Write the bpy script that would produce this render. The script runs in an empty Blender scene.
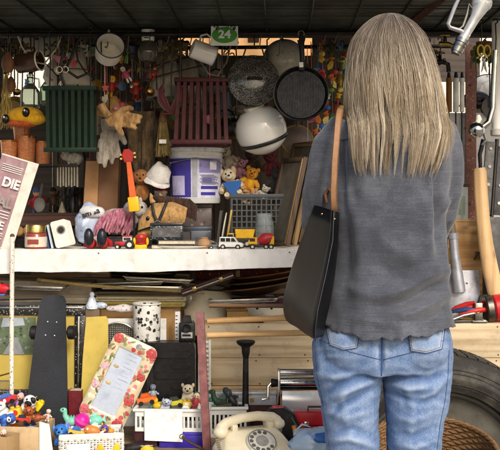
import bpy, bmesh, math, random
from mathutils import Vector, Matrix, noise as mnoise
from mathutils.bvhtree import BVHTree
random.seed(7)
sc = bpy.context.scene
COL = sc.collection
F = 984.0; HC = 1.22          # focal length in photo pixels, camera height
R = math.radians

def P(px, py, Y):
    return Vector(((px - 250) / F * Y, Y, HC - (py - 200) / F * Y))
def lin(c):
    if isinstance(c, str):
        c = [int(c[i:i + 2], 16) for i in (0, 2, 4)]
    out = []
    for v in c:
        v /= 255.0
        out.append(v / 12.92 if v <= .04045 else ((v + .055) / 1.055) ** 2.4)
    return tuple(out)

# ------------------------------------------------------------------ materials
_mc = {}
def newmat():
    m = bpy.data.materials.new('surface'); m.use_nodes = True
    nt = m.node_tree; b = nt.nodes['Principled BSDF']
    return m, nt, b
def N(nt, typ, **kw):
    n = nt.nodes.new(typ)
    for k, v in kw.items():
        if k in n.inputs.keys() if hasattr(n.inputs, 'keys') else False:
            n.inputs[k].default_value = v
        else:
            setattr(n, k, v)
    return n
def coords(nt, scale=(1, 1, 1), rot=(0, 0, 0)):
    tc = nt.nodes.new('ShaderNodeTexCoord'); mp = nt.nodes.new('ShaderNodeMapping')
    oi = nt.nodes.new('ShaderNodeObjectInfo')
    ml = nt.nodes.new('ShaderNodeMath'); ml.operation = 'MULTIPLY'; ml.inputs[1].default_value = 13.7
    nt.links.new(oi.outputs['Random'], ml.inputs[0])
    nt.links.new(ml.outputs[0], mp.inputs['Location'])
    mp.inputs['Scale'].default_value = scale; mp.inputs['Rotation'].default_value = rot
    nt.links.new(tc.outputs['Object'], mp.inputs['Vector'])
    return mp.outputs[0]
def noise(nt, vec, scale, detail=4, rough=.55):
    n = nt.nodes.new('ShaderNodeTexNoise'); n.inputs['Scale'].default_value = scale
    n.inputs['Detail'].default_value = detail; n.inputs['Roughness'].default_value = rough
    nt.links.new(vec, n.inputs['Vector'])
    return n.outputs['Fac']
def ramp(nt, fac, stops, mode='LINEAR'):
    r = nt.nodes.new('ShaderNodeValToRGB'); r.color_ramp.interpolation = mode
    e = r.color_ramp.elements
    while len(e) < len(stops): e.new(.5)
    for k, (p, c) in enumerate(stops):
        e[k].position = p
        if not isinstance(c, (tuple, list)): c = (c, c, c)
        e[k].color = (*c[:3], 1)
    nt.links.new(fac, r.inputs[0])
    return r.outputs[0]
def mix(nt, fac, a, b, typ='MIX'):
    m = nt.nodes.new('ShaderNodeMix'); m.data_type = 'RGBA'; m.blend_type = typ
    for s, v in ((m.inputs[0], fac), (m.inputs[6], a), (m.inputs[7], b)):
        if hasattr(v, 'is_linked'): nt.links.new(v, s)
        elif isinstance(v, (int, float)): s.default_value = v
        else: s.default_value = (*v[:3], 1)
    return m.outputs[2]
def bumpn(nt, b, h, strength=.3, dist=.002):
    bp = nt.nodes.new('ShaderNodeBump'); bp.inputs['Strength'].default_value = strength
    bp.inputs['Distance'].default_value = dist
    nt.links.new(h, bp.inputs['Height']); nt.links.new(bp.outputs[0], b.inputs['Normal'])
def M(col, r=.6, metal=0, var=.22, vs=25, bump=.25, bs=220, dirt=.25, dcol='5a5046', ds=40, coat=0, sheen=0, spec=.32):
    key = ('M', str(col), r, metal, var, vs, bump, bs, dirt, dcol, ds, coat, sheen, spec)
    if key in _mc: return _mc[key]
    m, nt, b = newmat(); v = coords(nt); c = lin(col)
    n1 = noise(nt, v, vs)
    lo = tuple(max(0, x * (1 - var)) for x in c); hi = tuple(min(.9, x * (1 + var)) for x in c)
    base = ramp(nt, n1, [(.3, lo), (.7, hi)])
    if dirt > 0:
        n2 = noise(nt, v, ds, 6, .65)
        f = ramp(nt, n2, [(.5, 0), (.78, min(1, dirt * 2))])
        base = mix(nt, f, base, lin(dcol))
    nt.links.new(base, b.inputs['Base Color'])
    rr = ramp(nt, noise(nt, v, vs * 2.3), [(.3, max(.03, r - .1)), (.7, min(1, r + .1))])
    nt.links.new(rr, b.inputs['Roughness'])
    b.inputs['Metallic'].default_value = metal
    b.inputs['Coat Weight'].default_value = coat; b.inputs['Sheen Weight'].default_value = sheen
    b.inputs['Specular IOR Level'].default_value = spec
    if bump: bumpn(nt, b, noise(nt, v, bs, 3), bump, .0015)
    _mc[key] = m; return m
def WOOD(c1='c9a878', c2='9c7748', axis='x', s=1.0, r=.65, dirt=.15, dcol='4c4136', knots=True):
    key = ('W', c1, c2, axis, s, r, dirt, dcol, knots)
    if key in _mc: return _mc[key]
    m, nt, b = newmat()
    sca = {'x': (1.2, 12, 12), 'y': (12, 1.2, 12), 'z': (12, 12, 1.2)}[axis]
    v = coords(nt, tuple(x * s for x in sca))
    n1 = noise(nt, v, 5, 6, .6)
    w = nt.nodes.new('ShaderNodeTexWave'); w.wave_type = 'BANDS'; w.bands_direction = 'Z' if axis != 'z' else 'X'
    w.inputs['Scale'].default_value = .9; w.inputs['Distortion'].default_value = 16; w.inputs['Detail'].default_value = 4
    w.inputs['Detail Scale'].default_value = .8
    nt.links.new(v, w.inputs['Vector'])
    f = mix(nt, .22, mix(nt, .45, n1, noise(nt, coords(nt, tuple(x * s * (.35 if x < 2 else 3.2) for x in sca)), 5, 5, .65)), w.outputs['Fac'])
    base = ramp(nt, f, [(.28, lin(c2)), (.55, lin(c1)), (.85, tuple(min(.85, x * 1.12) for x in lin(c1)))])
    vv = coords(nt)
    if knots:
        vo = nt.nodes.new('ShaderNodeTexVoronoi'); vo.inputs['Scale'].default_value = 13
        nt.links.new(coords(nt, (.5 if axis == 'x' else 1, 1, .5 if axis == 'z' else 1)), vo.inputs['Vector'])
        base = mix(nt, ramp(nt, vo.outputs['Distance'], [(.03, .75), (.12, 0)]), base, tuple(x * .45 for x in lin(c2)))
    if dirt: base = mix(nt, ramp(nt, noise(nt, vv, 18, 7, .7), [(.5, 0), (.8, min(1, dirt * 2))]), base, lin(dcol))
    nt.links.new(base, b.inputs['Base Color']); b.inputs['Roughness'].default_value = r
    bumpn(nt, b, n1, .3, .002)
    _mc[key] = m; return m
def METAL(col='c8c8c8', r=.28, var=.12, dirt=.15, dcol='6b5a48', bump=.06):
    return M(col, r, 1, var, 30, bump, 160, dirt, dcol, 50)
def RUST(paint='7d4a3c', rust='4a2a1c', amt=.5, r=.7, metal=0, ds=60):
    return M(paint, r, metal, .25, 40, .5, 260, amt, rust, ds)
def GLASS(col='e8f0ee', rough=.05):
    key = ('G', col, rough)
    if key in _mc: return _mc[key]
    m, nt, b = newmat(); b.inputs['Base Color'].default_value = (*lin(col), 1)
    b.inputs['Transmission Weight'].default_value = .9; b.inputs['Roughness'].default_value = rough
    b.inputs['IOR'].default_value = 1.35
    _mc[key] = m; return m
def SPOTS(base, cols, scale=60, r=.5, cut=.35, soft=.04, var=.15, coat=0, stretch=(1, 1, 1)):
    """patches of several colours on a base colour: prints, florals, speckle, labels"""
    key = ('S', base, tuple(cols), scale, r, cut, coat, stretch)
    if key in _mc: return _mc[key]
    m, nt, b = newmat(); v = coords(nt, stretch)
    d = nt.nodes.new('ShaderNodeTexNoise'); d.inputs['Scale'].default_value = scale * .8
    nt.links.new(v, d.inputs['Vector'])
    vm = nt.nodes.new('ShaderNodeVectorMath'); vm.operation = 'MULTIPLY_ADD'
    vm.inputs[1].default_value = (.6 / scale,) * 3
    nt.links.new(d.outputs['Color'], vm.inputs[0]); nt.links.new(v, vm.inputs[2])
    vo = nt.nodes.new('ShaderNodeTexVoronoi'); vo.inputs['Scale'].default_value = scale
    nt.links.new(vm.outputs[0], vo.inputs['Vector'])
    sp = nt.nodes.new('ShaderNodeSeparateColor'); nt.links.new(vo.outputs['Color'], sp.inputs[0])
    k = len(cols)
    cr = ramp(nt, sp.outputs[0], [(i / k, lin(c)) for i, c in enumerate(cols)], 'CONSTANT')
    f = ramp(nt, vo.outputs['Distance'], [(max(0, cut - soft), 1), (cut, 0)])
    bc = lin(base)
    bb = ramp(nt, noise(nt, v, 20), [(.3, tuple(x * (1 - var) for x in bc)), (.7, tuple(min(.9, x * (1 + var)) for x in bc))])
    base_ = mix(nt, f, bb, cr)
    nt.links.new(base_, b.inputs['Base Color']); b.inputs['Roughness'].default_value = r
    b.inputs['Coat Weight'].default_value = coat
    _mc[key] = m; return m
def FUR(col, col2=None, s=90, sheen=.08):
    key = ('F', col, col2, s)
    if key in _mc: return _mc[key]
    m, nt, b = newmat(); v = coords(nt, (1, 1, .35)); a = lin(col); c2 = lin(col2) if col2 else tuple(x * .55 for x in a)
    n1 = noise(nt, v, s, 6, .7)
    nt.links.new(ramp(nt, n1, [(.36, c2), (.6, a)]), b.inputs['Base Color'])
    b.inputs['Roughness'].default_value = .95; b.inputs['Sheen Weight'].default_value = sheen
    bumpn(nt, b, noise(nt, v, s * 2.5, 5, .7), .9, .006)
    _mc[key] = m; return m

# ------------------------------------------------------------------ mesh builder
U = {}
class MB:
    """collects shapes given in photo pixels at the depth of its thing (x right, y away, z up)"""
    def __init__(s, root=None, u=None, at=None):
        s.bm = bmesh.new(); s.root = root
        s.at = P(*at) if at is not None else None
        s.u = u if u else (at[2] / F if at is not None else (U[root.name] if root is not None else 1))
        s.M = Matrix.Identity(4)
    def rot(s, rx=0, ry=0, rz=0, at=(0, 0, 0)):
        t = Matrix.Translation(Vector(at))
        s.M = t @ Matrix.Rotation(R(rz), 4, 'Z') @ Matrix.Rotation(R(ry), 4, 'Y') @ Matrix.Rotation(R(rx), 4, 'X')
        return s
    def _v(s, co):
        return s.bm.verts.new((s.M @ Vector(co)) * s.u)
    def face(s, vs):
        try: return s.bm.faces.new(vs)
        except ValueError: return None
    def box(s, x0, x1, y0, y1, z0, z1, bev=0, seg=2):
        v = [s._v((x, y, z)) for x in (x0, x1) for y in (y0, y1) for z in (z0, z1)]
        fs = [s.face([v[i] for i in q]) for q in ((0, 1, 3, 2), (4, 6, 7, 5), (0, 4, 5, 1), (2, 3, 7, 6), (0, 2, 6, 4), (1, 5, 7, 3))]
        if bev:
            es = list({e for f in fs for e in f.edges})
            bmesh.ops.bevel(s.bm, geom=es, offset=bev * s.u, segments=seg, affect='EDGES', profile=.5, clamp_overlap=True)
        return s
    def ring(s, c, ax, bx, rx, ry, n):
        return [s._v(c + ax * (rx * math.cos(2 * math.pi * i / n)) + bx * (ry * math.sin(2 * math.pi * i / n))) for i in range(n)]
    def skin(s, rings, cap0=True, cap1=True, closed=False):
        k = len(rings); n = len(rings[0])
        for j in range(k if closed else k - 1):
            a, b = rings[j], rings[(j + 1) % k]
            for i in range(n):
                s.face((a[i], a[(i + 1) % n], b[(i + 1) % n], b[i]))
        if not closed:
            if cap0: s.face(list(reversed(rings[0])))
            if cap1: s.face(rings[-1])
        return s
    def tube(s, pts, r, n=8, closed=False, caps=True, flat=1.0):
        pts = [Vector(p) for p in pts]; k = len(pts)
        rs = r if isinstance(r, (list, tuple)) else [r] * k
        rings = []; prev = None
        for i, p in enumerate(pts):
            if closed: t = pts[(i + 1) % k] - pts[i - 1]
            else: t = pts[min(i + 1, k - 1)] - pts[max(i - 1, 0)]
            if t.length < 1e-9: t = Vector((0, 0, 1))
            t.normalize()
            if prev is None:
                a = t.cross(Vector((0, 0, 1)) if abs(t.z) < .9 else Vector((0, 1, 0)))
            else:
                a = prev - t * prev.dot(t)
            if a.length < 1e-6: a = t.orthogonal()
            a.normalize(); prev = a; b = t.cross(a)
            rings.append(s.ring(p, a, b, rs[i], rs[i] * flat, n))
        s.skin(rings, caps, caps, closed); return s
    def cyl(s, p0, p1, r0, r1=None, n=24, bev=0):
        r1 = r0 if r1 is None else r1
        p0, p1 = Vector(p0), Vector(p1); d = (p1 - p0)
        if bev:
            t = d.normalized() * bev
            return s.tube([p0, p0 + t, p1 - t, p1], [r0 - bev, r0, r1, r1 - bev], n)
        return s.tube([p0, p1], [r0, r1], n)
    def lathe(s, prof, n=32, c=(0, 0, 0), caps=(False, False)):
        c = Vector(c)
        rings = [s.ring(c + Vector((0, 0, z)), Vector((1, 0, 0)), Vector((0, 1, 0)), max(r, .01), max(r, .01), n) for r, z in prof]
        s.skin(rings, caps[0], caps[1]); return s
    def ball(s, c, r, n=20, squash=None):
        rx, ry, rz = (r, r, r) if isinstance(r, (int, float)) else r
        c = Vector(c); k = max(6, n // 2); rings = []
        for j in range(1, k):
            t = math.pi * j / k
            rings.append([s._v(c + Vector((rx * math.sin(t) * math.cos(2 * math.pi * i / n), ry * math.sin(t) * math.sin(2 * math.pi * i / n), -rz * math.cos(t)))) for i in range(n)])
        s.skin(rings, False, False)
        b = s._v(c - Vector((0, 0, rz))); t = s._v(c + Vector((0, 0, rz)))
        for i in range(n):
            s.face((b, rings[0][(i + 1) % n], rings[0][i])); s.face((t, rings[-1][i], rings[-1][(i + 1) % n]))
        return s
    def prism(s, poly, y0, y1, bev=0, seg=2):
        a = [s._v((x, y0, z)) for x, z in poly]; b = [s._v((x, y1, z)) for x, z in poly]
        n = len(poly); fs = [s.face(a), s.face(list(reversed(b)))]
        for i in range(n): fs.append(s.face((a[i], b[i], b[(i + 1) % n], a[(i + 1) % n])))
        fs = [f for f in fs if f]
        if bev:
            es = list({e for f in fs[:2] for e in f.edges})
            bmesh.ops.bevel(s.bm, geom=es, offset=bev * s.u, segments=seg, affect='EDGES', clamp_overlap=True)
        return s
    def grid(s, fn, nu, nv, thick=0):
        """surface fn(u,v)->(x,y,z), u,v in 0..1, with an optional thickness along y"""
        g = [[s._v(fn(i / nu, j / nv)) for j in range(nv + 1)] for i in range(nu + 1)]
        fs = []
        for i in range(nu):
            for j in range(nv): fs.append(s.face((g[i][j], g[i + 1][j], g[i + 1][j + 1], g[i][j + 1])))
        if thick:
            fs = [f for f in fs if f]
            bmesh.ops.recalc_face_normals(s.bm, faces=fs)
            ret = bmesh.ops.solidify(s.bm, geom=fs, thickness=thick * s.u)
        return s
    def out(s, name, mat, parent=None, label=None, cat=None, group=None, kind=None, smooth=True, ang=40, jit=0, loc=None, sub=0):
        bm = s.bm
        if jit:
            for v in bm.verts: v.co += mnoise.noise_vector(v.co * (.12 / s.u)) * (jit * s.u)
        bmesh.ops.recalc_face_normals(bm, faces=bm.faces)
        if smooth:
            for f in bm.faces: f.smooth = True
            ca = math.cos(R(ang))
            for e in bm.edges:
                if len(e.link_faces) == 2:
                    e.smooth = e.link_faces[0].normal.dot(e.link_faces[1].normal) > ca
        me = bpy.data.meshes.new(name); bm.to_mesh(me); bm.free()
        for mm in (mat if isinstance(mat, (list, tuple)) else [mat]): me.materials.append(mm)
        o = bpy.data.objects.new(name, me); COL.objects.link(o)
        o.parent = parent if parent is not None else s.root
        if s.at is not None and o.parent is None: o.location = s.at
        if loc is not None: o.location = Vector(loc) * s.u
        if o.parent is None: tag(o, label, cat, group, kind); U[o.name] = s.u
        elif label: o['label'] = label
        elif kind: o['kind'] = kind
        if sub:
            sm = o.modifiers.new('s', 'SUBSURF'); sm.levels = sub; sm.render_levels = sub
        return o
def tag(o, label=None, cat=None, group=None, kind=None):
    if label: o['label'] = label
    if cat: o['category'] = cat
    if group: o['group'] = group
    if kind: o['kind'] = kind
def T(name, label, cat, px, py, Y, group=None, rx=0, ry=0, rz=0):
    o = bpy.data.objects.new(name, None); COL.objects.link(o)
    o.empty_display_size = .03
    o.location = P(px, py, Y); o.rotation_euler = (R(rx), R(ry), R(rz))
    tag(o, label, cat, group); U[o.name] = Y / F
    return o
def copy_thing(o, loc, label=None, rz=None, scale=None):
    r = o.copy(); COL.objects.link(r); r.location = loc
    if label: r['label'] = label
    if rz is not None: r.rotation_euler = (r.rotation_euler[0], r.rotation_euler[1], R(rz))
    if scale: r.scale = (scale,) * 3
    for ch in list(o.children):
        c = ch.copy(); COL.objects.link(c); c.parent = r
        for g in list(ch.children):
            d = g.copy(); COL.objects.link(d); d.parent = c
    return r
def text(root, s, x, z, y, size, mat, name='lettering', parent=None, rot=(90, 0, 0), bold=0, align='CENTER', sx=1):
    cu = bpy.data.curves.new('t', 'FONT'); cu.body = s; u = U[root.name]
    cu.size = size * u; cu.extrude = .25 * u; cu.align_x = align; cu.align_y = 'CENTER'; cu.offset = bold * u
    to = bpy.data.objects.new('t', cu); COL.objects.link(to)
    dg = bpy.context.evaluated_depsgraph_get(); me = bpy.data.meshes.new_from_object(to.evaluated_get(dg))
    bpy.data.objects.remove(to); bpy.data.curves.remove(cu)
    me.materials.clear(); me.materials.append(mat)
    o = bpy.data.objects.new(name, me); COL.objects.link(o); o.parent = parent or root
    o.location = Vector((x, y, z)) * u; o.rotation_euler = tuple(R(a) for a in rot); o.scale = (sx, 1, 1)
    return o
RAIL_Z = 1.742
def wire(root, x=0, y=0, z=0, mat=None, name='wire', r=.7, top=None):
    """a wire from the thing up to the hanging rail"""
    m = MB(root); zt = ((top or RAIL_Z) - root.location.z) / m.u
    m.tube([(x, y, z), (x + .6, y, z + (zt - z) * .5), (x, y, zt)], r, 6)
    m.tube([(x + 2.2 * math.cos(a), y, zt + 2.2 + 2.2 * math.sin(a)) for a in [(-1.57 + k * .5) for k in range(10)]], r, 6)
    return m.out(name, mat or M('3a3530', .5, 1, dirt=.3))
def arc(cx, cz, r, a0, a1, n, y=0, ry=None):
    return [(cx + r * math.cos(R(a0 + (a1 - a0) * i / n)), y, cz + (ry or r) * math.sin(R(a0 + (a1 - a0) * i / n))) for i in range(n + 1)]
def rrect(x0, x1, z0, z1, r, n=6):
    p = []
    for cx, cz, a in ((x1 - r, z1 - r, 0), (x0 + r, z1 - r, 90), (x0 + r, z0 + r, 180), (x1 - r, z0 + r, 270)):
        for k in range(n + 1):
            t = R(a + 90 * k / n); p.append((cx + r * math.cos(t), cz + r * math.sin(t)))
    return p
EXPOSURE = 0.28
# ------------------------------------------------------------------ camera, light
cam = bpy.data.objects.new('camera', bpy.data.cameras.new('camera')); COL.objects.link(cam)
cam.location = (0, 0, HC); cam.rotation_euler = (R(90), 0, 0)
cam.data.sensor_width = 36; cam.data.lens = 36 * F / 500; cam.data.shift_y = -25 / 500
cam.data.clip_end = 500; sc.camera = cam
cam.data.dof.use_dof = True; cam.data.dof.focus_distance = 2.55; cam.data.dof.aperture_fstop = 16
SUN_EL, SUN_AZ = 34, 22      # azimuth from the camera's back, minus = from the left
sun_dir = Vector((math.sin(R(SUN_AZ)) * math.cos(R(SUN_EL)), -math.cos(R(SUN_AZ)) * math.cos(R(SUN_EL)), math.sin(R(SUN_EL))))
sl = bpy.data.lights.new('sun', 'SUN'); sl.energy = 1.5; sl.angle = R(13); sl.color = (1, .99, .97)
so = bpy.data.objects.new('sun', sl); COL.objects.link(so)
so.rotation_euler = sun_dir.to_track_quat('Z', 'Y').to_euler(); so.location = (0, -3, 6)
w = bpy.data.worlds.new('World'); sc.world = w; w.use_nodes = True
bg = w.node_tree.nodes['Background']; sky = w.node_tree.nodes.new('ShaderNodeTexSky')
sky.sky_type = 'NISHITA'; sky.sun_disc = False; sky.sun_elevation = R(SUN_EL)
sky.sun_rotation = math.atan2(sun_dir.x, sun_dir.y); sky.dust_density = 4; sky.ozone_density = .6
w.node_tree.links.new(sky.outputs[0], bg.inputs[0]); bg.inputs[1].default_value = .15
sc.view_settings.view_transform = 'Standard'; sc.view_settings.look = 'None'
sc.view_settings.exposure = EXPOSURE; sc.view_settings.gamma = 1; sc.view_settings.use_curve_mapping = False
sc.cycles.max_bounces = 6; sc.cycles.use_denoising = True
sc.cycles.sample_clamp_indirect = 4

# ------------------------------------------------------------------ setting
m = MB(u=1); m.box(-60, 60, -40, 80, -.2, 0)
m.out('ground', M('8a857d', .9, 0, .2, 3, .5, 60, .3, '55504a', 2), kind='structure')
# house wall behind the stall, seen through the gaps
hw = T('house_wall', 'pale sunlit house wall seen through the gaps behind the stall', 'wall', 250, 200, 6.2); hw.location = (0, 6.2, 0); U[hw.name] = 1
MB(hw).box(-9, 9, 0, .3, 0, 5).out('wall', M('f2ead6', .85, 0, .06, 2, .3, 40, .1, 'b0a590', 1))
MB(hw).box(-9, 9, -.06, -.002, 0, .5).out('plinth', M('9a948a', .9))
# ochre tarpaulin added behind the stall; its colour makes the gap's warm glow
m = MB(u=1); m.grid(lambda a, b: (-.46 + a * .9, 4.75 + .03 * math.sin(a * 30) * (1 - b * .5), .9 + b * 1.22), 60, 8, .004)
m.out('tarpaulin', M('c79a66', .7, 0, .25, 9, .2, 60, .35, '8d6a48', 9), label='ochre tarpaulin added for a warm bright strip in the gap above the number sign', cat='tarpaulin')
for s in (-1, 1):
    pass
# stall roof: woven reed sheet on battens, a lower front awning and a higher rear roof
rf = T('stall_roof', 'dark ribbed awning roof over the market stall', 'roof', 250, 200, 3); rf.location = (0, 2.6, 1.765); U[rf.name] = 1
m = MB(rf)
rng = random.Random(3); y = 0.0
while y < .60:
    d = .017 + rng.random() * .004
    m.box(-1.5, 1.6, y, y + d - .003, .004 + rng.random() * .003, .016, 0); y += d
m.out('reed_sheet', M('3d423c', .42, 0, .5, 9, .5, 90, .4, '23251f', 14), smooth=False)
MB(rf).box(-1.5, 1.6, 0, .6, .018, .022).out('awning_cover', M('2c332c', .7))
for k in range(23):
    x = -1.45 + k * .135
    MB(rf).tube([(x, 0, .001), (x + .02, .6, .001)], .0035, 5).out('batten', M('262824', .5, 0, dirt=.3))
m = MB(rf); m.box(-1.5, 1.6, .565, .605, -.018, .003, .004); m.out('edge_beam', WOOD('3a322b', '221c18', 'x'))
m = MB(rf); m.box(-1.5, .62, .55, 1.75, .2, .22); m.out('rear_sheet', M('3a3a35', .8, 0, .3, 8))
for k in range(5):
    MB(rf).box(-1.45 + k * .72, -1.40 + k * .72, .61, 1.75, .15, .199).out('rafter', WOOD('4a3d30', '2c241c', 'y'))
MB(rf).box(-1.5, 1.6, .55, .562, .003, .199).out('fascia', M('24231f', .8))
# slanting brown rafter on the right, under the awning
mm = MB(at=(445, -6, 2.68)); mm.tube([(0, 0, 0), (-26 * .98, 190, -14)], 3.2, 4, flat=2)
mm.out('rafter_pole', RUST('5a3a30', '2b1c16'), label='reddish brown rafter slanting under the awning beside the fuel nozzle', cat='rafter')
# hanging rails
for i, (y, z, lab) in enumerate(((3.1, RAIL_Z + .004, 'front dark pole under the awning that pots hang from'), (3.55, RAIL_Z + .03, 'rear dark pole inside the stall behind the hanging pans'))):
    m = MB(u=1); m.tube([(-1.45, y, z), (-.4, y, z - .004), (.5, y, z + .003), (1.5, y, z)], .007, 8)
    m.out('hanging_rail', M('2a2622', .5, .6), label=lab, cat='rail')
# back wall of planks with gaps
bw = T('back_wall', 'dark plank back wall of the stall behind all the goods', 'wall', 250, 200, 4); bw.location = (0, 3.98, 0); U[bw.name] = 1
m = MB(bw); x = -.80; rng = random.Random(5)
while x < .74:
    wd = .1 + rng.random() * .05; px = 250 + (x + wd / 2) * F / 4
    top = 1.805 if 172 < px < 312 else 1.94
    m.box(x, x + wd - .0006, rng.random() * .006, .022, 0, top, .002); x += wd
m.out('plank_panel', WOOD('5a4a3a', '33281f', 'z', dirt=.3), smooth=False)
m = MB(bw); m.box(-1.5, -1.0, 0, .02, 0, 1.94); m.box(-1.0, -.803, 0, .02, 0, 1.612); m.box(-1.0, -.803, 0, .02, 1.80, 1.94); m.box(.745, 1.6, 0, .02, 0, 1.29); m.box(.745, .93, 0, .02, 1.70, 1.94)
m.out('lower_panel', WOOD('4f4236', '2f261e', 'x', dirt=.3))
# side posts of the stall
for x, y, lab in ((-1.2, 3.05, 'left'), (1.35, 3.05, 'right'), (-1.2, 3.9, 'l'), (1.35, 3.9, 'r')):
    m = MB(u=1); m.box(-.025, .025, -.025, .025, 0, 1.762 if y < 3.2 else 1.91, .003)
    o = m.out('roof_post', RUST('5d473b', '3a261c'), label='square rusty post holding up the stall roof at its corner', cat='post', group='corner posts of the stall'); o.location = (x, y, 0)

# the shelf with its white cloth front
sh = T('display_shelf', 'long shelf with white painted front board above the lower goods', 'shelf', 250, 200, 3); sh.location = (0, 3.0, 1.0676); U[sh.name] = 1
MB(sh).box(-1.2, .33, .012, .8, -.03, 0, .002).out('shelf_board', WOOD('d8d2c4', 'b3a894', 'x', dirt=.2))
m = MB(sh)
def cloth(a, b):
    x = -1.2 + 1.53 * a; px = 250 + x * F / 3
    bot = -.072 + .002 * mnoise.noise(Vector((px * .03, 0, 0))) + .0012 * mnoise.noise(Vector((px * .11, 3, 0))) + (.006 if px > 13 else 0)
    if px > 150: bot += (px - 150) * .0001
    z = .003 + b * (bot - .003)
    return (x, -.006 - .006 * b + .009 * mnoise.noise(Vector((px * .045, b * .6, 2))) * b + .003 * mnoise.noise(Vector((px * .16, b, 5))) + .0008 * mnoise.noise(Vector((px * .5, b * 4, 7))), z)
m.grid(cloth, 260, 6, .003)
m.out('front_cloth', M('dddbd6', .8, 0, .05, 9, .3, 60, .22, '98907f', 30))
for off, nm in ((.93, 'hem_seam'), (.06, 'top_seam')):
    m = MB(sh); m.tube([Vector(cloth(k / 200, off)) + Vector((0, -.0022, 0)) for k in range(201)], .0007, 5); m.out(nm, M('a8a294', .9))
for x in (-.80, -.46, -.13, .12):
    m = MB(sh); c_ = Vector(cloth((x + 1.2) / 1.53, .18)); m.tube([c_ + Vector((0, -.004, 0)), c_ + Vector((0, .001, 0))], .0028, 10); m.out('drawing_pin', METAL('8a8478', .4))
for x in (-1.1, -.35, .28):
    MB(sh).box(x - .02, x + .02, .72, .76, -.567, -.031).out('rear_leg', WOOD('6a5540', '40301f', 'z'))
# low tables below
tb = T('low_table', 'low plank table under the boxes of toys', 'table', 250, 200, 2.9); tb.location = (0, 2.63, .5); U[tb.name] = 1
m = MB(tb)
for k in range(7): m.box(-1.2, .195, .005 + k * .066, .067 + k * .066, -.022, 0, .002)
m.out('tabletop', WOOD('8f7a5e', '64503a', 'x'))
m = MB(tb)
for k in range(13): m.box(-1.2, 1.5, .478 + k * .066, .54 + k * .066, -.022, 0, .002)
m.out('rear_tabletop', WOOD('8f7a5e', '64503a', 'x'))
for x, y in ((-1.15, .05), (.1, .05), (-1.15, 1.25), (.1, 1.25), (1.4, 1.25), (1.4, .52)):
    MB(tb).box(x - .03, x + .03, y - .03, y + .03, -.5, -.023, .003).out('leg', WOOD('7d6850', '54422f', 'z'))
m = MB(tb); m.box(-1.2, .195, -.022, -.002, -.1, -.001); m.out('apron', WOOD('7d6850', '54422f', 'x'))
# ------------------------------------------------------------------ the woman
UW = 2.4 / F
wm = T('person', 'woman with long ash blonde hair in dark grey top and blue jeans, seen from behind', 'person', 382, 200, 2.4)
wm.location = (P(382, 200, 2.4).x, 2.4, 0); WO = wm.location.copy()
def W(px, py, dy=0):               # photo pixel at the woman's depth -> local metres
    return Vector(((px - 382) * UW, dy, HC - (py - 200) * UW))
def sup(c, hx, hy_b, hy_f, n=28, e=2.4):
    pts = []
    for i in range(n):
        a = 2 * math.pi * i / n; ca, sa = math.cos(a), math.sin(a)
        x = hx * math.copysign(abs(ca) ** (2 / e), ca); hy = hy_f if sa > 0 else hy_b
        pts.append(Vector((c[0] + x, c[1] + hy * math.copysign(abs(sa) ** (2 / e), sa), c[2])))
    return pts
def loft(bm, rings, caps=True):
    vr = [[bm.verts.new(p) for p in r] for r in rings]; n = len(vr[0])
    for a, b in zip(vr, vr[1:]):
        for i in range(n): bm.faces.new((a[i], a[(i + 1) % n], b[(i + 1) % n], b[i]))
    if caps: bm.faces.new(vr[0]); bm.faces.new(list(reversed(vr[-1])))
def limb(bm, pts, rs, n=16):
    m = MB(u=1); m.bm = bm; m.tube(pts, rs, n)
def blob(bm, c, r, n=20):
    m = MB(u=1); m.bm = bm; m.ball(c, r, n)
def remesh(bm, vox, smooth=6, fac=.5):
    bmesh.ops.recalc_face_normals(bm, faces=bm.faces)
    me = bpy.data.meshes.new('tmp'); bm.to_mesh(me); bm.free()
    o = bpy.data.objects.new('tmp', me); COL.objects.link(o)
    md = o.modifiers.new('r', 'REMESH'); md.mode = 'VOXEL'; md.voxel_size = vox
    s = o.modifiers.new('s', 'SMOOTH'); s.iterations = smooth; s.factor = fac
    dg = bpy.context.evaluated_depsgraph_get(); e = o.evaluated_get(dg)
    r = bpy.data.meshes.new_from_object(e); bpy.data.objects.remove(o); bpy.data.meshes.remove(me)
    return r
def link(me, name, mat, parent):
    me.materials.clear(); me.materials.append(mat)
    for p in me.polygons: p.use_smooth = True
    o = bpy.data.objects.new(name, me); COL.objects.link(o); o.parent = parent; me.name = name
    return o
def displace(me, fn):
    me.update()
    nn = [v.normal.copy() for v in me.vertices]
    for v, n in zip(me.vertices, nn): v.co += n * fn(v.co, n)
    me.update()
def seg_d(p, a, b):
    ap = (p[0] - a[0], p[1] - a[1]); ab = (b[0] - a[0], b[1] - a[1])
    t = max(0, min(1, (ap[0] * ab[0] + ap[1] * ab[1]) / (ab[0] ** 2 + ab[1] ** 2)))
    return math.hypot(ap[0] - ab[0] * t, ap[1] - ab[1] * t), t
FK = 1.35
def folds(px, py, lst):
    d = 0
    for pts, wd, amp in lst:
        best = 1e9
        k = len(pts) - 1
        for i in range(k):
            dd, t = seg_d((px, py), pts[i], pts[i + 1])
            if dd < best: best = dd; tt = (i + t) / k
        wd_ = wd * 1.25
        if best < wd_ * 3: d += FK * amp * math.exp(-(best / wd_) ** 2) * (.25 + .75 * math.sin(math.pi * min(1, max(0, tt))))
    return d
# arms (shared by body and sleeves)
LA = [W(349, 132, .0), W(334, 148, -.01), W(325, 178, .0), W(322, 210, .03), W(323, 221, .10), W(324, 226, .2), W(330, 228, .29)]
RA = [W(434, 132, .0), W(441, 150, -.01), W(444, 180, .0), W(440, 214, .02), W(436, 231, .07), W(434, 234, .18), W(424, 232, .29)]
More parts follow.
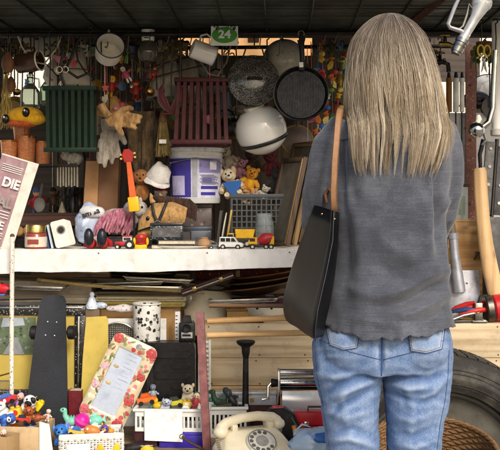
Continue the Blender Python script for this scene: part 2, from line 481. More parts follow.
# body: one continuous mesh
bm = bmesh.new()
loft(bm, [sup(W(x, y), hx * UW, b, f) for y, x, hx, b, f in ((354, 382, 54, .07, .06), (338, 382, 60, .09, .085), (310, 383, 50, .085, .085), (270, 385, 46, .08, .085), (220, 388, 48, .085, .095), (160, 390, 46, .088, .085), (128, 390, 46, .085, .066), (112, 392, 34, .065, .05), (104, 393, 20, .05, .05))])
limb(bm, [W(393, 112, .0), W(394, 90, .02), W(394, 70, .02)], [.052, .05, .05])
blob(bm, W(391, 61, .01), (.07, .088, .09)); blob(bm, W(394, 78, .05), (.055, .06, .06))
limb(bm, [W(394, 62, .10), W(394, 72, .118)], [.009, .014], 8)
for sx in (-1, 1): blob(bm, W(394 + sx * 31, 66, .01), (.010, .02, .03), 10)
for arm in (LA, RA):
    limb(bm, arm, [.036, .036, .033, .032, .032, .029, .024])
    wv = arm[-1]; s = 1 if arm is RA else -1
    d = (arm[-1] - arm[-2]).normalized(); up = Vector((0, 0, 1)); sd = d.cross(up).normalized()
    limb(bm, [wv, wv + d * .03, wv + d * .075], [.024, .03, .032], 12)
    for k in range(4):
        b0 = wv + d * .075 + up * (.024 - .017 * k); L = (.066, .074, .07, .055)[k]; cu = sd * (.022 * -s)
        limb(bm, [b0 - d * .02, b0, b0 + d * L * .45 + cu * .3, b0 + d * L * .75 + cu * 1.2, b0 + d * L * .8 + cu * 2.1], [.009, .0088, .0082, .0075, .006], 8)
    b0 = wv + d * .03 + up * .024
    limb(bm, [b0, b0 + d * .03 + up * .02 - sd * s * .012, b0 + d * .055 + up * .022 - sd * s * .03], [.011, .0095, .007], 8)
LL = [W(349, 358, -.005), W(351, 410), W(354, 505, .005), W(356, 590, -.015), W(356, 672, -.02)]
RL = [W(415, 358, -.005), W(415, 410), W(412, 505, .005), W(411, 590, -.015), W(411, 672, -.02)]
for leg in (LL, RL):
    limb(bm, leg, [.066, .055, .042, .04, .032]); a = leg[-1]
    limb(bm, [a + Vector((0, -.03, -.01)), a + Vector((0, .05, -.03)), a + Vector((0, .16, -.035))], [.034, .034, .022])
SKIN = M('c99a80', .5, 0, .1, 40, .1, 300, .1, 'a8705c')
body = link(remesh(bm, .0055, 3), 'body', SKIN, wm)
for sx in (-1, 1): MB(u=1).ball(W(394 + sx * 13, 60, .093), .011, 10).out('eye', M('e8e4de', .2), wm)

# sweater -------------------------------------------------------------
bm = bmesh.new()
rows = ((348, 384, 68, .150, .13), (328, 384.5, 67, .145, .128), (300, 387, 61, .126, .116), (265, 389, 56.5, .105, .106), (230, 390, 55.5, .108, .108), (195, 390.5, 57, .116, .11), (160, 391, 58.5, .122, .108), (140, 391, 56, .118, .098), (127, 391, 51, .105, .088), (116, 391, 42, .088, .075), (107, 392, 30, .07, .06), (100, 393, 22, .058, .058))
loft(bm, [sup(W(x, y, -.004), hx * UW, b, f, 40, 2.5) for y, x, hx, b, f in rows])
limb(bm, LA, [.054, .053, .049, .046, .046, .04, .034], 20)
limb(bm, RA, [.054, .051, .045, .043, .044, .039, .034], 20)
sm_ = remesh(bm, .0042, 8)
SF = [([(449, 279), (428, 289), (404, 302), (376, 307)], 5.5, -.014), ([(450, 270), (430, 279), (405, 291), (380, 297)], 5, .010), ([(447, 296), (430, 303), (410, 314), (390, 318)], 4, .008), ([(447, 308), (432, 318), (414, 327)], 4, -.007),
      ([(446, 262), (428, 270), (405, 284)], 5, .006), ([(344, 200), (349, 250), (346, 305)], 6, -.006), ([(356, 210), (362, 260), (358, 310)], 7, .006),
      ([(345, 285), (370, 297), (395, 300)], 5, .005), ([(443, 205), (436, 235), (440, 270)], 5, -.007), ([(432, 180), (428, 220), (433, 260)], 6, .005),
      ([(352, 150), (350, 185), (358, 215)], 5, -.004), ([(420, 165), (427, 190), (440, 215)], 5, -.005), ([(375, 230), (395, 250), (420, 262)], 6, .0035), ([(372, 255), (390, 275), (415, 283)], 6, -.004),
      ([(345, 318), (375, 322), (410, 331)], 4, .004), ([(318, 160), (311, 190), (314, 212)], 4, .005), ([(342, 136), (340, 160), (341, 185), (343, 212)], 3.2, -.008), ([(330, 150), (326, 185), (326, 210)], 3.5, -.006), ([(440, 142), (437, 165), (437, 190), (438, 225)], 3.2, -.008), ([(455, 165), (452, 200), (444, 232)], 3.5, -.005), ([(460, 190), (447, 205), (444, 218)], 3, .005)]
def proj(co):
    Y = 2.4 + co.y; return 250 + (co.x + WO.x) / Y * F, 200 + (HC - co.z) / Y * F
def sweat(co, n):
    px, py = proj(co)
    d = .005 * mnoise.noise(Vector((co.x * 9, co.y * 9, co.z * 12))) + .0016 * mnoise.noise(Vector((co.x * 26 + 5, co.y * 26, co.z * 34)))
    if n.y < .2: d += 1.7 * folds(px, py, SF) * min(1, .2 - n.y + .3)
    rn = lambda q: 1 - abs(mnoise.noise(q)) * 2
    a_ = co.z + .45 * co.x; b_ = co.x - .45 * co.z
    d += .0042 * rn(Vector((b_ * 5, co.y * 5, a_ * 11 + 3))) * min(1, max(.35, (py - 150) / 120)) + .0022 * rn(Vector((co.x * 16, co.y * 9, co.z * 5 + 9)))
    if py > 318: d += (py - 318) / 22 * .006 * math.sin(px * .16 + 2 * mnoise.noise(Vector((px * .06, 0, 0))))
    if abs(py - 137 - abs(px - 390) * .02) < 1.1 and 338 < px < 446: d += .0022
    return d
displace(sm_, sweat)
# ragged hem: cut the bottom off along a wavy line
bm = bmesh.new(); bm.from_mesh(sm_)
def hem(px, y):
    return 339.5 - 12 * ((px - 388) / 60) ** 2 + .8 * math.sin(px * .09) + 1.5 * math.sin(px * .21) + .9 * math.sin(px * .47 + 1) + .4 * math.sin(px * 1.1)
for v in bm.verts:
    pass
bad = []
for f in bm.faces:
    q = proj(f.calc_center_median())
    if q[1] > 300 and q[1] > hem(q[0], 0) - 1: bad.append(f)
bmesh.ops.delete(bm, geom=bad, context='FACES')
bmesh.ops.delete(bm, geom=[f for f in bm.faces if f.calc_center_median().y > .275 and f.calc_center_median().z < 1.2 and False], context='FACES')
be = {v for e in bm.edges if e.is_boundary for v in e.verts}
for v in be:
    px = proj(v.co)[0]; v.co.z = HC - (hem(px, 0) - 200) * (2.4 + v.co.y) / F; v.co.y *= 1.03; v.co.x *= 1.01
for v in bm.verts:
    if v not in be and any(e.other_vert(v) in be for e in v.link_edges): v.co.y *= 1.012
bm.to_mesh(sm_); bm.free()
def knit():
    m, nt, b = newmat(); v = coords(nt)
    st = noise(nt, coords(nt, (16, 16, 340)), 1.0, 3, .6); st2 = noise(nt, coords(nt, (260, 260, 260)), 1.0, 2, .6); bg_ = noise(nt, v, 7, 5, .6)
    f = mix(nt, .62, mix(nt, .5, st, st2), bg_)
    nt.links.new(ramp(nt, f, [(.34, lin('33353b')), (.5, lin('484b53')), (.66, lin('65686f'))]), b.inputs['Base Color'])
    b.inputs['Roughness'].default_value = .95; b.inputs['Sheen Weight'].default_value = .25; b.inputs['Specular IOR Level'].default_value = .2
    bumpn(nt, b, mix(nt, .5, st, st2), .5, .0015)
    return m
KNIT = knit()
sweater = link(sm_, 'sweater', KNIT, wm)
so_ = sweater.modifiers.new('thick', 'SOLIDIFY'); so_.thickness = .0022; so_.offset = -1
bvh_s = BVHTree.FromPolygons([v.co.copy() for v in sm_.vertices], [tuple(p.vertices) for p in sm_.polygons])
def onto(bvh, px, py, off=.001):
    # ray from behind the woman (the camera's side), straight ahead
    o = Vector((-WO.x, -2.4, HC)); d = (W(px, py, 0) - o).normalized(); h = bvh.ray_cast(o, d)
    return (h[0] - d * off) if h[0] else None
def behind(bvh, px, py, off):
    h = bvh.ray_cast(W(px, py, -.6), Vector((0, 1, 0)))
    return (h[0] + Vector((0, -off, 0))) if h[0] else None
def seam(bvh, pts, r, name, mat, n=30, off=.0006):
    q = []
    for i in range(n + 1):
        t = i / n * (len(pts) - 1); k = min(int(t), len(pts) - 2); f = t - k
        h = onto(bvh, pts[k][0] * (1 - f) + pts[k + 1][0] * f, pts[k][1] * (1 - f) + pts[k + 1][1] * f, off)
        if h is not None and (not q or abs(h.y - q[-1].y) < .03): q.append(h)
    if len(q) > 2:
        m = MB(u=1); m.tube(q, r, 5); return m.out(name, mat, wm)
seam(bvh_s, [(334, 140), (360, 139), (400, 139), (448, 141)], .0016, 'yoke_seam', M('3c3c45', .9))
seam(bvh_s, [(341, 134), (340, 150), (341, 164)], .0013, 'armhole_seam', M('3c3c45', .9))
seam(bvh_s, [(443, 134), (441, 150), (440, 164)], .0013, 'armhole_seam', M('3c3c45', .9))

# jeans ---------------------------------------------------------------
bm = bmesh.new()
loft(bm, [sup(W(x, y, -.004), hx * UW, b, f, 36, 2.4) for y, x, hx, b, f in ((369, 382, 68, .10, .09), (358, 382, 69.5, .112, .098), (345, 382, 69.5, .118, .10), (333, 382.5, 67.5, .112, .10), (318, 383.5, 61, .098, .098), (305, 384, 58, .092, .095))])
for cx in (350, 414): blob(bm, W(cx, 340, -.046), (.077, .081, .078))
def leg(rows): loft(bm, [sup(W((a + b) / 2, y, dy), (b - a) / 2 * UW, h, h, 28, 2.3) for y, a, b, dy, h in rows])
leg(((352, 313, 381, 0, .098), (372, 314.5, 382, 0, .096), (385, 317, 380, 0, .092), (400, 320, 378.5, .0, .087), (425, 324.5, 378, .0, .081), (450, 328, 378, 0, .076), (507, 331, 377, .005, .066), (545, 333, 379, -.008, .068), (620, 336, 377, -.018, .062), (676, 338, 374, -.022, .06)))
leg(((352, 383, 451, 0, .098), (372, 382.5, 451, 0, .096), (385, 384, 449.5, 0, .092), (400, 386, 447.5, .0, .087), (425, 387, 442.5, .0, .081), (450, 388, 439, 0, .076), (507, 390, 436, .005, .066), (545, 390, 435, -.008, .068), (620, 391, 432, -.018, .062), (676, 393, 429, -.022, .06)))
jm = remesh(bm, .0045, 6)
JF = [([(376, 374), (355, 378), (335, 386), (322, 398)], 3.2, -.007), ([(374, 381), (352, 389), (335, 397)], 3.2, .006), ([(377, 386), (358, 397), (340, 407), (330, 420)], 3, -.006), ([(318, 372), (335, 377), (352, 374)], 3.5, .005), ([(322, 410), (345, 417), (370, 412)], 3.5, .004), ([(330, 432), (352, 428), (374, 436)], 3.2, -.005), ([(330, 441), (350, 438), (374, 446)], 3, .005),
      ([(388, 376), (408, 380), (430, 379), (448, 371)], 3.2, -.007), ([(388, 383), (410, 388), (432, 387)], 3.2, .006), ([(388, 391), (405, 399), (424, 401), (440, 395)], 3, -.005), ([(446, 378), (432, 394), (412, 402)], 3, .004), ([(392, 415), (412, 420), (436, 413)], 3.5, .004), ([(392, 432), (412, 436), (434, 428)], 3.2, -.005), ([(394, 442), (414, 447), (434, 440)], 3, .005),
      ([(382, 340), (381.5, 372)], 2.2, -.008), ([(318, 345), (322, 365), (319, 385)], 3.5, .004), ([(446, 345), (443, 362), (446, 380)], 3.5, .004), ([(350, 372), (343, 400), (352, 440)], 4, .0035), ([(405, 378), (414, 410), (408, 445)], 4, .003)]
def den(co, n):
    px, py = proj(co)
    d = .003 * mnoise.noise(Vector((co.x * 10 + 3, co.y * 10, co.z * 14))) + .0014 * mnoise.noise(Vector((co.x * 30, co.y * 30, co.z * 45)))
    rn = lambda q: 1 - abs(mnoise.noise(q)) * 2
    sx = 1 if px > 382 else -1; a_ = co.z + sx * .35 * co.x; b_ = co.x - sx * .35 * co.z
    d += .0015 * rn(Vector((b_ * 8, co.y * 7, a_ * 24 + 3))) * (1 if py > 372 else .3) + .0012 * rn(Vector((b_ * 16, co.y * 12, a_ * 46)))
    if n.y < .25: d += .95 * folds(px, py, JF)
    if py > 470: d += .004 * math.sin(py * .16 + 3 * mnoise.noise(Vector((co.x * 12, co.y * 12, co.z * 6))))
    return d
displace(jm, den)
def denim(dark=False):
    m, nt, b = newmat(); v = coords(nt)
    th = noise(nt, coords(nt, (800, 800, 190)), 1, 3, .7); big = noise(nt, v, 7, 4, .55); tw = noise(nt, coords(nt, (60, 60, 9)), 1, 3, .6)
    f = mix(nt, .28, mix(nt, .18, th, tw), big)
    ge = nt.nodes.new('ShaderNodeNewGeometry'); wear = ramp(nt, ge.outputs['Pointiness'], [(.46, .1), (.5, .45), (.55, .95)])
    f = mix(nt, .27, f, wear)
    nt.links.new(ramp(nt, f, [(.28, lin('30466f')), (.46, lin('5f789f')), (.68, lin('a9b9d0'))]), b.inputs['Base Color'])
    b.inputs['Roughness'].default_value = .9; b.inputs['Specular IOR Level'].default_value = .25
    bumpn(nt, b, th, .4, .001)
    return m
DEN = denim()
jeans = link(jm, 'jeans', DEN, wm)
bvh_j = BVHTree.FromPolygons([v.co.copy() for v in jm.vertices], [tuple(p.vertices) for p in jm.polygons])
DTH = M('3a4f7c', .9, 0, .2); 
def patch(poly, name, mat, off=.0022, n=10):
    # quilt a quadrilateral patch (tl, tr, br, bl) onto the jeans
    m = MB(u=1)
    def f(a, b):
        x0 = poly[0][0] * (1 - a) + poly[1][0] * a; y0 = poly[0][1] * (1 - a) + poly[1][1] * a
        x1 = poly[3][0] * (1 - a) + poly[2][0] * a; y1 = poly[3][1] * (1 - a) + poly[2][1] * a
        bot = 3.5 * (1 - abs(a * 2 - 1)) * b
        X, Y_ = x0 * (1 - b) + x1 * b, y0 * (1 - b) + y1 * b + bot
        h = onto(bvh_j, X, Y_, off)
        return h if h is not None else bvh_j.find_nearest(W(X, Y_, -.1))[0]
    m.grid(f, n, n, .0016); return m.out(name, mat, wm)
for pl in ([(325, 322), (361, 325), (357, 348), (330, 345)], [(407, 325), (446, 322), (442, 349), (411, 351)]):
    pk = patch(pl, 'back_pocket', DEN)
    cx = (pl[2][0] + pl[3][0]) / 2; cy = (pl[2][1] + pl[3][1]) / 2 + 3.2
    s = seam(bvh_j, [pl[0], pl[3], (cx, cy + .3), pl[2], pl[1]], .0011, 'pocket_edge', DTH, 60, .0028)
    ins = lambda q, f: (q[0] + ((pl[0][0] + pl[1][0]) / 2 - q[0]) * f, q[1] - 1.6)
    seam(bvh_j, [ins(pl[0], .09), ins(pl[3], .1), (cx, cy - 1.6), ins(pl[2], .1), ins(pl[1], .09)], .0007, 'pocket_stitching', M('8d7a5a', .8), 60, .0028)
seam(bvh_j, [(382, 335), (382, 360), (381.5, 376)], .0016, 'rear_seam', DTH)
seam(bvh_j, [(320, 340), (350, 352), (381, 360)], .0010, 'yoke_seam', DTH, off=.0006); seam(bvh_j, [(444, 340), (414, 352), (383, 360)], .0010, 'yoke_seam', DTH, off=.0006)
seam(bvh_j, [(315, 350), (317, 375), (322, 400), (326, 425), (330, 450), (333, 490)], .0010, 'side_seam', DTH, off=.0004); seam(bvh_j, [(449, 350), (448, 375), (445, 400), (440, 425), (437, 450), (434, 490)], .0010, 'side_seam', DTH, off=.0004)
# shoes
for leg_ in (LL, RL):
    a = leg_[-1]; m = MB(u=1)
    m.bm = bmesh.new(); limb(m.bm, [Vector((a.x, -.075, .045)), Vector((a.x, .0, .05)), Vector((a.x, .09, .04)), Vector((a.x, .175, .03))], [.036, .045, .043, .028], 16)
    sh_ = m.out('shoe', M('3c3a3a', .6), wm)
    m = MB(u=1); m.prism([(a.x - .043, 0), (a.x + .043, 0), (a.x + .043, .02), (a.x - .043, .02)], -.11, .20, .008); m.out('sole', M('d8d4cc', .7), sh_)

# hair ----------------------------------------------------------------
HCX, HCY = 394, 0.0
def sh_r(py):   # shell half width in px at this row, from the photo's outline
    tab = [(14, 4), (15.2, 10), (17, 14.5), (20, 19), (25, 25), (32, 31), (40, 36), (50, 39), (60, 41.5), (80, 45), (100, 47.5), (130, 48.5), (160, 44), (185, 38), (200, 36)]
    for (a, ra), (b, rb) in zip(tab, tab[1:]):
        if py <= b: return ra + (rb - ra) * max(0, (py - a)) / (b - a)
    return tab[-1][1]
rng = random.Random(11)
hv, hf, hl = [], [], []
def strand(pts, r, tone=.5):
    hl.extend([tone] * (3 * len(pts))); k = len(hv); n = len(pts)
    for i, p in enumerate(pts):
        t = (pts[min(i + 1, n - 1)] - pts[max(i - 1, 0)])
        a = t.cross(Vector((0.3, 1, 0.1))); a = a.normalized() if a.length > 1e-8 else Vector((1, 0, 0)); b = t.normalized().cross(a)
        rr = r * (1 - .85 * (i / (n - 1)) ** 3) 
        for j in range(3):
            an = j * 2.0944; hv.append(p + a * (rr * math.cos(an)) + b * (rr * math.sin(an)))
    for i in range(n - 1):
        for j in range(3):
            hf.append((k + i * 3 + j, k + i * 3 + (j + 1) % 3, k + i * 3 + 3 + (j + 1) % 3, k + i * 3 + 3 + j))
def cx_at(py):   # the hair's mid line drifts right towards the tips
    return 389.5 + 6 * max(0, min(1, (py - 45) / 85)) - 5 * max(0, min(1, (py - 130) / 45))
def hpoint(az, py, lay):
    rx = sh_r(py) * lay * UW
    sq = .86 + .14 * min(1, max(0, (py - 20) / 60))
    ry = rx * (1.02 if py < 90 else max(.9, 1.02 - (py - 90) / 420)) * sq
    p = W(cx_at(py), py); q = Vector((p.x + rx * math.sin(az), HCY - .005 - ry * math.cos(az), p.z))
    if py > 96:
        h = behind(bvh_s, 382 + q.x / UW, py, .004 + .05 * max(0, lay - .8))
        if h is not None and q.y > h.y: q.y = q.y + (h.y - q.y) * min(1, (py - 96) / 14)
    return q
NG = 170
for g in range(NG):
    tone = rng.gauss(.5, .16); az0 = rng.uniform(-1.95, 1.95); lay0 = rng.choice((1.025, 1.0, .965, .92, .86, .8)) * rng.uniform(.97, 1.02)
    end = 180 - 8 * abs(az0 / 1.9) ** 2 - abs(rng.gauss(0, 19)) + (3 if az0 > .9 else 0)
    if abs(az0) > 1.45: end = rng.uniform(140, 172)
    wob = rng.uniform(0, 6.28); wa = rng.uniform(.02, .10); drift = rng.gauss(0, .05)
    spread = rng.uniform(.04, .12); tipc = rng.uniform(.04, .35)
    flick = rng.uniform(-.004, .010)
    for k in range(30):
        da = rng.gauss(0, 1) * spread; dl = rng.gauss(0, .012); e = end - abs(rng.gauss(0, 9)) + 2
        st = rng.uniform(14, 15.5) if abs(az0) < 2.2 else 20
        pts = []; n = 22; ph = rng.uniform(0, 6.28); fz = rng.uniform(0, .009)
        for i in range(n + 1):
            t = i / n; py = st + (e - st) * (t ** 1.55)
            cl = 1 - (1 - tipc) * max(0, (t - .35) / .65) ** 1.3
            az = az0 * (.75 + .25 * min(1, t * 2)) + da * cl + drift * t + wa * math.sin(wob + 5.2 * t) * t + fz * math.sin(ph + 9 * t)
            p = hpoint(az, py, lay0 + dl * (1 - .5 * t) + .02 * math.sin(wob * 2 + 6 * t) * t)
            p.y -= flick * max(0, t - .75) * 4
            pts.append(p)
        strand(pts, rng.uniform(.0003, .00062), tone + rng.gauss(0, .2))
# loose side locks and flyaways
for k in range(130):
    az0 = rng.choice((rng.uniform(1.0, 1.75), rng.uniform(-1.9, -1.2))); e = rng.uniform(120, 170); pts = []
    if az0 > 0: e += 4
    fl = rng.uniform(0, 9) if az0 > 0 else rng.uniform(0, 3); ph = rng.uniform(0, 6)
    for i in range(19):
        t = i / 18; py = 15 + (e - 15) * t ** 1.1
        p = hpoint(az0 * (.75 + .25 * t) + .03 * math.sin(ph + 5 * t), py, 1.01 + .02 * math.sin(ph + 4 * t)); p.x += fl * UW * max(0, t - .45) ** 1.2 * 1.6 * (1 if az0 > 0 else -1)
        pts.append(p)
    strand(pts, .00045)
for k in range(260):
    az0 = rng.uniform(-1.9, 1.9); s0 = rng.uniform(14, 80); e = s0 + rng.uniform(20, 70); pts = []; ph = rng.uniform(0, 6); o = rng.uniform(.02, .09)
    for i in range(11):
        t = i / 10; py = s0 + (e - s0) * t
        pts.append(hpoint(az0 + .12 * math.sin(ph + 3 * t), py, 1 + o * math.sin(math.pi * t * .8)))
    strand(pts, .00024, .75)
me = bpy.data.meshes.new('hair'); me.from_pydata([tuple(v) for v in hv], [], hf)
def hairmat():
    m, nt, b = newmat(); ge = nt.nodes.new('ShaderNodeNewGeometry'); v = coords(nt, (1, 1, .08))
    cl = noise(nt, v, 75, 3, .6)
    at_ = nt.nodes.new('ShaderNodeAttribute'); at_.attribute_name = 'tone'
    f = mix(nt, .25, at_.outputs['Fac'], cl)
    tc = nt.nodes.new('ShaderNodeTexCoord'); sx = nt.nodes.new('ShaderNodeSeparateXYZ'); nt.links.new(tc.outputs['Object'], sx.inputs[0])
    c1 = ramp(nt, f, [(.15, lin('524436')), (.36, lin('8a775f')), (.55, lin('baa686')), (.8, lin('eadcc4'))])
    root = ramp(nt, f, [(.2, lin('332b24')), (.5, lin('62574a')), (.85, lin('a39586'))])
    mr = nt.nodes.new('ShaderNodeMapRange'); mr.inputs[1].default_value = W(0, 95).z; mr.inputs[2].default_value = W(0, 24).z
    nt.links.new(sx.outputs[2], mr.inputs[0])
    nt.links.new(mix(nt, mr.outputs[0], c1, root), b.inputs['Base Color'])
    b.inputs['Roughness'].default_value = .42; b.inputs['Specular IOR Level'].default_value = .45
    return m
at_ = me.attributes.new('tone', 'FLOAT', 'POINT'); at_.data.foreach_set('value', hl)
hair = link(me, 'hair', hairmat(), wm)
# scalp shell under the strands
bm = bmesh.new()
blob(bm, W(390, 62, -.005), (.07, .08, .086)); loft(bm, [sup(W(cx_at(y), y, -.012), sh_r(y) * .6 * UW, sh_r(y) * .64 * UW, .02, 24) for y in (60, 90, 120, 150)])
link(remesh(bm, .008, 6), 'hair_underlayer', M('5a4a3a', .7, 0, .3, 60), wm)

# handbag -------------------------------------------------------------
bag = T('tote_bag', 'black leather tote bag with tan shoulder strap hanging from her left shoulder', 'bag', 311, 340, 2.30); UB = U[bag.name]
def BP(px, py, Y): return (P(px, py, Y) - bag.location) / UB
rowsb = [  # row t, L (px,py,Y), N (near seam), Rr (far right)
    ((314, 205, 2.37), (334, 211, 2.295), (340, 213, 2.33)),
    ((304, 232, 2.40), (333, 240, 2.265), (340, 240, 2.32)),
    ((293, 262, 2.42), (326, 275, 2.24), (336, 275, 2.31)),
    ((283.5, 290, 2.43), (318, 310, 2.22), (330, 308, 2.30)),
    ((281.5, 302, 2.43), (316, 326, 2.215), (327, 322, 2.30)),
    ((284, 318, 2.425), (315.5, 338, 2.22), (324, 335, 2.30)),
    ((288, 324, 2.42), (315.5, 341, 2.225), (322.5, 338, 2.30))]
m = MB(bag); rings = []
for k, (L, Nn, Rr) in enumerate(rowsb):
    a, b, c = BP(*L), BP(*Nn), BP(*Rr); d = a + (c - b) * 1.0
    cen = (a + b + c + d) / 4; ring = []
    qs = [a, b, c, d]
    for i in range(4):
        p, q = qs[i], qs[(i + 1) % 4]; o = ((p + q) / 2 - cen); bul = (.10 if 0 < k < 5 else .03)
        for t in (.04, .12, .3, .5, .7, .88, .96):
            ring.append(p * (1 - t) + q * t + o * bul * math.sin(math.pi * t) * (1.0 if i in (0, 2) else .2))
    rings.append([m._v(p + Vector((mnoise.noise(p * .035) * 3.2, mnoise.noise(p * .05 + Vector((0, 9, 0))) * 2.5, mnoise.noise(p * .07 + Vector((5, 0, 0))) * .6))) for p in ring])
m.skin(rings, False, True)
def leather():
    m, nt, b = newmat(); v = coords(nt); b.inputs['Base Color'].default_value = (.0042, .0042, .005, 1); b.inputs['Roughness'].default_value = .4; b.inputs['Specular IOR Level'].default_value = .26
    vo = nt.nodes.new('ShaderNodeTexVoronoi'); vo.inputs['Scale'].default_value = 520; nt.links.new(v, vo.inputs['Vector']); bumpn(nt, b, vo.outputs['Distance'], .12, .0006); return m
LEA = leather()
bodyb = m.out('bag_body', LEA, sub=1); bodyb.modifiers.new('t', 'SOLIDIFY').thickness = .003
m = MB(bag); a, b, c = [BP(*q) for q in rowsb[0]]; d = a + c - b
m.skin([[m._v(p * .93 + (a + c) / 2 * .07 + Vector((0, 0, -1.2))) for p in (a, b, c, d)], [m._v(p * .9 + (a + c) / 2 * .1 + Vector((0, 0, -7))) for p in (a, b, c, d)]], False, True)
m.out('bag_lining', M('8a5430', .7))
m = MB(bag); m.tube([BP(*q[1]) + Vector((-.2, -.5, 0)) for q in rowsb], .45, 6); m.out('seam_piping', M('2b2a2e', .5))
TAN = M('96704f', .6, 0, .12, 60, .2, 300, .15, '7d4a2c')
m = MB(bag)
sp = [BP(334.5, 214, 2.325), BP(334.2, 208, 2.30), BP(333.5, 190, 2.283), BP(335, 160, 2.275), BP(337, 135, 2.28), BP(338.5, 118, 2.30), BP(340, 110, 2.34), BP(341, 107, 2.39), BP(340, 111, 2.45), BP(337, 125, 2.49), BP(331, 160, 2.52), BP(325, 192, 2.47), BP(322, 206, 2.40)]
for s_ in (0,):
    rings = []
    for i, p in enumerate(sp):
        t = (sp[min(i + 1, len(sp) - 1)] - sp[max(i - 1, 0)]).normalized(); sd = Vector((1, .25, 0)); sd = (sd - t * sd.dot(t)).normalized(); nn = t.cross(sd)
        rings.append([m._v(p + sd * (x * 3.9) + nn * (z * .55)) for x, z in ((-1, -1), (1, -1), (1, 1), (-1, 1))])
    m.skin(rings)
m.out('shoulder_strap', TAN, sub=1)
for e_ in (-1, 1):
    m = MB(bag); q = []
    for i, p in enumerate(sp[:9]):
        t = (sp[min(i + 1, 8)] - sp[max(i - 1, 0)]).normalized(); sd = Vector((1, .25, 0)); sd = (sd - t * sd.dot(t)).normalized(); q.append(p + sd * (e_ * 3.0) - t.cross(sd) * (-.62 if t.cross(sd).y < 0 else .62))
    m.tube(q, .22, 5); m.out('strap_stitching', M('7a5238', .8))
for x_, y_ in ((334.5, 219), (322, 214)):
    m = MB(bag); c_ = BP(x_, y_, 2.285 if x_ > 330 else 2.31); m.ball(c_, (1.2, .8, 1.2), 10); m.out('rivet', METAL('a89a78', .3))
m = MB(bag); m.tube([BP(*q[1]) * .9 + BP(*q[0]) * .1 + Vector((-.6, -.9, 0)) for q in rowsb], .18, 5); m.out('bag_stitching', M('3a3a3e', .7))
m = MB(bag); m.tube([BP(327, 203, 2.36), BP(325, 194, 2.365), BP(329, 189, 2.36), BP(333, 194, 2.34), BP(334, 206, 2.33)], 1.5, 8); m.out('strap_loop', M('6f4428', .6))
# ================================================================== things hanging under the roof
BLK = M('17181a', .5, 0, .3, 40, .3, 300, .2, '3a3835'); ENAM = M('e4e0d2', .25, 0, .06, 20, .05, 90, .2, '8a7458', 30, .3)
WHT = M('e9e6de', .5, 0, .07, 30, .15, 200, .18, '9a8e7c'); GOLD = METAL('c9a04e', .35); CHR = METAL('cfd2d4', .12)
RIMB = M('20242c', .35, 0, .2)
def pot_shell(m, r0, r1, h, t=1.2, n=40):   # an open pot standing on z=0
    m.lathe([(.01, 0), (r0 * .92, 0), (r0, 1), (r1, h), (r1 - t, h), (r0 - t, 2), (.01, 1.6)], n)
# white enamel pot with dark rim, mouth turned to the camera
t = T('enamel_pot', 'white enamel pot with thin dark rim hanging with its open mouth facing out', 'pot', 108, 55, 3.1)
m = MB(t).rot(rx=68, rz=14, ry=-8); pot_shell(m.rot(rx=68, ry=0, rz=16), 13.2, 14.2, 19); m.out('body', ENAM)
m = MB(t).rot(rx=68, rz=16); m.tube([(14.1 * math.cos(a * .157), 14.1 * math.sin(a * .157), 19) for a in range(40)], .75, 8, True); m.out('rim', RIMB)
m = MB(t).rot(rx=68, rz=16); m.tube([(0, 13.8, 16), (0, 19, 15), (0, 20, 8), (0, 14, 5)], 1.3, 8); m.out('handle', ENAM)
wire(t, 1, 2, 16)
# brown enamel mug lying on its side
t = T('brown_mug', 'dark brown enamel mug hanging on its side with pale mouth to the right', 'mug', 30, 64, 3.15)
m = MB(t).rot(ry=84, rz=-18, at=(-12, 0, 0)); pot_shell(m, 9.5, 9.8, 25); m.out('body', M('4a3226', .3, 0, .2, 30, .1, 100, .2, '1f1612', 40, .3))
m = MB(t).rot(ry=84, rz=-18, at=(-12, 0, 0)); m.tube([(9.8 * math.cos(a * .157), 9.8 * math.sin(a * .157), 25) for a in range(40)], .8, 8, True); m.out('rim', ENAM)
m = MB(t); m.tube([(-8, 0, 9), (-6, 0, 16), (4, 0, 16), (6, 0, 9)], 1.1, 8); m.out('handle', M('4a3226', .3))
wire(t, 0, 0, 15)
# cream lid / platter high at left
t = T('oval_platter', 'cream oval platter hanging tilted above the dark brown mug', 'platter', 38, 41, 3.45)
m = MB(t).rot(rx=62, ry=-8); m.lathe([(0.01, 3), (9, 2.6), (15, 1), (19, -1), (19.5, -1.6), (18.5, -1.5), (9, 1.6), (.01, 2)], 40); m.out('lid_disc', ENAM)
m = MB(t).rot(rx=62, ry=-8); m.ball((0, 0, 5), (2.6, 2.6, 2), 14); m.out('knob', RIMB)
wire(t, 0, 3, 6)
# leather straps
for i, (pts, lab) in enumerate((([(-6, 0, 34), (-5, -1, 18), (-8, -2, 2), (-3, -2, -14), (3, 0, -38)], 'long black leather strap with ring hanging beside the white hat'),
                                ([(10, 1, 32), (4, 0, 16), (-2, -2, 2), (10, -3, -6), (22, -2, -1), (26, 1, 12)], 'black bridle strap looped in front of the white hat'),
                                ([(-24, 0, 10), (-14, -1, 0), (-4, -3, -12), (8, -3, -26)], 'short dark harness strap slanting down to the green crate'))):
    t = T('leather_strap', lab, 'strap', 68, 72, 3.12 + .02 * i)
    m = MB(t); m.tube(pts, 1.5, 6, flat=.4); m.out('strap', M('1c1613', .45, 0, .3))
    m = MB(t); q = pts[2]; m.tube([(q[0] + 3 * math.cos(a * .4), q[1] - 1.2, q[2] + 3 * math.sin(a * .4)) for a in range(16)], .55, 6, True); m.out('ring', METAL('b7b0a0', .3))
    wire(t, pts[0][0], pts[0][1], pts[0][2])
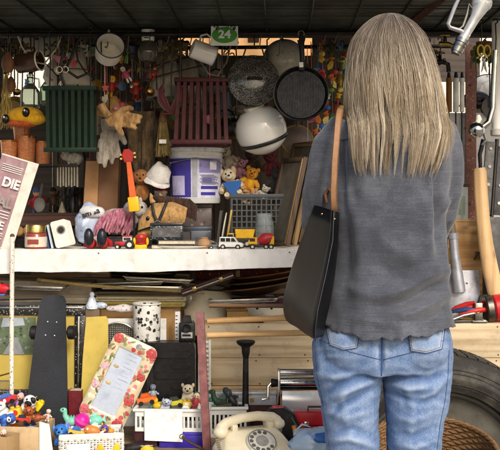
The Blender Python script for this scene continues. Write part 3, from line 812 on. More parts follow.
# white felt hat behind the straps
t = T('sun_hat', 'off white cloth hat hanging crown up behind the black straps', 'hat', 76, 68, 3.28)
m = MB(t); m.lathe([(.01, 21), (5, 20.5), (8.5, 18), (10, 10), (12, -4), (17, -16), (18, -18), (16.5, -16.5), (11, -4), (8, 12), (.01, 19)], 30); m.out('crown', M('cfc8b8', .9, 0, .1, 30, .4, 200, .3, '7a6b58'), jit=1.2)
m = MB(t); m.tube([(11.6 * math.cos(a * .2), 11.6 * math.sin(a * .2), -2.5) for a in range(32)], 1.1, 6, True); m.out('hat_band', M('8d7f6b', .8)); wire(t, 0, 0, 20)
t = T('cloth_bag', 'small white cotton pouch hanging behind the straps over the crate', 'pouch', 54, 72, 3.42)
m = MB(t); m.lathe([(.01, -15), (7, -14), (10, -6), (8, 6), (3, 12), (4.5, 16), (3.6, 16), (2, 12)], 20); m.out('pouch_body', M('dcd8cb', .9, 0, .08, 30, .4, 200, .2), jit=2)
wire(t, 0, 0, 14)
# lamp in a white cap
t = T('bulb_lamp', 'dark glass globe lamp with white printed cap hanging from the rail', 'lamp', 148, 40, 3.12)
m = MB(t); m.lathe([(.01, 10), (6.6, 10), (6.8, 8), (6.2, -1), (.01, -1)], 28); m.out('cap', WHT)
for k in range(3): MB(t).box(-3.2, 3.4 - k, -6.75, -6.3, 5.6 - k * 2.4, 6.6 - k * 2.4).out('printed_line', BLK)
m = MB(t); m.lathe([(5.6, -1.2), (8, -4), (10.5, -10), (10.2, -16), (7, -21), (.01, -22.5)], 32); m.out('globe', M('4a453c', .12, 0, .2, 20, 0, 100, .1, '2a2722', 40, .6)); wire(t, 0, 0, 10)
# felt hats with sticks
for i, (x, y, Y, s, lab, col) in enumerate(((165, 74, 3.26, 1.25, 'left of two limp grey felt hats behind the crossed sticks', '9a9382'), (187, 78, 3.32, 1.15, 'right of two limp grey felt hats next to the hanging white mug', 'a89e8a'))):
    t = T('felt_hat', lab, 'hat', x, y, Y, group='grey felt hats')
    m = MB(t); m.lathe([(.01, 18 * s), (5 * s, 17 * s), (9 * s, 8 * s), (13 * s, -10 * s), (15 * s, -20 * s), (13 * s, -19 * s), (8 * s, 6 * s), (.01, 15 * s)], 26); m.out('felt', FUR(col, None, 40, .1), jit=3); wire(t, 0, 0, 16)
t = T('stick_rack', 'thin dark sticks crossing in front of the grey felt hats', 'rack', 165, 72, 3.2)
for q in (((-28, 0, -10), (46, -2, 8)), ((-24, -2, 2), (40, 0, 18)), ((-10, 0, 22), (-8, 0, -18)), ((17, 0, 30), (16, 0, -40)), ((-22, 1, -20), (8, 1, 24))):
    MB(t).tube([q[0], (Vector(q[0]) + Vector(q[1])) / 2 + Vector((0, 0, 1)), q[1]], .7, 6).out('stick', M('2e2119', .6))
wire(t, -8, 0, 20); wire(t, 17, 0, 28)
# white mug lying on its side
t = T('white_mug', 'white enamel mug hanging on its side beside the number sign', 'mug', 203, 52, 3.08)
m = MB(t).rot(ry=108, rz=16, at=(-11, 0, 4)); pot_shell(m, 9.6, 9.9, 24); m.out('body', M('dedbd4', .25, 0, .04, 20, .05, 90, .12, '8a7458', 30, .3))
m = MB(t).rot(ry=108, rz=16, at=(-11, 0, 4)); m.tube([(9.9 * math.cos(a * .157), 9.9 * math.sin(a * .157), 24) for a in range(40)], .6, 8, True); m.out('rim', M('9fb0c8', .3))
m = MB(t); m.tube([(-3, 0, 11), (-2, 0, 16.5), (4, 0, 18), (9, 0, 14), (8, 0, 8)], 1.1, 8); m.out('handle', M('dedbd4', .25)); wire(t, 2, 0, 17)
# the number sign
t = T('number_sign', 'white card with green oval and number 24 hung under the roof edge', 'sign', 225, 36, 3.02)
m = MB(t); m.box(-14, 13, 0, .8, -9.5, 10); m.out('card', M('e6e6de', .6, 0, .05, 20, .1, 100, .15))
m = MB(t); m.prism([(12.6 * math.cos(a * .157) - .5, 8 * math.sin(a * .157) + 1) for a in range(40)], -.5, -.1); m.out('green_oval', M('3f8f2e', .5, 0, .1))
text(t, '24', -.5, 1.4, -.75, 11, M('f2f2ee', .5), 'digits', bold=.35, sx=1.15)
text(t, '24', 2, 8.6, -.75, 4.5, M('3a6a30', .5), 'small_digits'); wire(t, -9, 0, 9); wire(t, 8, 0, 9)
# speckled enamel lid
t = T('speckled_pan', 'black enamel pan speckled with white hanging under the number sign', 'pan', 254, 80, 3.14)
m = MB(t).rot(rx=82, rz=6); m.lathe([(.01, 6), (8, 5.6), (15, 4.2), (19, 1.5), (21, 0), (25, -.4), (26.2, -1.4), (25, -2), (20, -1.5), (.01, 4)], 48)
m.out('lid_disc', SPOTS('15161a', ('e8e4d8', '15161a', 'd8d2c0', 'b9b2a0', '8a8678', '15161a'), 560, .3, .5, .3, coat=.4))
m = MB(t).rot(rx=82, rz=6); m.tube([(-7, 0, 5), (-6, 0, 9), (6, 0, 9), (7, 0, 5)], 1.2, 8); m.out('grip', BLK)
m = MB(t); m.tube([(-12, 1, 20), (-8, 0, 32), (0, 0, 34), (8, 0, 32), (11, 1, 21)], .8, 6); m.out('bail', BLK); wire(t, 0, 0, 33)
# grey enamel basin
t = T('enamel_basin', 'grey white enamel basin hanging by its handle between lid and grill pan', 'basin', 284, 58, 3.28)
m = MB(t).rot(rx=75, ry=-14, rz=0); m.lathe([(.01, 14), (11, 13.6), (14.5, 11), (19, 1), (20.5, 0), (21, -.8), (19.5, -.6), (14, 9), (.01, 12)], 40); m.out('bowl', M('aeaa9c', .3, 0, .12, 20, .1, 90, .35, '5d5446', 30, .25))
m = MB(t); m.tube([(-5, -2, 20), (-6, -2, 27), (2, -2, 28), (4, -2, 20)], 1.2, 8); m.out('handle', M('8b877b', .4)); wire(t, -2, -2, 27)
# black grill pan
t = T('grill_pan', 'black ribbed grill pan hanging handle up with small white price tag', 'pan', 301, 94, 3.06)
m = MB(t).rot(rx=86, rz=-4); m.lathe([(.01, -1), (24, -1), (26.5, 4), (27.5, 4.4), (27.8, 3.2), (25.6, -2.6), (.01, -3)], 48); m.out('pan', M('121316', .38, 0, .2, 40, .2, 200, .15))
m = MB(t).rot(rx=86, rz=-4)
for k in range(-8, 9):
    h = math.sqrt(22.5 ** 2 - (k * 2.6) ** 2); m.box(k * 2.6 - .5, k * 2.6 + .5, -h, h, -1, .3)
m.out('rib', M('18191c', .4))
m = MB(t); m.tube([(.5, -2, 24), (1, -5, 32), (.5, -4, 46), (.5, -2, 58)], [3.2, 2.4, 2.6, 3], 10, flat=.6); m.out('handle', M('101113', .45))
m = MB(t); m.box(-2, 2, -6.2, -5.6, 26, 31); m.out('price_tag', WHT); m = MB(t); m.tube([(3 * math.cos(a * .5), -2, 60 + 3 * math.sin(a * .5)) for a in range(13)], .7, 6, True); m.out('hanging_ring', METAL('77736a'))
# white globe lamp with dark band
t = T('globe_lampshade', 'round white glass lampshade with dark band hanging over the grey crate', 'lampshade', 261, 130, 3.2)
m = MB(t).rot(ry=-18, rx=14); m.lathe([(9, 22), (15, 20.5), (21, 15), (25, 7), (26, 0), (25, -8), (21.4, -15), (15, -20.5), (8, -23.6), (.01, -24.6)], 48); m.out('globe', M('e4e2da', .16, 0, .03, 10, 0, 50, .08, 'a79d8c', 20, .5))
m = MB(t).rot(ry=-18, rx=14); m.lathe([(25.3, -8.2), (24.2, -12)], 48); bnd = m.out('band', M('2b2a26', .35)); bnd.modifiers.new('t', 'SOLIDIFY').thickness = .0016; bnd.modifiers['t'].offset = 1
m = MB(t).rot(ry=-18, rx=14); m.lathe([(9.5, 21.6), (10.5, 25), (9, 26)], 32, caps=(False, True)); m.out('collar', M('c9c4b5', .4)); wire(t, 6, 0, 24)
# slatted crates
def slat_crate(name, lab, px, py, Y, w0, w1, h, n, col, tilt, depth=16):
    t = T(name, lab, 'crate', px, py, Y); mt = M(col, .5, 0, .2, 30, .2, 150, .25, '1d1613', 40, 0, 0, .2)
    for dy in (0, depth):
        m = MB(t).rot(rx=tilt)
        for k in range(n):
            x = (k + .5) / n * 2 - 1; m.prism([(x * w0 - w0 / n * .6, 0), (x * w0 + w0 / n * .6, 0), (x * w1 + w1 / n * .6, h), (x * w1 - w1 / n * .6, h)], dy, dy + 1.6, .3, 1)
        m.out('slat_panel', mt)
    for z0, z1, w in ((-4, .6, w0), (h - .6, h + 4, w1)):
        m = MB(t).rot(rx=tilt); m.box(-w - 1.5, w + 1.5, -.8, 2.2, z0, z1, .6); m.box(-w - 1.5, w + 1.5, depth - .6, depth + 2.2, z0, z1, .6)
        m.box(-w - 1.5, -w + .5, 2.2, depth - .6, z0, z1, .4); m.box(w - .5, w + 1.5, 2.2, depth - .6, z0, z1, .4); m.out('edge_frame', mt)
    wire(t, -w1 * .8, 0, h); wire(t, w1 * .8, 0, h); return t
slat_crate('slatted_crate', 'maroon plastic slatted crate hanging over the white paint bucket', 201, 140, 3.1, 29, 26, 60, 8, '461e1e', -6)
slat_crate('slatted_crate', 'dark green plastic slatted crate hanging left of the gloves', 70, 148, 3.05, 25, 25.5, 58, 8, '15291b', 3)
# yellow plush head with big black eyes
t = T('plush_bird', 'yellow plush bird head with shiny black eyes above the copper mugs', 'toy', 25, 116, 3.12)
m = MB(t); m.ball((0, 4, 0), (18, 13, 10), 26); m.ball((10, 0, -3), (11, 10, 6), 20); m.out('head', FUR('f8c010', 'e0a008', 120))
m = MB(t); m.ball((-3, 3, -7), (16, 11, 4.6), 22); m.out('bill', FUR('e06a1c', 'a8440e', 120))
for x, z in ((3, 3), (-18, -3.5)):
    m = MB(t); m.ball((x, -9 if x > 0 else -6, z), (3.8, 2.4, 4.8), 16); e = m.out('eye', M('101011', .2)); m = MB(t); m.ball((x - 1, -11.2 if x > 0 else -8.3, z + 1.8), (1, .5, 1.1), 10); m.out('painted_glint', M('e8e4d8', .3), parent=e)  # the small pale ball on each eye is a modelled highlight
wire(t, -4, 4, 9); wire(t, 8, 4, 8)
# copper mugs on a hanging shelf
t = T('wire_shelf', 'narrow wire shelf carrying the copper tumblers', 'shelf', 32, 166, 3.25)
for k in range(5): MB(t).tube([(-40, k * 6 - 8, -.6), (24, k * 6 - 8, -.6)], .5, 6).out('rod', BLK)
for x in (-38, 22): MB(t).tube([(x, -8, -.8), (x, 16, -.8)], .7, 6).out('cross_rod', BLK)
wire(t, -38, 16, 0); wire(t, 22, 16, 0)
COP = SPOTS('c88050', ('8b4a2a', 'e0a070', 'e8b488', 'a05a34', 'b5693a', 'b5693a'), 330, .25, .5, .3, coat=.4); COP.node_tree.nodes['Principled BSDF'].inputs['Metallic'].default_value = .3
for i, (x, y, Y, s, lab) in enumerate(((9, 165, 3.2, 1.0, 'copper coloured tumbler at the left end of the row'), (26, 164.5, 3.22, 1.15, 'copper coloured tumbler second from the left, beneath the yellow bird'), (43, 164, 3.24, .92, 'copper coloured tumbler at the right end of the row beside the green crate'))):
    t = T('copper_tumbler', lab, 'tumbler', x, y, Y, group='copper tumblers')
    m = MB(t); m.lathe([(.01, 0), (6.4 * s, 0), (7 * s, 1), (8.4 * s, 24 * s), (7.8 * s, 24 * s), (6.3 * s, 2), (.01, 1.6)], 28); m.out('cup', COP)
    m = MB(t); m.lathe([(8.6 * s, 23 * s), (8.8 * s, 24.6 * s), (7.8 * s, 24.6 * s)], 28); m.out('rim', METAL('d08a55', .3))
t = T('copper_tumbler', 'copper coloured tumbler stacked upright under the yellow bird bill', 'tumbler', 22, 141, 3.22, group='copper tumblers')
m = MB(t); m.lathe([(.01, 0), (7, 0), (7.6, 1), (9.6, 20), (9, 20), (6.8, 2), (.01, 1.6)], 28); m.out('cup', COP)
m = MB(t); m.lathe([(9.7, 19), (9.9, 20.5), (9, 20.5)], 28); m.out('rim', METAL('d08a55', .3))
# work gloves
def glove(name, lab, px, py, Y, col, col2, fingers, palm, cuff):
    t = T(name, lab, 'glove', px, py, Y); mt = FUR(col, col2, 70, .2)
    m = MB(t); m.ball(palm[0], palm[1], 20)
    for pts in fingers: m.tube(pts, [3.4, 3.2, 2.9, 1.8][:len(pts)] if len(pts) == 4 else 3, 10)
    o = m.out('hand_part', mt, jit=.8); rm = o.modifiers.new('r', 'REMESH'); rm.mode = 'VOXEL'; rm.voxel_size = .0035; o.modifiers.new('s', 'SMOOTH').iterations = 4
    m = MB(t); m.tube(cuff, [7, 7.6, 8.5], 14, flat=.55); m.out('cuff', mt, jit=1.2); wire(t, *cuff[-1]); return t
glove('work_glove', 'tan suede work glove pointing right, hung above the pale glove', 118, 120, 3.08, 'cfa468', '8a6234', [[(4, 0, 4), (12, 0, 4), (20, -1, 4), (25, -1, 3)], [(4, -1, 0), (12, -2, 0), (19, -2, -1), (23, -2, -2)], [(4, 0, -4), (11, -1, -5), (16, -1, -7), (19, -1, -9)], [(0, 0, 6), (6, -2, 11), (12, -2, 12), (16, -2, 11)], [(-2, -2, -4), (2, -4, -10), (4, -4, -14), (5, -3, -16)]], ((-2, 0, 0), (11, 4, 8)), [(-8, 0, 3), (-13, 0, 9), (-17, 0, 15)])
glove('work_glove', 'greyish white work glove with fingers drooping, below the tan glove', 109, 136, 3.16, 'b9b0a2', '857a6b', [[(-7, 0, -4), (-9, 0, -14), (-10, 0, -22), (-10, 0, -28)], [(-3, -1, -5), (-3, -1, -16), (-4, -1, -25), (-4, -1, -32)], [(2, -1, -5), (3, -1, -14), (3, -1, -22), (3, -1, -28)], [(6, 0, -4), (8, 0, -12), (9, 0, -18), (9, 0, -22)], [(8, 0, 3), (13, -1, -1), (16, -1, -6), (17, -1, -9)]], ((0, 0, 0), (9, 4, 8)), [(0, 1, 5), (0, 1, 11), (0, 1, 17)])
# dark red folded hat / leather pouches
t = T('velvet_hat', 'dark red velvet hat with two points hanging over the maroon crate', 'hat', 171, 100, 3.14)
for s in (-1, 1):
    m = MB(t); m.tube([(0, 0, -12), (s * 4, -1, -8), (s * 9, -1, 0), (s * 11, 0, 10), (s * 7, 0, 17)], [2, 6, 7.5, 5, 1.2], 14, flat=.6); m.out('flap', M('5a141e', .6, 0, .3, 30, .3, 200, .2, '2a0a10', 40, 0, .4), jit=1)
m = MB(t); m.tube([(-8, -2, -14), (8, -2, -13), (28, -1, -11)], .9, 6); m.out('cord', M('6b2028', .6)); wire(t, 0, 0, 0)
# furry things
t = T('fur_stole', 'dark brown fur stole hanging behind the tan glove', 'fur', 143, 140, 3.3)
m = MB(t)
for k in range(3): m.tube([(-8 + k * 7, 0, 28), (-9 + k * 8, -2, 8), (-8 + k * 7, -1, -14), (-6 + k * 6, 0, -32)], [5, 7, 7, 3], 14)
m.out('pelt', FUR('86704f', '3a2c1e', 60), jit=4); wire(t, 0, 0, 28)
t = T('straw_brush', 'bristly straw hand brush with white tag hanging beside the dark fur', 'brush', 163, 135, 3.2)
m = MB(t); rng = random.Random(4)
for k in range(150):
    a = rng.uniform(0, 6.28); r = rng.uniform(0, 6); m.tube([(r * math.cos(a) * .6, r * math.sin(a) * .6, 14), (r * math.cos(a), r * math.sin(a), -2), (r * math.cos(a) * 1.4 + rng.uniform(-1, 1), r * math.sin(a) * 1.2, -18 + rng.uniform(-4, 3))], .38, 4)
m.out('bristles', M('8d7a4a', .8, 0, .4, 60)); m = MB(t); m.cyl((0, 0, 13), (0, 0, 24), 4.5, 2.4, 16, .8); m.out('brush_handle', WOOD('7a5a38', '4a3420', 'z')); MB(t).box(-3, 4, -9, -8.4, -9, -5).out('tag', WHT); wire(t, 0, 0, 23)
# small bright toys hanging between the pots
def figure(lab, px, py, Y, body, head, cap, s=1.0, hang=True, rot=0, name='toy_figure', cat='toy', group=None):
    t = T(name, lab, cat, px, py, Y, group); 
    m = MB(t).rot(ry=rot); m.lathe([(.01, 0), (4 * s, 0), (5.2 * s, 3 * s), (4.6 * s, 9 * s), (2.4 * s, 12.5 * s), (.01, 12.6 * s)], 18); m.tube([(-4 * s, 0, 9 * s), (-7 * s, -2 * s, 6 * s), (-6 * s, -4 * s, 3.5 * s)], 1.5 * s, 8); m.tube([(4 * s, 0, 9 * s), (7.5 * s, -2 * s, 8 * s), (8.5 * s, -3 * s, 11 * s)], 1.5 * s, 8); m.out('torso', M(body, .5, 0, .2, 60))
    m = MB(t).rot(ry=rot); m.ball((0, 0, 15.5 * s), (4 * s, 4 * s, 4.2 * s), 18); m.ball((0, -4 * s, 15 * s), .9 * s, 8); hd = m.out('head', M(head, .5, 0, .1))
    m = MB(t).rot(ry=rot); m.lathe([(4.3 * s, 16.2 * s), (4.2 * s, 18 * s), (2.5 * s, 20.4 * s), (.01, 21 * s)], 18, caps=(True, False)); m.out('cap', M(cap, .6, 0, .2))
    for sx in (-1, 1):
        m = MB(t).rot(ry=rot); m.ball((sx * 1.5 * s, -3.6 * s, 16 * s), .6 * s, 8); m.out('eye', BLK, parent=hd)
    for sx in (-1, 1):
        m = MB(t).rot(ry=rot); m.tube([(sx * 2.2 * s, 0, .5 * s), (sx * 2.6 * s, -2 * s, -4 * s), (sx * 2.8 * s, -3.5 * s, -7 * s)], 1.7 * s, 8); m.out('leg', M(cap, .5, 0, .2))
    if hang: wire(t, 0, 0, 20 * s)
    return t
figure('small clown figure in pink and white hanging right of the enamel pot', 128, 78, 3.2, 'b8506a', 'e0c0a0', 'e8e0d4', .62, rot=-30)
figure('red and yellow puppet hanging below the white enamel pot', 110, 92, 3.22, 'a82a22', 'd8a878', 'c9962a', .8, rot=10)
figure('small red puppet with orange face hanging over the dark fur', 136, 95, 3.24, '8a1f1c', 'd86a30', '6a1a18', .75)
figure('tiny red doll hanging between the sticks', 153, 76, 3.18, 'a03028', 'c9a080', 'a03028', .5, rot=20)
t = T('straw_hat', 'floppy straw hat with pink flowers hanging behind the gloves', 'hat', 112, 106, 3.24)
m = MB(t).rot(rx=30); m.lathe([(.01, 10), (6, 9), (8, 3), (9, 0), (18, -3), (19, -3.6), (9, -1), (6.6, 6), (.01, 8.6)], 30); m.out('brim', SPOTS('a8834a', ('8a6a38', 'c49a5c'), 200, .9, .4), jit=2)
for k in range(6):
    a = k * 1.05; m = MB(t).rot(rx=30); m.ball((10 * math.cos(a), 10 * math.sin(a), 1.5), (3.4, 3.4, 2.4), 10); m.out('flower', M(('c2506a', 'a83a50', 'd88a9a')[k % 3], .7, 0, .3, 90))
wire(t, 0, 0, 9)
# wind chime / dried bunches at the far left
for i, (x, y, Y, lab) in enumerate(((8, 62, 3.1, 'brown turned wooden bell hanging at the left edge by a cord'), (11, 84, 3.22, 'smaller wooden bell hanging below the left edge bell'))):
    t = T('wooden_bell', lab, 'bell', x, y, Y); s = 1 - .25 * i
    m = MB(t); m.lathe([(1, 10 * s), (3 * s, 8 * s), (6 * s, 2 * s), (6.5 * s, -4 * s), (4 * s, -10 * s), (.01, -11 * s)], 22); m.out('bell_body', WOOD('7a5030', '4a2d18', 'z')); m = MB(t); m.ball((0, 0, -12 * s), 1.6 * s, 10); m.out('clapper', GOLD); wire(t, 0, 0, 9 * s)
t = T('dried_bunch', 'bunch of dried straw stalks hanging left of the yellow bird', 'straw', 6, 100, 3.3); rng = random.Random(9)
m = MB(t)
for k in range(40): m.tube([(rng.uniform(-1, 1), rng.uniform(-1, 1), 30), (rng.uniform(-4, 4), rng.uniform(-3, 3), 5), (rng.uniform(-10, 10), rng.uniform(-6, 6), -24 + rng.uniform(-6, 6))], .4, 4)
m.out('stalks', M('c2a65c', .8, 0, .35)); m = MB(t); m.cyl((0, 0, 26), (0, 0, 29), 2.4, n=12); m.out('binding', BLK); wire(t, 0, 0, 28)
for i, (x, y, Y, lab, col) in enumerate(((30, 96, 3.5, 'clear glass demijohn standing back behind the brown mug', 'dfe8e0'), (50, 92, 3.48, 'pale green glass jug hanging in the bright gap', 'c9dcc8'))):
    t = T('glass_jug', lab, 'jug', x, y, Y)
    m = MB(t); m.lathe([(.01, -14), (8, -14), (10, -10), (10, 4), (5, 11), (3.2, 14), (3.2, 20), (4, 21), (2.8, 20), (2.6, 14), (9, 3), (9, -9), (.01, -13)], 28); m.out('glass_body', GLASS(col)); m = MB(t); m.tube([(3, 0, 18), (9, 0, 17), (9.5, 0, 8)], 1, 8); m.out('handle', GLASS(col)); wire(t, 0, 0, 20)
# garland of little coloured things left of the woman's head
rng = random.Random(21)
GC = ('d8b02a', '8fb03a', 'c2682c', '3a62a8', 'cfc8a8', '6a8a3a', 'b84438', 'd8c86a')
for j in range(3):
    t = T('bead_garland', ('garland of yellow and green felt balls hanging nearest the grill pan', 'middle garland of multicoloured trinkets beside the woman', 'garland of leaves and beads half hidden by the woman\'s hair')[j], 'garland', 322 + j * 10, 50, 3.2 + .06 * j)
    x = 0
    MB(t).tube([(0, 0, 8), (1, 0, -30), (-2, 0, -62), (-4, 0, -98)], .4, 5).out('string', BLK)
    for k in range(17):
        z = 2 - k * 6; c = GC[rng.randrange(8)]; m = MB(t).rot(ry=rng.uniform(-40, 40), rz=rng.uniform(0, 180), at=(rng.uniform(-4, 4) - max(0, k - 5) * .5, rng.uniform(-3, 3), z))
        if k % 3 == 0: m.prism([(0, -5), (3, -1), (2, 4), (0, 6), (-2, 4), (-3, -1)], -.4, .4)
        elif k % 3 == 1: m.ball((0, 0, 0), (3.2, 3, 2.8), 12)
        else: m.lathe([(.01, -3), (3, -2), (2, 0), (3.6, 2.4), (.01, 3)], 10)
        m.out('trinket', M(c, .6, 0, .3, 80))
    wire(t, 0, 0, 6)
t = T('potted_bowl', 'dusty pink bowl hanging behind the picture frames', 'bowl', 297, 140, 3.42)
m = MB(t).rot(rx=72); m.lathe([(.01, 8), (9, 7), (15, 1), (16, 0), (14.5, .4), (8, 5.5), (.01, 6.5)], 30); m.out('bowl_body', M('8f8078', .5, 0, .15)); m = MB(t).rot(rx=72); m.tube([(15.6 * math.cos(a * .2), 15.6 * math.sin(a * .2), .2) for a in range(32)], .9, 6, True); m.out('rim', M('b59a3a', .5)); wire(t, 0, 0, 14)
# loose hooks along the rail
for k in range(22):
    x = 14 + k * 19 + rng.uniform(-6, 6); t = MB(at=(x, 40, 3.1)); L = rng.uniform(8, 22); zt = (RAIL_Z - P(x, 40, 3.1).z) / t.u
    t.tube([(0, 0, zt + 1.5), (1.6, 0, zt + 2.5), (2.4, 0, zt), (1, 0, zt - 3), (0, 0, zt - L + 3), (-1, 0, zt - L), (-3, 0, zt - L + 1.5)], .6, 6)
    t.out('wire_hook', METAL('6d675c', .4), label='bare wire hook hanging from the front rail', cat='hook', group='empty wire hooks on the front rail')
# ================================================================== goods on the shelf (top z = 1.0676)
SHZ = 1.0676
def SY(px, Y):           # pixel row of the shelf top at this depth
    return 200 + (HC - SHZ) / Y * F
def TS(name, lab, cat, px, Y, group=None, rz=0): return T(name, lab, cat, px, SY(px, Y) - .15, Y, group, rz=rz)
# newspaper / magazine with its rack post at left
t = T('magazine', 'worn pink and white magazine reading DIE propped at the left shelf edge', 'magazine', -8, 246, 3.0, rz=4)
m = MB(t).rot(ry=17, rx=-3); m.grid(lambda a, b: (-18 + a * 38, .8 * math.sin(a * 3 + b) + .6 * math.sin(b * 5), b * 92), 12, 12, 1.4); pg = m.out('cover', M('d9d3c6', .7, 0, .06, 20, .1, 100, .2))
m = MB(t).rot(ry=17, rx=-3); m.grid(lambda a, b: (-17.9 + a * 27, -2.0 + .8 * math.sin(a * 27 / 38 * 3 + b) + .6 * math.sin(b * 5), 1.5 + b * 89), 8, 10, .2); m.out('pink_panel', M('9c7c80', .8, 0, .15, 30, .1, 100, .5, 'aa9a94', 60))
PW = M('e6ded6', .7)
def mtext(s, x, z, size, mt=PW, bold=.2, sx=1):
    o = text(t, s, 0, 0, 0, size, mt, 'headline', bold=bold, sx=sx, align='RIGHT'); a = R(17); u = U[t.name]
    o.location = Vector((x * math.cos(a) + z * math.sin(a), -3.7 + z * .052, -x * math.sin(a) + z * math.cos(a))) * u; o.rotation_euler = (R(87), R(17), 0); return o
mtext('DIE', 8.5, 65, 13, PW, .5, .9); mtext('VAL', 7, 45, 14, M('8d8680', .7), .5, .9); mtext('E', 5.5, 22, 11, PW, .4)
for z in (78, 82, 33, 80, 76, 36, 30, 12, 14, 9): 
    m = MB(t).rot(ry=17, rx=-3); m.box(-14, 7, -3, -2.6, z, z + .7); m.out('printed_line', PW)
# brown tray step in the shadow
t = TS('wooden_step', 'dark brown wooden step raising the figurines at the back of the shelf', 'step', 60, 3.42)
m = MB(t); m.box(-52, 22, 0, 26, 28, 31, .5); m.out('step_board', WOOD('4d3024', '2c1a12', 'x'))
for x in (-50, 18): MB(t).box(x, x + 3, 1, 25, 0, 27.8, .3).out('step_side', WOOD('4d3024', '2c1a12', 'z'))
m = MB(t); m.box(-46.8, 17.8, .5, 2, 18, 27.8); m.out('front_board', WOOD('5a382a', '33201a', 'x'))
ZST = SHZ + 31 * 3.42 / F
def TP(name, lab, cat, px, Y, group=None): return T(name, lab, cat, px, 200 + (HC - ZST - .0004) / Y * F, Y, group)
# jar, wooden balls, books at left
t = TS('glass_jar', 'jar with gold lid and dark red label beside the post', 'jar', 36, 3.08)
m = MB(t); m.lathe([(.01, 0), (10, 0), (11, 1), (11, 14), (9.5, 16), (.01, 16)], 32); m.out('jar_body', M('8a3a34', .25, 0, .1, 20, 0, 60, .1, '3a1512', 30, .4))
m = MB(t); m.lathe([(11.15, 2), (11.15, 12)], 32); lb = m.out('label_band', M('cfc6b4', .6, 0, .08)); MB(t).box(-6, 5, -11.9, -11.3, 5, 9.5, .2).out('label_print', M('8c3c36', .6))
m = MB(t); m.lathe([(.01, 24), (9.5, 24), (10.2, 23), (10.2, 16.2), (.01, 16.2)], 32); m.out('lid', METAL('cdb06a', .3))
for i, (x, Y, lab) in enumerate(((19, 3.12, 'left of two round wooden balls on a black tin by the magazine'), (28, 3.2, 'right of two round wooden balls close to the gold lidded jar'))):
    t = T('wooden_ball', lab, 'ball', x, 236, Y); m = MB(t); m.ball((0, 0, 5), 5, 20); m.out('ball', WOOD('c99a62', '9a6c3a', 'x')); 
    m = MB(t); m.ball((0, 0, 10.4), (1.2, 1.2, .8), 8); m.out('stem', M('5a3c20', .7))
t = TS('black_tin', 'low black tin under the two wooden balls', 'tin', 23, 3.16)
zt_ = (P(23, 236, 3.16).z - SHZ) / U[t.name]
m = MB(t); m.box(-9, 11, -9, 9, 0, zt_ - 1.7, .6); m.out('tin_body', M('24201f', .4, .3)); MB(t).box(-9.4, 11.4, -9.4, 9.4, zt_ - 1.6, zt_ - .2, .4).out('lid', M('2d2826', .4, .3))
def book(lab, px, Y, w, h, d, cover, tilt=0, rz=0, name='book'):
    t = TS(name, lab, 'book', px, Y, rz=rz); s = math.sin(R(abs(tilt)))
    m = MB(t).rot(ry=tilt, at=(0, 0, w * s * .5)); m.box(-w / 2 + .5, w / 2 - .5, .6, d, .5, h - .5); m.out('pages', M('d8cdb4', .8, 0, .1, 200))
    m = MB(t).rot(ry=tilt, at=(0, 0, w * s * .5)); m.box(-w / 2, -w / 2 + .49, 0, d, 0, h); m.box(w / 2 - .49, w / 2, 0, d, 0, h); m.box(-w / 2 + .49, w / 2 - .49, 0, .59, 0, h); m.out('cover', M(cover, .5, 0, .12, 40))
    return t
book('thin dark blue book leaning left between the jar and the white album', 48.5, 3.08, 2.4, 23, 16, '2c3f66', -12)
book('thin pale blue book leaning against the white album', 52.5, 3.08, 2.2, 24, 16, 'b8c6d4', -12)
book('thin dark brown book standing against the white album', 57, 3.08, 2.4, 27, 16, '40302a', -13)
t = TS('white_album', 'white board book with round dark hole leaning on the shelf', 'book', 67, 3.06)
for k in range(4):
    a = R(-14); m = MB(t).rot(ry=-14, at=(-3 + k * 1.1, k * 1.6, 2.2 + k * .1)); m.prism(rrect(-8, 8, 0, 27 - k * .6, 2.4), 0, 1.3, .2, 1); m.out('page', M('dcd8cc', .6, 0, .06, 30, .1, 100, .2))
m = MB(t).rot(ry=-14, at=(-3, 0, 2.2)); m.prism([(1 + 3.2 * math.cos(a * .26), 17 + 3.2 * math.sin(a * .26)) for a in range(24)], -.4, -.05); m.out('dark_disc', M('26241f', .6))
m = MB(t).rot(ry=-14, at=(-3, 0, 2.2)); m.prism([(1 + 4.6 * math.cos(a * .26), 17 + 4.6 * math.sin(a * .26)) for a in range(24)], -.05, -.01); m.out('disc_ring', M('8a8478', .6))
# black boots of a doll in red trousers
t = TS('toy_doll', 'doll lying back in red trousers with big shiny black boots towards the viewer', 'doll', 97, 3.06)
for sx in (-1, 1):
    m = MB(t); m.tube([(sx * 6, 4, 5), (sx * 6.5, -3, 6), (sx * 6.5, -8, 7)], [5.4, 5.6, 5.2], 14); o = m.out('leg', M('b01f28', .7, 0, .2, 40, .3))
    m = MB(t); m.ball((sx * 6.5, -11, 12), (5, 4.6, 9), 18); m.out('boot', M('20242c', .22, 0, .1, 30, .1, 100, .05, '444', 30, .4) if False else M('20242c', .22, 0, .1), parent=o)
m = MB(t); m.ball((0, 14, 6.4), (9, 13, 6.4), 20); m.out('jacket', M('c9c2b8', .8, 0, .15)); m = MB(t); m.ball((0, 32, 6.4), (6, 6.4, 6), 18); m.out('head', M('e0b898', .5)); m = MB(t); m.ball((0, 36, 6.4), (6.2, 5.4, 6.2), 18); m.out('cap', M('9c1d26', .8))
for sx in (-1, 1): MB(t).tube([(sx * 7, 18, 8), (sx * 12, 12, 6), (sx * 13, 5, 3)], [2.6, 2.2, 1.8], 10).out('arm', M('b01f28', .7))
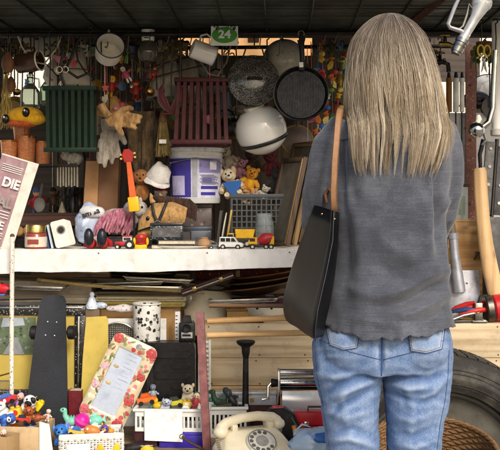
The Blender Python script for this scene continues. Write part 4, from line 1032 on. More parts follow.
# pink shaggy unicorn
t = TS('plush_unicorn', 'shaggy pink and white plush pony lying behind the doll boots', 'toy', 123, 3.22); t.location.z += .034
PKF = FUR('d88fa0', '8d4a5c', 70); WHF = FUR('dcd4cc', '9a918a', 90)
m = MB(t); m.ball((-6, 6, 14), (20, 12, 14), 24); m.ball((8, 2, 22), (9, 8, 13), 20); m.out('torso', WHF, jit=2)
m = MB(t); rng = random.Random(2)
for k in range(70):
    x = rng.uniform(-24, 12); y = rng.uniform(-7, 4); z = 27 - abs(x + 4) * .25
    m.tube([(x * .8, y, z), (x + 2, y - 6, z - 5), (x + rng.uniform(-3, 1), y - 9, z - 13), (x - 4, y - 8.5, z - 20 - rng.uniform(0, 4))], [1.5, 1.6, 1.3, .4], 6)
m.out('mane', PKF)
m = MB(t); m.ball((17, -2, 27), (8, 7, 8), 20); m.ball((23, -4, 24), (5, 5, 4.6), 16); hd = m.out('head', WHF)
m = MB(t); m.cyl((12, -2, 33), (11, -3, 44), 2, .3, 12); m.out('horn', M('d8b85a', .4), parent=hd)
for s in (-1, 1): MB(t).ball((13 + s * 4, 2 + s, 35), (2, 1.2, 4), 10).out('ear', WHF, parent=hd)
MB(t).ball((20, -8.6, 29), 1.2, 10).out('eye', BLK, parent=hd)
t = TS('flat_box', 'low black box under the pink plush pony', 'box', 120, 3.22); MB(t).box(-22, 20, -6, 18, 0, 8, .4).out('box_body', M('1f1d1e', .5)); MB(t).box(-22.4, 20.4, -6.4, 18.4, 8.1, 10.2, .4).out('lid', M('29262a', .5))
# stick-horse head
t = TS('hobby_horse', 'tan plush hobby horse head with black bridle and brown mane', 'toy', 163, 3.16)
TANF = FUR('d0a468', '9a7038', 110); zb = 16
m = MB(t); m.tube([(20, 6, 30), (8, 3, 33), (-6, 0, 31), (-16, -2, 22), (-19, -3, 12)], [15, 15, 13.5, 10, 6.5], 22); m.ball((-17, -3, 12), (9, 8, 8.5), 20); o = m.out('head', TANF, jit=.6); rm = o.modifiers.new('r', 'REMESH'); rm.mode = 'VOXEL'; rm.voxel_size = .005; o.modifiers.new('s', 'SMOOTH').iterations = 8
hd = o
m = MB(t); m.ball((-18.5, -4.5, 8.5), (8.6, 8, 6.4), 20); m.out('muzzle', FUR('8f8070', '5d5044', 110), parent=hd)
m = MB(t)
for k in range(14): m.tube([(-12 + k * 2.4, 2, 45), (-8 + k * 2.6, -1, 50 - k * .3), (-2 + k * 2.6, -2, 47 - k * .5), (4 + k * 2.2, 1, 39 - k)], [1.5, 3, 3.2, .8], 8)
m.out('mane', FUR('4d3020', '22140c', 70), parent=hd)
for s in (0, 1):
    m = MB(t).rot(ry=-18, at=(-9 + s * 9, 0 + s * 5, 43)); m.lathe([(.01, 0), (3.4, 2), (3, 6), (.4, 12)], 12); m.out('ear', TANF, parent=hd)
m = MB(t); m.ball((-14, -11.5, 29), (2, 1.3, 2.2), 12); m.out('eye', M('120d0a', .1), parent=hd)
STR = M('1d1714', .5)
for q in ([(-25, -8, 16), (-18, -13, 18.5), (-10, -13, 21), (-4, -13, 24)], [(-4, -14.6, 24), (0, -15, 33), (3, -13, 41), (5, -8, 47)], [(-4, -14.6, 24), (-8, -14, 34), (-10, -9, 44)], [(-4, -14.2, 24), (4, -14, 19), (13, -12, 14)]):
    MB(t).tube(q, 1.5, 8, flat=.5).out('bridle_strap', STR, parent=hd)
m = MB(t); m.tube([(-4 + 3 * math.cos(a * .5), -15.2, 24 + 3 * math.sin(a * .5)) for a in range(13)], .8, 6, True); m.out('bridle_ring', METAL('8d8a80'), parent=hd)
# stool under the horse head and boxes to its right
t = TS('small_crate', 'low dark crate hidden under the hobby horse', 'crate', 168, 3.2); MB(t).box(-12, 22, 4, 24, 0, 15, .6).out('crate_box', WOOD('3a3028', '221b15', 'x'))
t = TS('crystal_box', 'black and silver mirrored trinket box in front of the hobby horse', 'box', 167, 3.06)
m = MB(t).rot(at=(0, 0, 9)); m.box(-16, 16, -6, 8, 0, 14, .5); m.out('box_body', SPOTS('22252a', ('8f9499', '4b5056', 'c9ccd0', '1a1c20'), 160, .2, .45, .25, stretch=(1, 1, 2)))
MB(t).box(-16.5, 16.5, -6.5, 8.5, 23.1, 26, .6).out('lid', M('35383c', .25, .5)); MB(t).box(-14, 14, -6.9, -6.55, 12, 21).out('mirror', METAL('9a9fa6', .12))
for i, (x0, x1, y0, y1, z0, z1, c, lab) in enumerate(((-20, 22, -9, 8, 0, 4.4, '3f2d26', 'dark brown book lying under the trinket box'), (-13, 24, -11, 6, 4.6, 8.8, '6b6055', 'grey brown book lying on top of the dark brown one'))):
    t = TS('flat_book', lab, 'book', 172, 3.07); MB(t).box(x0 + .6, x1 - .6, y0 + .5, y1 - .5, z0 + .6, z1 - .6).out('pages', M('cfc4aa', .8, 0, .15, 200)); m = MB(t); m.box(x0, x1, y0, y1, z0, z0 + .55); m.box(x0, x1, y0, y1, z1 - .55, z1); m.out('cover', M(c, .6))
t = TS('white_dish', 'shallow white oval dish lying at the shelf edge under the books', 'dish', 182, 3.015); m = MB(t).rot(); m.lathe([(.01, .6), (16, .6), (24, 2.6), (25, 3), (24, 3.4), (15, 1.6), (.01, 1.6)], 36); o = m.out('dish_body', ENAM); o.scale = (1, .16, 1)
t = TS('brown_jug', 'small tan clay pot at the foot of the box stack', 'pot', 204, 3.06); m = MB(t); m.lathe([(.01, 0), (5, 0), (7.5, 4), (6.5, 8), (4, 10), (4.6, 11.5), (3.6, 11), (.01, 9)], 24); m.out('pot_body', M('a8825c', .7, 0, .2, 40)); m = MB(t); m.tube([(6.5, 0, 8), (9.5, 0, 7), (8.5, 0, 3), (7, 0, 3)], .9, 8); m.out('handle', M('a8825c', .7))
for i, (z0, h, c, lab) in enumerate(((0, 19, '4a505c', 'blue grey tin box at the bottom of the stack under the paint bucket'), (19.2, 22.5, '5d514c', 'brown grey patterned box on the blue grey tin'))):
    t = TS('storage_box', lab, 'box', 189, 3.3); m = MB(t); m.box(-20, 23, -8, 16, z0, z0 + h - 4, .6); m.out('box_body', SPOTS(c, ('8a8078', '6d5a54', '3d3a40', '9a8d84'), 60, .4, .4, .2)); MB(t).box(-20.6, 23.6, -8.6, 16.6, z0 + h - 3.9, z0 + h, .6).out('lid', M(c, .4, .2))
# paint bucket
zb = 41.9
t = TS('paint_bucket', 'white plastic bucket with purple label standing on the box stack', 'bucket', 196, 3.3); t.location.z += zb * 3.3 / F + .0005
m = MB(t); m.lathe([(.01, 0), (23.6, 0), (24.5, 1), (26.6, 51), (26, 51), (23.6, 2), (.01, 1.6)], 48); bd = m.out('bucket_body', M('dddcd6', .4, 0, .03, 20, .05, 90, .12, '8f887c'))
for z, r, h in ((50.5, 28.2, 4.5), (56.5, 28.6, 5.2), (46.5, 27.4, 1.6)):
    m = MB(t); m.lathe([(r - 1.6, z), (r, z + .4), (r, z + h - .4), (r - 1.6, z + h)], 48); m.out('rim_ring', M('e9e7df', .4))
m = MB(t); m.lathe([(27, 61.4), (.01, 61.4)], 48); m.out('lid', M('d9d7cf', .45))
def lab_arc(a0, a1, z0, z1, off, mt, nm):
    m = MB(t); m.grid(lambda a, b: ((24.3 + off + (z0 + (z1 - z0) * b) * .0417) * math.sin(R(a0 + (a1 - a0) * a)), -(24.3 + off + (z0 + (z1 - z0) * b) * .0417) * math.cos(R(a0 + (a1 - a0) * a)), z0 + (z1 - z0) * b), 20, 2); m.out(nm, mt)
PUR = M('3d3590', .4, 0, .06); 
lab_arc(-85, 75, 5, 45, .35, M('cfcede', .4, 0, .05), 'label'); lab_arc(-84, -8, 6, 44, .6, PUR, 'label_panel'); lab_arc(-60, -22, 8, 27, .85, M('b9b4d6', .4), 'label_leaf'); lab_arc(-5, 6, 6, 44, .6, M('a9a9ae', .3), 'label_stripe')
lab_arc(10, 70, 30, 44, .6, M('8f88bd', .4), 'label_block'); lab_arc(14, 60, 14, 17, .6, PUR, 'label_line'); lab_arc(14, 52, 8, 11, .6, PUR, 'label_line'); lab_arc(18, 40, 20, 25, .6, M('6b62a6', .4), 'label_line'); lab_arc(34, 52, 33, 41, .85, M('e4e2ee', .4), 'label_block')
for k in range(9): lab_arc(12 + (k % 3) * 2, 46 + (k * 7) % 17, 27.5 - k * 1.1, 28 - k * 1.1, .9, M('6d6a8a', .5), 'label_print')
for k in range(7): lab_arc(-78, -64 - (k * 5) % 9, 40 - k * 1.8, 40.9 - k * 1.8, .9, M('cfcbe4', .5), 'label_print')
m = MB(t); m.tube([(-28, 0, 47), (-30, -12, 34), (-22, -24, 40), (0, -30.6, 44), (22, -24, 42), (30, -12, 36), (28, 0, 47)], .6, 6); m.out('bail_handle', METAL('9a9a98', .35))
# baby cap, guitar, orange dog, bags
t = T('baby_bonnet', 'crumpled white baby bonnet lying in front of the brush', 'bonnet', 157, 180, 3.24); m = MB(t).rot(ry=20, rx=20); m.lathe([(.01, 18), (6, 17), (10, 11), (11.5, 3), (11, 0), (10, 1), (9, 10), (.01, 16.5)], 26); m.out('cap_crown', M('dcd8d0', .9, 0, .06, 40, .5, 250), jit=2.5); m = MB(t).rot(ry=20, rx=20); m.lathe([(11, 1), (14.5, -1.5), (14.6, -2.2), (10.5, 0)], 26); m.out('brim', M('d2cec6', .9), jit=1.5); wire(t, -3, 4, 16)
t = TS('toy_guitar', 'toy guitar with red head, orange neck and yellow body standing upright', 'toy', 126, 3.14)
m = MB(t).rot(ry=-7, at=(8, 0, 42)); m.box(-5.5, 5.5, -2, 2, -6, 9, 1.2); m.out('toy_body', M('e0b21c', .35, 0, .1)); m = MB(t).rot(ry=-7, at=(8, 0, 42)); m.prism([(-3.4, 9), (3.4, 9), (2.2, 44), (-2.2, 44)], -1.4, 1.4, .5); m.out('neck', M('e0622a', .4, 0, .1)); m = MB(t).rot(ry=-7, at=(8, 0, 42)); m.prism([(-4, 44), (4, 44), (6, 52), (2, 57), (-3, 57), (-6, 51)], -1.6, 1.6, .8); hd = m.out('headstock', M('b3241c', .35, 0, .1))
for k in range(4): m = MB(t).rot(ry=-7, at=(8, 0, 42)); m.cyl((-6 + (k % 2) * 12, 0, 48 + (k // 2) * 4), (-8 + (k % 2) * 16, 0, 48 + (k // 2) * 4), 1.1, n=8); m.out('peg', M('d8c27a', .4), parent=hd)
m = MB(t); m.tube([(8, 0, 36), (8, 2, 18), (9, 3, 0)], 1.2, 8); m.out('stand', BLK)
t = T('plush_dog', 'orange brown plush dog sitting beside the toy guitar', 'toy', 141, 186, 3.24); TF = FUR('b5763a', '7a4a20', 100)
m = MB(t); m.ball((0, 4, -6), (8, 7, 10), 18); m.out('torso', TF); m = MB(t); m.ball((0, 0, 9), (8, 7.5, 8), 18); m.ball((0, -6, 6.5), (4, 3.6, 3.2), 14); hd = m.out('head', TF)
for s in (-1, 1): MB(t).ball((s * 8, 1, 9), (2.4, 3, 6), 12).out('ear', FUR('8a5626', '4d2f14', 100), parent=hd); MB(t).ball((s * 3, -6.6, 11), 1, 8).out('eye', BLK, parent=hd)
MB(t).ball((0, -9.4, 7.4), (1.5, 1, 1.1), 8).out('nose', BLK, parent=hd); wire(t, 0, 2, 16)
t = TS('gnome_doll', 'small gnome with red and white cap behind the hobby horse mane', 'doll', 161, 3.34); zz = 50
m = MB(t); m.lathe([(.01, 0), (9, 0), (10, 20), (7, 40), (4, 48), (.01, 48)], 20); m.out('robe', M('4a6a8a', .8)); m = MB(t); m.ball((0, 0, 50), (6, 6, 6), 16); m.out('head', M('d8b294', .6)); m = MB(t); m.lathe([(6.4, 51), (6.8, 53.5), (6, 54)], 18); m.out('cap_trim', M('e4e0d8', .8)); m = MB(t); m.lathe([(6, 54), (4, 60), (.01, 65)], 18); m.out('cap', M('a82028', .8))
t = TS('paper_bag', 'brown kraft paper bag standing open behind the pink pony', 'bag', 103, 3.3)
m = MB(t); z0 = 34
m.prism([(-19, z0), (-5, z0), (-3, 84), (-16, 84)], -6, -5.4); m.out('side_panel', M('b0855a', .8, 0, .12, 20, .4, 60))
m = MB(t); m.prism([(-4.9, z0), (15, z0), (17, 86), (-2.9, 84)], -6, 9, .4); m.out('front_panel', M('75543a', .8, 0, .15, 20, .4, 60), jit=.8); m = MB(t); m.prism([(-18, z0), (-5.1, z0), (-3.1, 82), (-15.4, 82)], -5.3, 9); m.out('bag_body', M('8a6644', .8, 0, .12, 20, .4, 60))
m = MB(t); m.tube([(-12, -7, 84), (-12, -8, 98), (-2, -8, 100), (6, -7, 92), (6, -6.6, 84)], .8, 6); m.out('handle', M('7a2a26', .7)); MB(t).box(-20, 16, -9, 10, 0, 33.8, .5).out('base_block', M('2b2521', .8))
t = TS('plastic_bag', 'blue and white plastic bag with dark lettering beside the white album', 'bag', 90, 3.2)
m = MB(t); m.ball((-2, 4, 22), (15, 9, 21), 24); m.out('bag_body', SPOTS('a9b6cc', ('4a68a0', 'd8dde4', '7d93bd', 'c9cfd8'), 55, .3, .4, .3), jit=4)
text(t, 'am sa', 2, 34, -8, 8, M('23252c', .6), bold=.2, rot=(78, -18, 0)); m = MB(t); m.ball((3, -3, 35), (13, 5, 6.5), 20); m.out('white_panel', M('d0d2d2', .5), jit=1)
# figurines on the step
rng = random.Random(31)
def turned(lab, px, Y, prof, mat, name, cat='ornament'):
    t = TP(name, lab, cat, px, Y); k = max(2, len(prof) * 2 // 3)
    m = MB(t); m.lathe(prof[:k + 1], 20, caps=(True, True)); m.out('base', mat); m = MB(t); m.lathe(prof[k:], 20, caps=(True, True)); m.out('top', mat); return t
turned('dark turned candlestick standing under the white ribbed comb', 64, 3.46, [(6, 0), (5, 2), (1.6, 5), (1.4, 12), (2.4, 14), (1.4, 18), (3.4, 24), (3.4, 26)], M('4a4640', .4, .6), 'candlestick', 'candlestick')
turned('dull pewter candlestick with wide foot between two figurines', 57, 3.5, [(5, 0), (4, 2), (1.3, 6), (2, 10), (1.2, 16), (3, 20), (3, 22)], METAL('6d675c', .45), 'candlestick', 'candlestick')
turned('black pepper mill beside the candlesticks', 73, 3.48, [(5.5, 0), (5.5, 14), (3.6, 18), (5, 23), (3.6, 28), (.5, 30)], M('1d1b1a', .3), 'pepper_mill', 'mill')
turned('pale shell shaped ornament at the front of the step', 62, 3.44, [(4, 0), (3.2, 3), (1.8, 7), (.6, 11)], M('b8ae94', .6), 'shell_ornament')
turned('dark brown vase at the right end of the step', 80, 3.5, [(5, 0), (7, 6), (6, 14), (3, 20), (4, 25)], M('33261e', .3), 'vase', 'vase')
figure('carved doll in red skirt with raised arm on the step', 37, 209, 3.46, 'a8222a', 'c9987a', '4a5a8a', 1.05, hang=False)
figure('squat brown monkey figure on the step beside the red doll', 53, 205, 3.48, '4a3526', '7d5c40', '2a1e16', .85, hang=False)
t = T('oval_brush', 'grey oval hairbrush leaning at the front of the step', 'brush', 39, 212.5, 3.43); m = MB(t).rot(rx=-15); m.ball((0, 0, 8), (5.6, 1.8, 8), 20); m.out('brush_head', M('8a8680', .5, 0, .1)); m = MB(t).rot(rx=-15); m.tube([(0, 0, 15), (1, 0, 22), (2, 0, 30)], [1.6, 1.8, 1.2], 8); m.out('handle', M('6d6963', .5))
t = T('ribbed_comb', 'white ribbed plate rack hanging below the green crate', 'rack', 67, 184, 3.3)
for k in range(8): m = MB(t); m.box(-10 + k * 2.8, -8.6 + k * 2.8, -1, 6, -2 - (k % 2), 17, .3); m.out('rib', M('c2bba8', .6, 0, .15))
MB(t).box(-11.5, 12, -1.4, 6.4, 17.1, 20, .4).out('top_bar', M('3a362f', .5)); wire(t, -9, 2, 19); wire(t, 10, 2, 19)
t = T('plush_lamb', 'small white plush lamb sitting on top of the plate rack', 'toy', 73, 164, 3.3); LF = FUR('d6d0c0', '948c7a', 120)
m = MB(t); m.ball((1, 2, 5.5), (9, 6, 6), 18); m.ball((-7, 0, 8), (4.6, 4.4, 4.6), 14); m.out('torso', LF, jit=.8); m = MB(t); m.ball((-9.6, -2, 8), (2.6, 2.6, 2.4), 12); hd = m.out('face', M('a89a86', .8))
for s in (-1, 1): MB(t).ball((-7 + s * 2, -1 + s * 4, 11), (1.2, 2.4, 1.4), 8).out('ear', LF, parent=hd)
for s in (0, 1, 2, 3): MB(t).cyl((-4 + (s % 2) * 9, 0 + (s // 2) * 4, -.4), (-4 + (s % 2) * 9, (s // 2) * 4, 3), 1.4, n=10).out('leg', LF)
t = T('dark_box', 'black lacquer box standing behind the figurines', 'box', 76, 204, 3.62); MB(t).box(-14, 14, 0, 14, -25, 6, .6).out('box_body', M('19181a', .35)); MB(t).box(-14.6, 14.6, -.6, 14.6, 6.1, 10, .6).out('lid', M('211f21', .3))
# toy vehicles at the shelf edge
def wheel_set(t, xs, r, y0, y1, hub='c9c6bc'):
    for x in xs:
        for y in (y0, y1):
            m = MB(t); m.cyl((x, y - .9, r), (x, y + .9, r), r, n=18, bev=.25); w_ = m.out('wheel', M('1a1a1b', .6)); m = MB(t); m.cyl((x, y - 1.15, r), (x, y + 1.15, r), r * .5, n=12); m.out('hub', M(hub, .4), parent=w_)
t = TS('toy_tractor', 'red and white toy tractor with big rear wheel at the shelf edge', 'toy', 124, 3.03)
MB(t).box(-9, 3, -3, 3, 3.6, 8, .8).out('hood', M('b3262a', .35)); m = MB(t); m.box(-1, 8, -3.6, 3.6, 8.1, 12.6, .6); m.out('cab', M('ddd6cc', .4)); MB(t).box(-1.6, 8.6, -4, 4, 12.7, 13.8, .4).out('cab_roof', M('b3262a', .35)); MB(t).box(-6, -4.6, -.6, .6, 8.1, 12).out('exhaust', BLK); MB(t).box(0, 7, -3.75, -3.62, 9, 12).out('window', M('30363c', .15))
wheel_set(t, (-6,), 2.7, -4, 4, 'd8d4c8'); wheel_set(t, (6,), 4.8, -4.6, 4.6, 'd8d4c8')
t = TS('toy_whistle', 'red and yellow plastic toy megaphone standing beside the tractor', 'toy', 141, 3.03); m = MB(t); m.box(-6, 6, -4, 4, 0, 5, 1); m.out('base', M('e3b41e', .4)); m = MB(t); m.lathe([(5, 5.2), (4.6, 9), (6, 12), (5, 14.5), (2, 15.4), (.01, 15.4)], 20); m.out('dome', M('c2221f', .35)); m = MB(t); m.cyl((0, -5.2, 10), (0, -2, 10), 3.2, 2, 16); m.out('mouth', M('7a1412', .4)); 
for s in (-1, 1): MB(t).ball((s * 6.4, -1, 8), (1.6, 2, 4), 10).out('handle', M('e3b41e', .4))
t = TS('toy_van', 'white toy van with dark windows at the shelf edge', 'toy car', 231, 3.03, rz=-6)
m = MB(t); m.prism([(-12, 2), (12, 2), (12.5, 5), (11, 6.5), (7, 7.2), (-11.5, 7.2)], -4.6, 4.6, .5); m.out('body', M('e0ded4', .35)); m = MB(t); m.prism([(-11.4, 7.3), (7, 7.3), (3.6, 12.4), (-10.8, 12.4)], -4.2, 4.2, .5); m.out('cabin', M('dcdad0', .35))
for x0, x1 in ((-10, -5.4), (-4.6, -.2)): MB(t).box(x0, x1, -4.45, -4.25, 8, 11.4).out('window', M('1d2226', .15))
m = MB(t); m.prism([(.6, 8), (5.6, 8), (3.2, 11.4), (.6, 11.4)], -4.45, -4.25); m.out('window', M('1d2226', .15)); MB(t).box(-12.4, 12.6, -4.9, 4.9, 1.4, 2.6, .3).out('bumper', BLK)
for s in (-1, 1): MB(t).cyl((12.3, s * 3, 5), (13, s * 3, 5), 1, n=10).out('headlight', GLASS())
wheel_set(t, (-7.6, 7.4), 2.6, -4.2, 4.2)
t = TS('toy_dump_truck', 'yellow toy dump truck standing behind the white van', 'toy car', 244, 3.17)
m = MB(t); m.prism([(-8, 9), (9, 9), (11, 18), (-9, 18)], -5, 5, .6); m.out('tipper', M('dba91c', .4, 0, .1)); MB(t).box(-10, 12, -4, 4, 4, 8.8, .5).out('chassis', M('2b2a28', .5)); MB(t).box(-17, -10.2, -4.6, 4.6, 4, 14, .8).out('cab', M('d8a51a', .4)); MB(t).box(-16.4, -11, -4.8, -4.62, 9, 13).out('window', M('22262a', .15)); wheel_set(t, (-13, 3, 9), 3.6, -4.4, 4.4)
t = TS('toy_mixer_truck', 'yellow toy mixer truck with red drum at the right of the van', 'toy car', 261, 3.03)
MB(t).box(-13, 13, -3.6, 3.6, 2.8, 4.8, .4).out('chassis', M('2b2a28', .5)); MB(t).prism([(-13, 5), (-4, 5), (-4, 12), (-10, 12), (-13, 8)], -4.2, 4.2, .7).out('cab', M('dda81c', .35)); MB(t).box(-11.2, -6, -4.4, -4.22, 8, 11.2).out('window', M('1d2226', .15))
m = MB(t).rot(ry=68, at=(4, 0, 10)); m.lathe([(.01, -7), (3, -7), (6.4, -1.5), (6, 3), (3, 8), (2.4, 9), (.01, 9)], 24); m.out('drum', M('a8222a', .3)); MB(t).prism([(8, 5), (13, 5), (13, 13), (11, 13)], -3.4, 3.4, .4).out('rear_frame', M('dda81c', .35)); wheel_set(t, (-8.6, 5, 10), 2.7, -4, 4)
t = TS('toy_car', 'tiny grey toy car behind the white van', 'toy car', 215, 3.05); MB(t).prism([(-6, 1.4), (6, 1.4), (6, 4), (3, 4.6), (1, 7), (-4, 7), (-6, 4.4)], -3, 3, .5).out('body', M('6a6c6c', .35, .3)); MB(t).prism([(-3.6, 4.8), (2, 4.8), (.6, 6.6), (-3.4, 6.6)], -3.15, -3.02).out('window', BLK); wheel_set(t, (-3.6, 3.6), 1.7, -2.8, 2.8)
# records / trays leaning
for i, (x, tl, c, r, lab) in enumerate(((217, 6, '3a3a3a', 0, 'dark square tray leaning nearest the box stack'), (222, 8, '24211f', 1, 'round black plate with pale rim standing on edge'), (226, 9, 'b99a54', 0, 'yellow edged wooden tray leaning against the grey crate'))):
    t = TS('upright_tray' if not r else 'upright_plate', lab, 'tray' if not r else 'plate', x, 3.18 + .03 * i)
    m = MB(t).rot(ry=tl, at=(0, 0, .6))
    if r: m.rot(ry=90 - 80, at=(0, 0, 17)); m.M = m.M @ Matrix.Rotation(R(90), 4, 'Y'); m.lathe([(.01, 0), (12, 0), (17, 1.4), (17, 2), (12, 1), (.01, 1)], 36); m.out('plate_disc', M(c, .25)); m = MB(t).rot(ry=10, at=(0, 0, 17)); m.M = m.M @ Matrix.Rotation(R(90), 4, 'Y'); m.tube([(17 * math.cos(a * .157), 17 * math.sin(a * .157), 1.6) for a in range(40)], .7, 6, True); m.out('rim', M('c9c4b4', .4))
    else: m.box(-1, 1, -6, 24, 0, 36, .3); m.out('tray_board', M(c, .5)); m = MB(t).rot(ry=tl, at=(0, 0, .6)); m.box(1.1, 1.8, -6, 24, 0, 36.2, .2); m.out('tray_back', M('4d4238', .6))
# grey lattice crate with soft toys
t = TS('lattice_crate', 'grey plastic lattice crate full of soft toys', 'crate', 259, 3.25); LC = M('4b5052', .5, 0, .12, 30, .2)
W2, D2, H2 = 28, 40, 52
for nm, fx in (('front_panel', lambda a, z: (a, 0, z)), ('rear_panel', lambda a, z: (a, D2, z))):
    m = MB(t)
    for k in range(12): x = -W2 + 1 + k * (2 * W2 - 2) / 11; y = fx(0, 0)[1]; m.box(x - .7, x + .7, y - .6, y + .6, 1, H2 - 4)
    for k in range(9): z = 1 + k * (H2 - 6) / 8; y = fx(0, 0)[1]; m.box(-W2, W2, y - .75, y + .75, z - .55, z + .55)
    m.out(nm, LC, smooth=False)
for x in (-W2, W2):
    m = MB(t)
    for k in range(9): y = 1 + k * (D2 - 2) / 8; m.box(x - .6, x + .6, y - .7, y + .7, 1, H2 - 4)
    for k in range(9): z = 1 + k * (H2 - 6) / 8; m.box(x - .72, x + .72, .8, D2 - .8, z - .55, z + .55)
    m.out('side_panel', LC, smooth=False)
m = MB(t); m.box(-W2 - 1.5, W2 + 1.5, -1.6, 1, H2 - 3.9, H2, .5); m.box(-W2 - 1.5, W2 + 1.5, D2 - 1, D2 + 1.6, H2 - 3.9, H2, .5); m.box(-W2 - 1.5, -W2 + 1, 1.02, D2 - 1.02, H2 - 3.9, H2, .5); m.box(W2 - 1, W2 + 1.5, 1.02, D2 - 1.02, H2 - 3.9, H2, .5); m.out('rim', LC)
MB(t).box(-W2 + 1, W2 - 1, 1, D2 - 1, 0, .9).out('bottom', LC)
def plush(lab, px, py, Y, col, col2=None, s=1.0, rot=0, extra=None, name='plush_bear', group=None, ear=1.0):
    t = T(name, lab, 'toy', px, py, Y, group); f = FUR(col, col2, 110); f2 = FUR('d9c9ac', None, 110) if col2 is None else FUR(col2, None, 110)
    m = MB(t).rot(ry=rot); m.ball((0, 2 * s, 0), (8 * s, 7 * s, 9 * s), 18); m.out('torso', f)
    m = MB(t).rot(ry=rot); m.ball((0, -1 * s, 13 * s), (7.4 * s, 7 * s, 7 * s), 18); hd = m.out('head', f)
    m = MB(t).rot(ry=rot); m.ball((0, -7 * s, 11.4 * s), (3.6 * s, 3 * s, 2.8 * s), 14); m.out('muzzle', f2, parent=hd); m = MB(t).rot(ry=rot); m.ball((0, -9.8 * s, 12.6 * s), (1.3 * s, .9 * s, 1 * s), 8); m.out('nose', BLK, parent=hd)
    for k in (-1, 1):
        m = MB(t).rot(ry=rot); m.ball((k * 6 * s, 0, 18.5 * s * (1 if ear == 1 else .93)), (2.6 * s, 1.8 * s, 2.8 * s * ear), 12); m.out('ear', f, parent=hd)
        m = MB(t).rot(ry=rot); m.ball((k * 2.6 * s, -7.2 * s, 15 * s), .95 * s, 8); m.out('eye', BLK, parent=hd)
        m = MB(t).rot(ry=rot); m.tube([(k * 6 * s, 0, 5 * s), (k * 10 * s, -3 * s, 1 * s), (k * 11 * s, -6 * s, -2 * s)], [3 * s, 2.8 * s, 2.4 * s], 12); m.out('arm', f)
        m = MB(t).rot(ry=rot); m.tube([(k * 4 * s, 0, -6 * s), (k * 6 * s, -7 * s, -7 * s), (k * 6.5 * s, -10 * s, -5 * s)], [3.4 * s, 3.2 * s, 2.6 * s], 12); m.out('leg', f)
    return t
t = plush('cream plush dog with blue neckerchief in the lattice crate', 232, 188, 3.28, 'd9b98a', 'f0e2c8', 1.0, -14, name='plush_dog', ear=1.6)
m = MB(t); m.prism([(-10, 5), (10, 8), (4, -13)], -9.4, -8.4, .3); m.out('neckerchief', M('2c5c9c', .8, 0, .1))
t = plush('bright yellow plush duckling with orange bill in the lattice crate', 249, 184, 3.3, 'e8bc22', 'e07a1c', .85, 16, name='plush_duck')
plush('small brown teddy bear lying at the front of the lattice crate', 247, 197, 3.27, 'a8764c', 'd8b892', .62, 70)
plush('little white bear with pink nose at the right of the crate', 262, 195, 3.29, 'd8d2c4', None, .5, 30)
plush('pink plush pig half hidden behind the cream dog', 238, 172, 3.36, 'd88a9a', 'e8b0ba', .7, 20, name='plush_pig')
plush('cream plush monkey leaning against the paint bucket', 229, 162, 3.34, 'b8a68c', 'd8ccb4', .75, -20, name='plush_monkey')
plush('dark brown teddy bear at the back of the crate under the globe', 250, 166, 3.42, '3d2c22', '6a5240', .95, 8)
plush('black plush cat at the right corner of the crate', 276, 186, 3.34, '1f1d1e', '3d3a3a', .9, 10, name='plush_cat')
plush('dark red plush rabbit behind the duckling', 272, 168, 3.44, '7a1f2c', 'a8505a', .8, -10, name='plush_rabbit', ear=2.4)
# tall glass vase in front of the crate
t = TS('glass_vase', 'clear ribbed glass jar standing in front of the lattice crate', 'jar', 264.5, 3.16)
m = MB(t); m.lathe([(.01, 0), (9, 0), (9.6, 1.5), (9.2, 24), (7.6, 29), (8.6, 34), (8.1, 34), (7, 29), (8.6, 23.6), (9, 2), (.01, 1.4)], 32); m.out('glass_body', GLASS('eef4f2', .03)); 
for z in (8, 15, 22, 33.6): m = MB(t); m.tube([((9.4 if z < 30 else 8.4) * math.cos(a * .2), (9.4 if z < 30 else 8.4) * math.sin(a * .2), z) for a in range(32)], .35, 6, True); m.out('glass_ring', GLASS('dfe9e6', .05))
# leaning picture frames
for i, (x, tl, Y, w, h, c, lab) in enumerate(((286, 13, 3.14, 5, 92, '5a4634', 'front dark wooden picture frame of the leaning row'), (293, 14, 3.2, 5, 108, '8a6f4a', 'second leaning picture frame with gilded edge'), (300, 14, 3.26, 5, 100, '4a3a2c', 'third leaning picture frame in dark stain'), (306, 13, 3.32, 5, 106, '7a6246', 'fourth leaning picture frame in light oak'), (313, 12, 3.38, 5, 96, '51402f', 'last leaning picture frame beside the woman arm'))):
    t = TS('picture_frame', lab, 'frame', x, Y, group='picture frames leaning beside the lattice crate')
    m = MB(t).rot(ry=tl, rz=24, at=(0, 0, 1.4)); mt = WOOD(c, '2e2219', 'z')
    m.box(-2.5, 2.5, -4, 1, 0, h, .8); m.out('rail', mt); m = MB(t).rot(ry=tl, rz=24, at=(0, 0, 1.4)); m.box(-2.5, 2.5, 44, 49, 0, h, .8); m.out('rail', mt)
    for z in (0, h - 5): m = MB(t).rot(ry=tl, rz=24, at=(0, 0, 1.4)); m.box(-2.4, 2.4, 1.02, 43.98, z, z + 5, .6); m.out('rail', WOOD(c, '2e2219', 'y'))
    m = MB(t).rot(ry=tl, rz=24, at=(0, 0, 1.4)); m.box(.4, 1.2, 1.02, 43.98, 5.05, h - 5.05); m.out('picture_panel', M('6d6658', .5, 0, .2)); m = MB(t).rot(ry=tl, rz=24, at=(0, 0, 1.4)); m.box(-3.1, -2.55, -3.2, .2, 2, h - 2, .2); m.out('gilt_strip', M('a8895a', .4, .5))
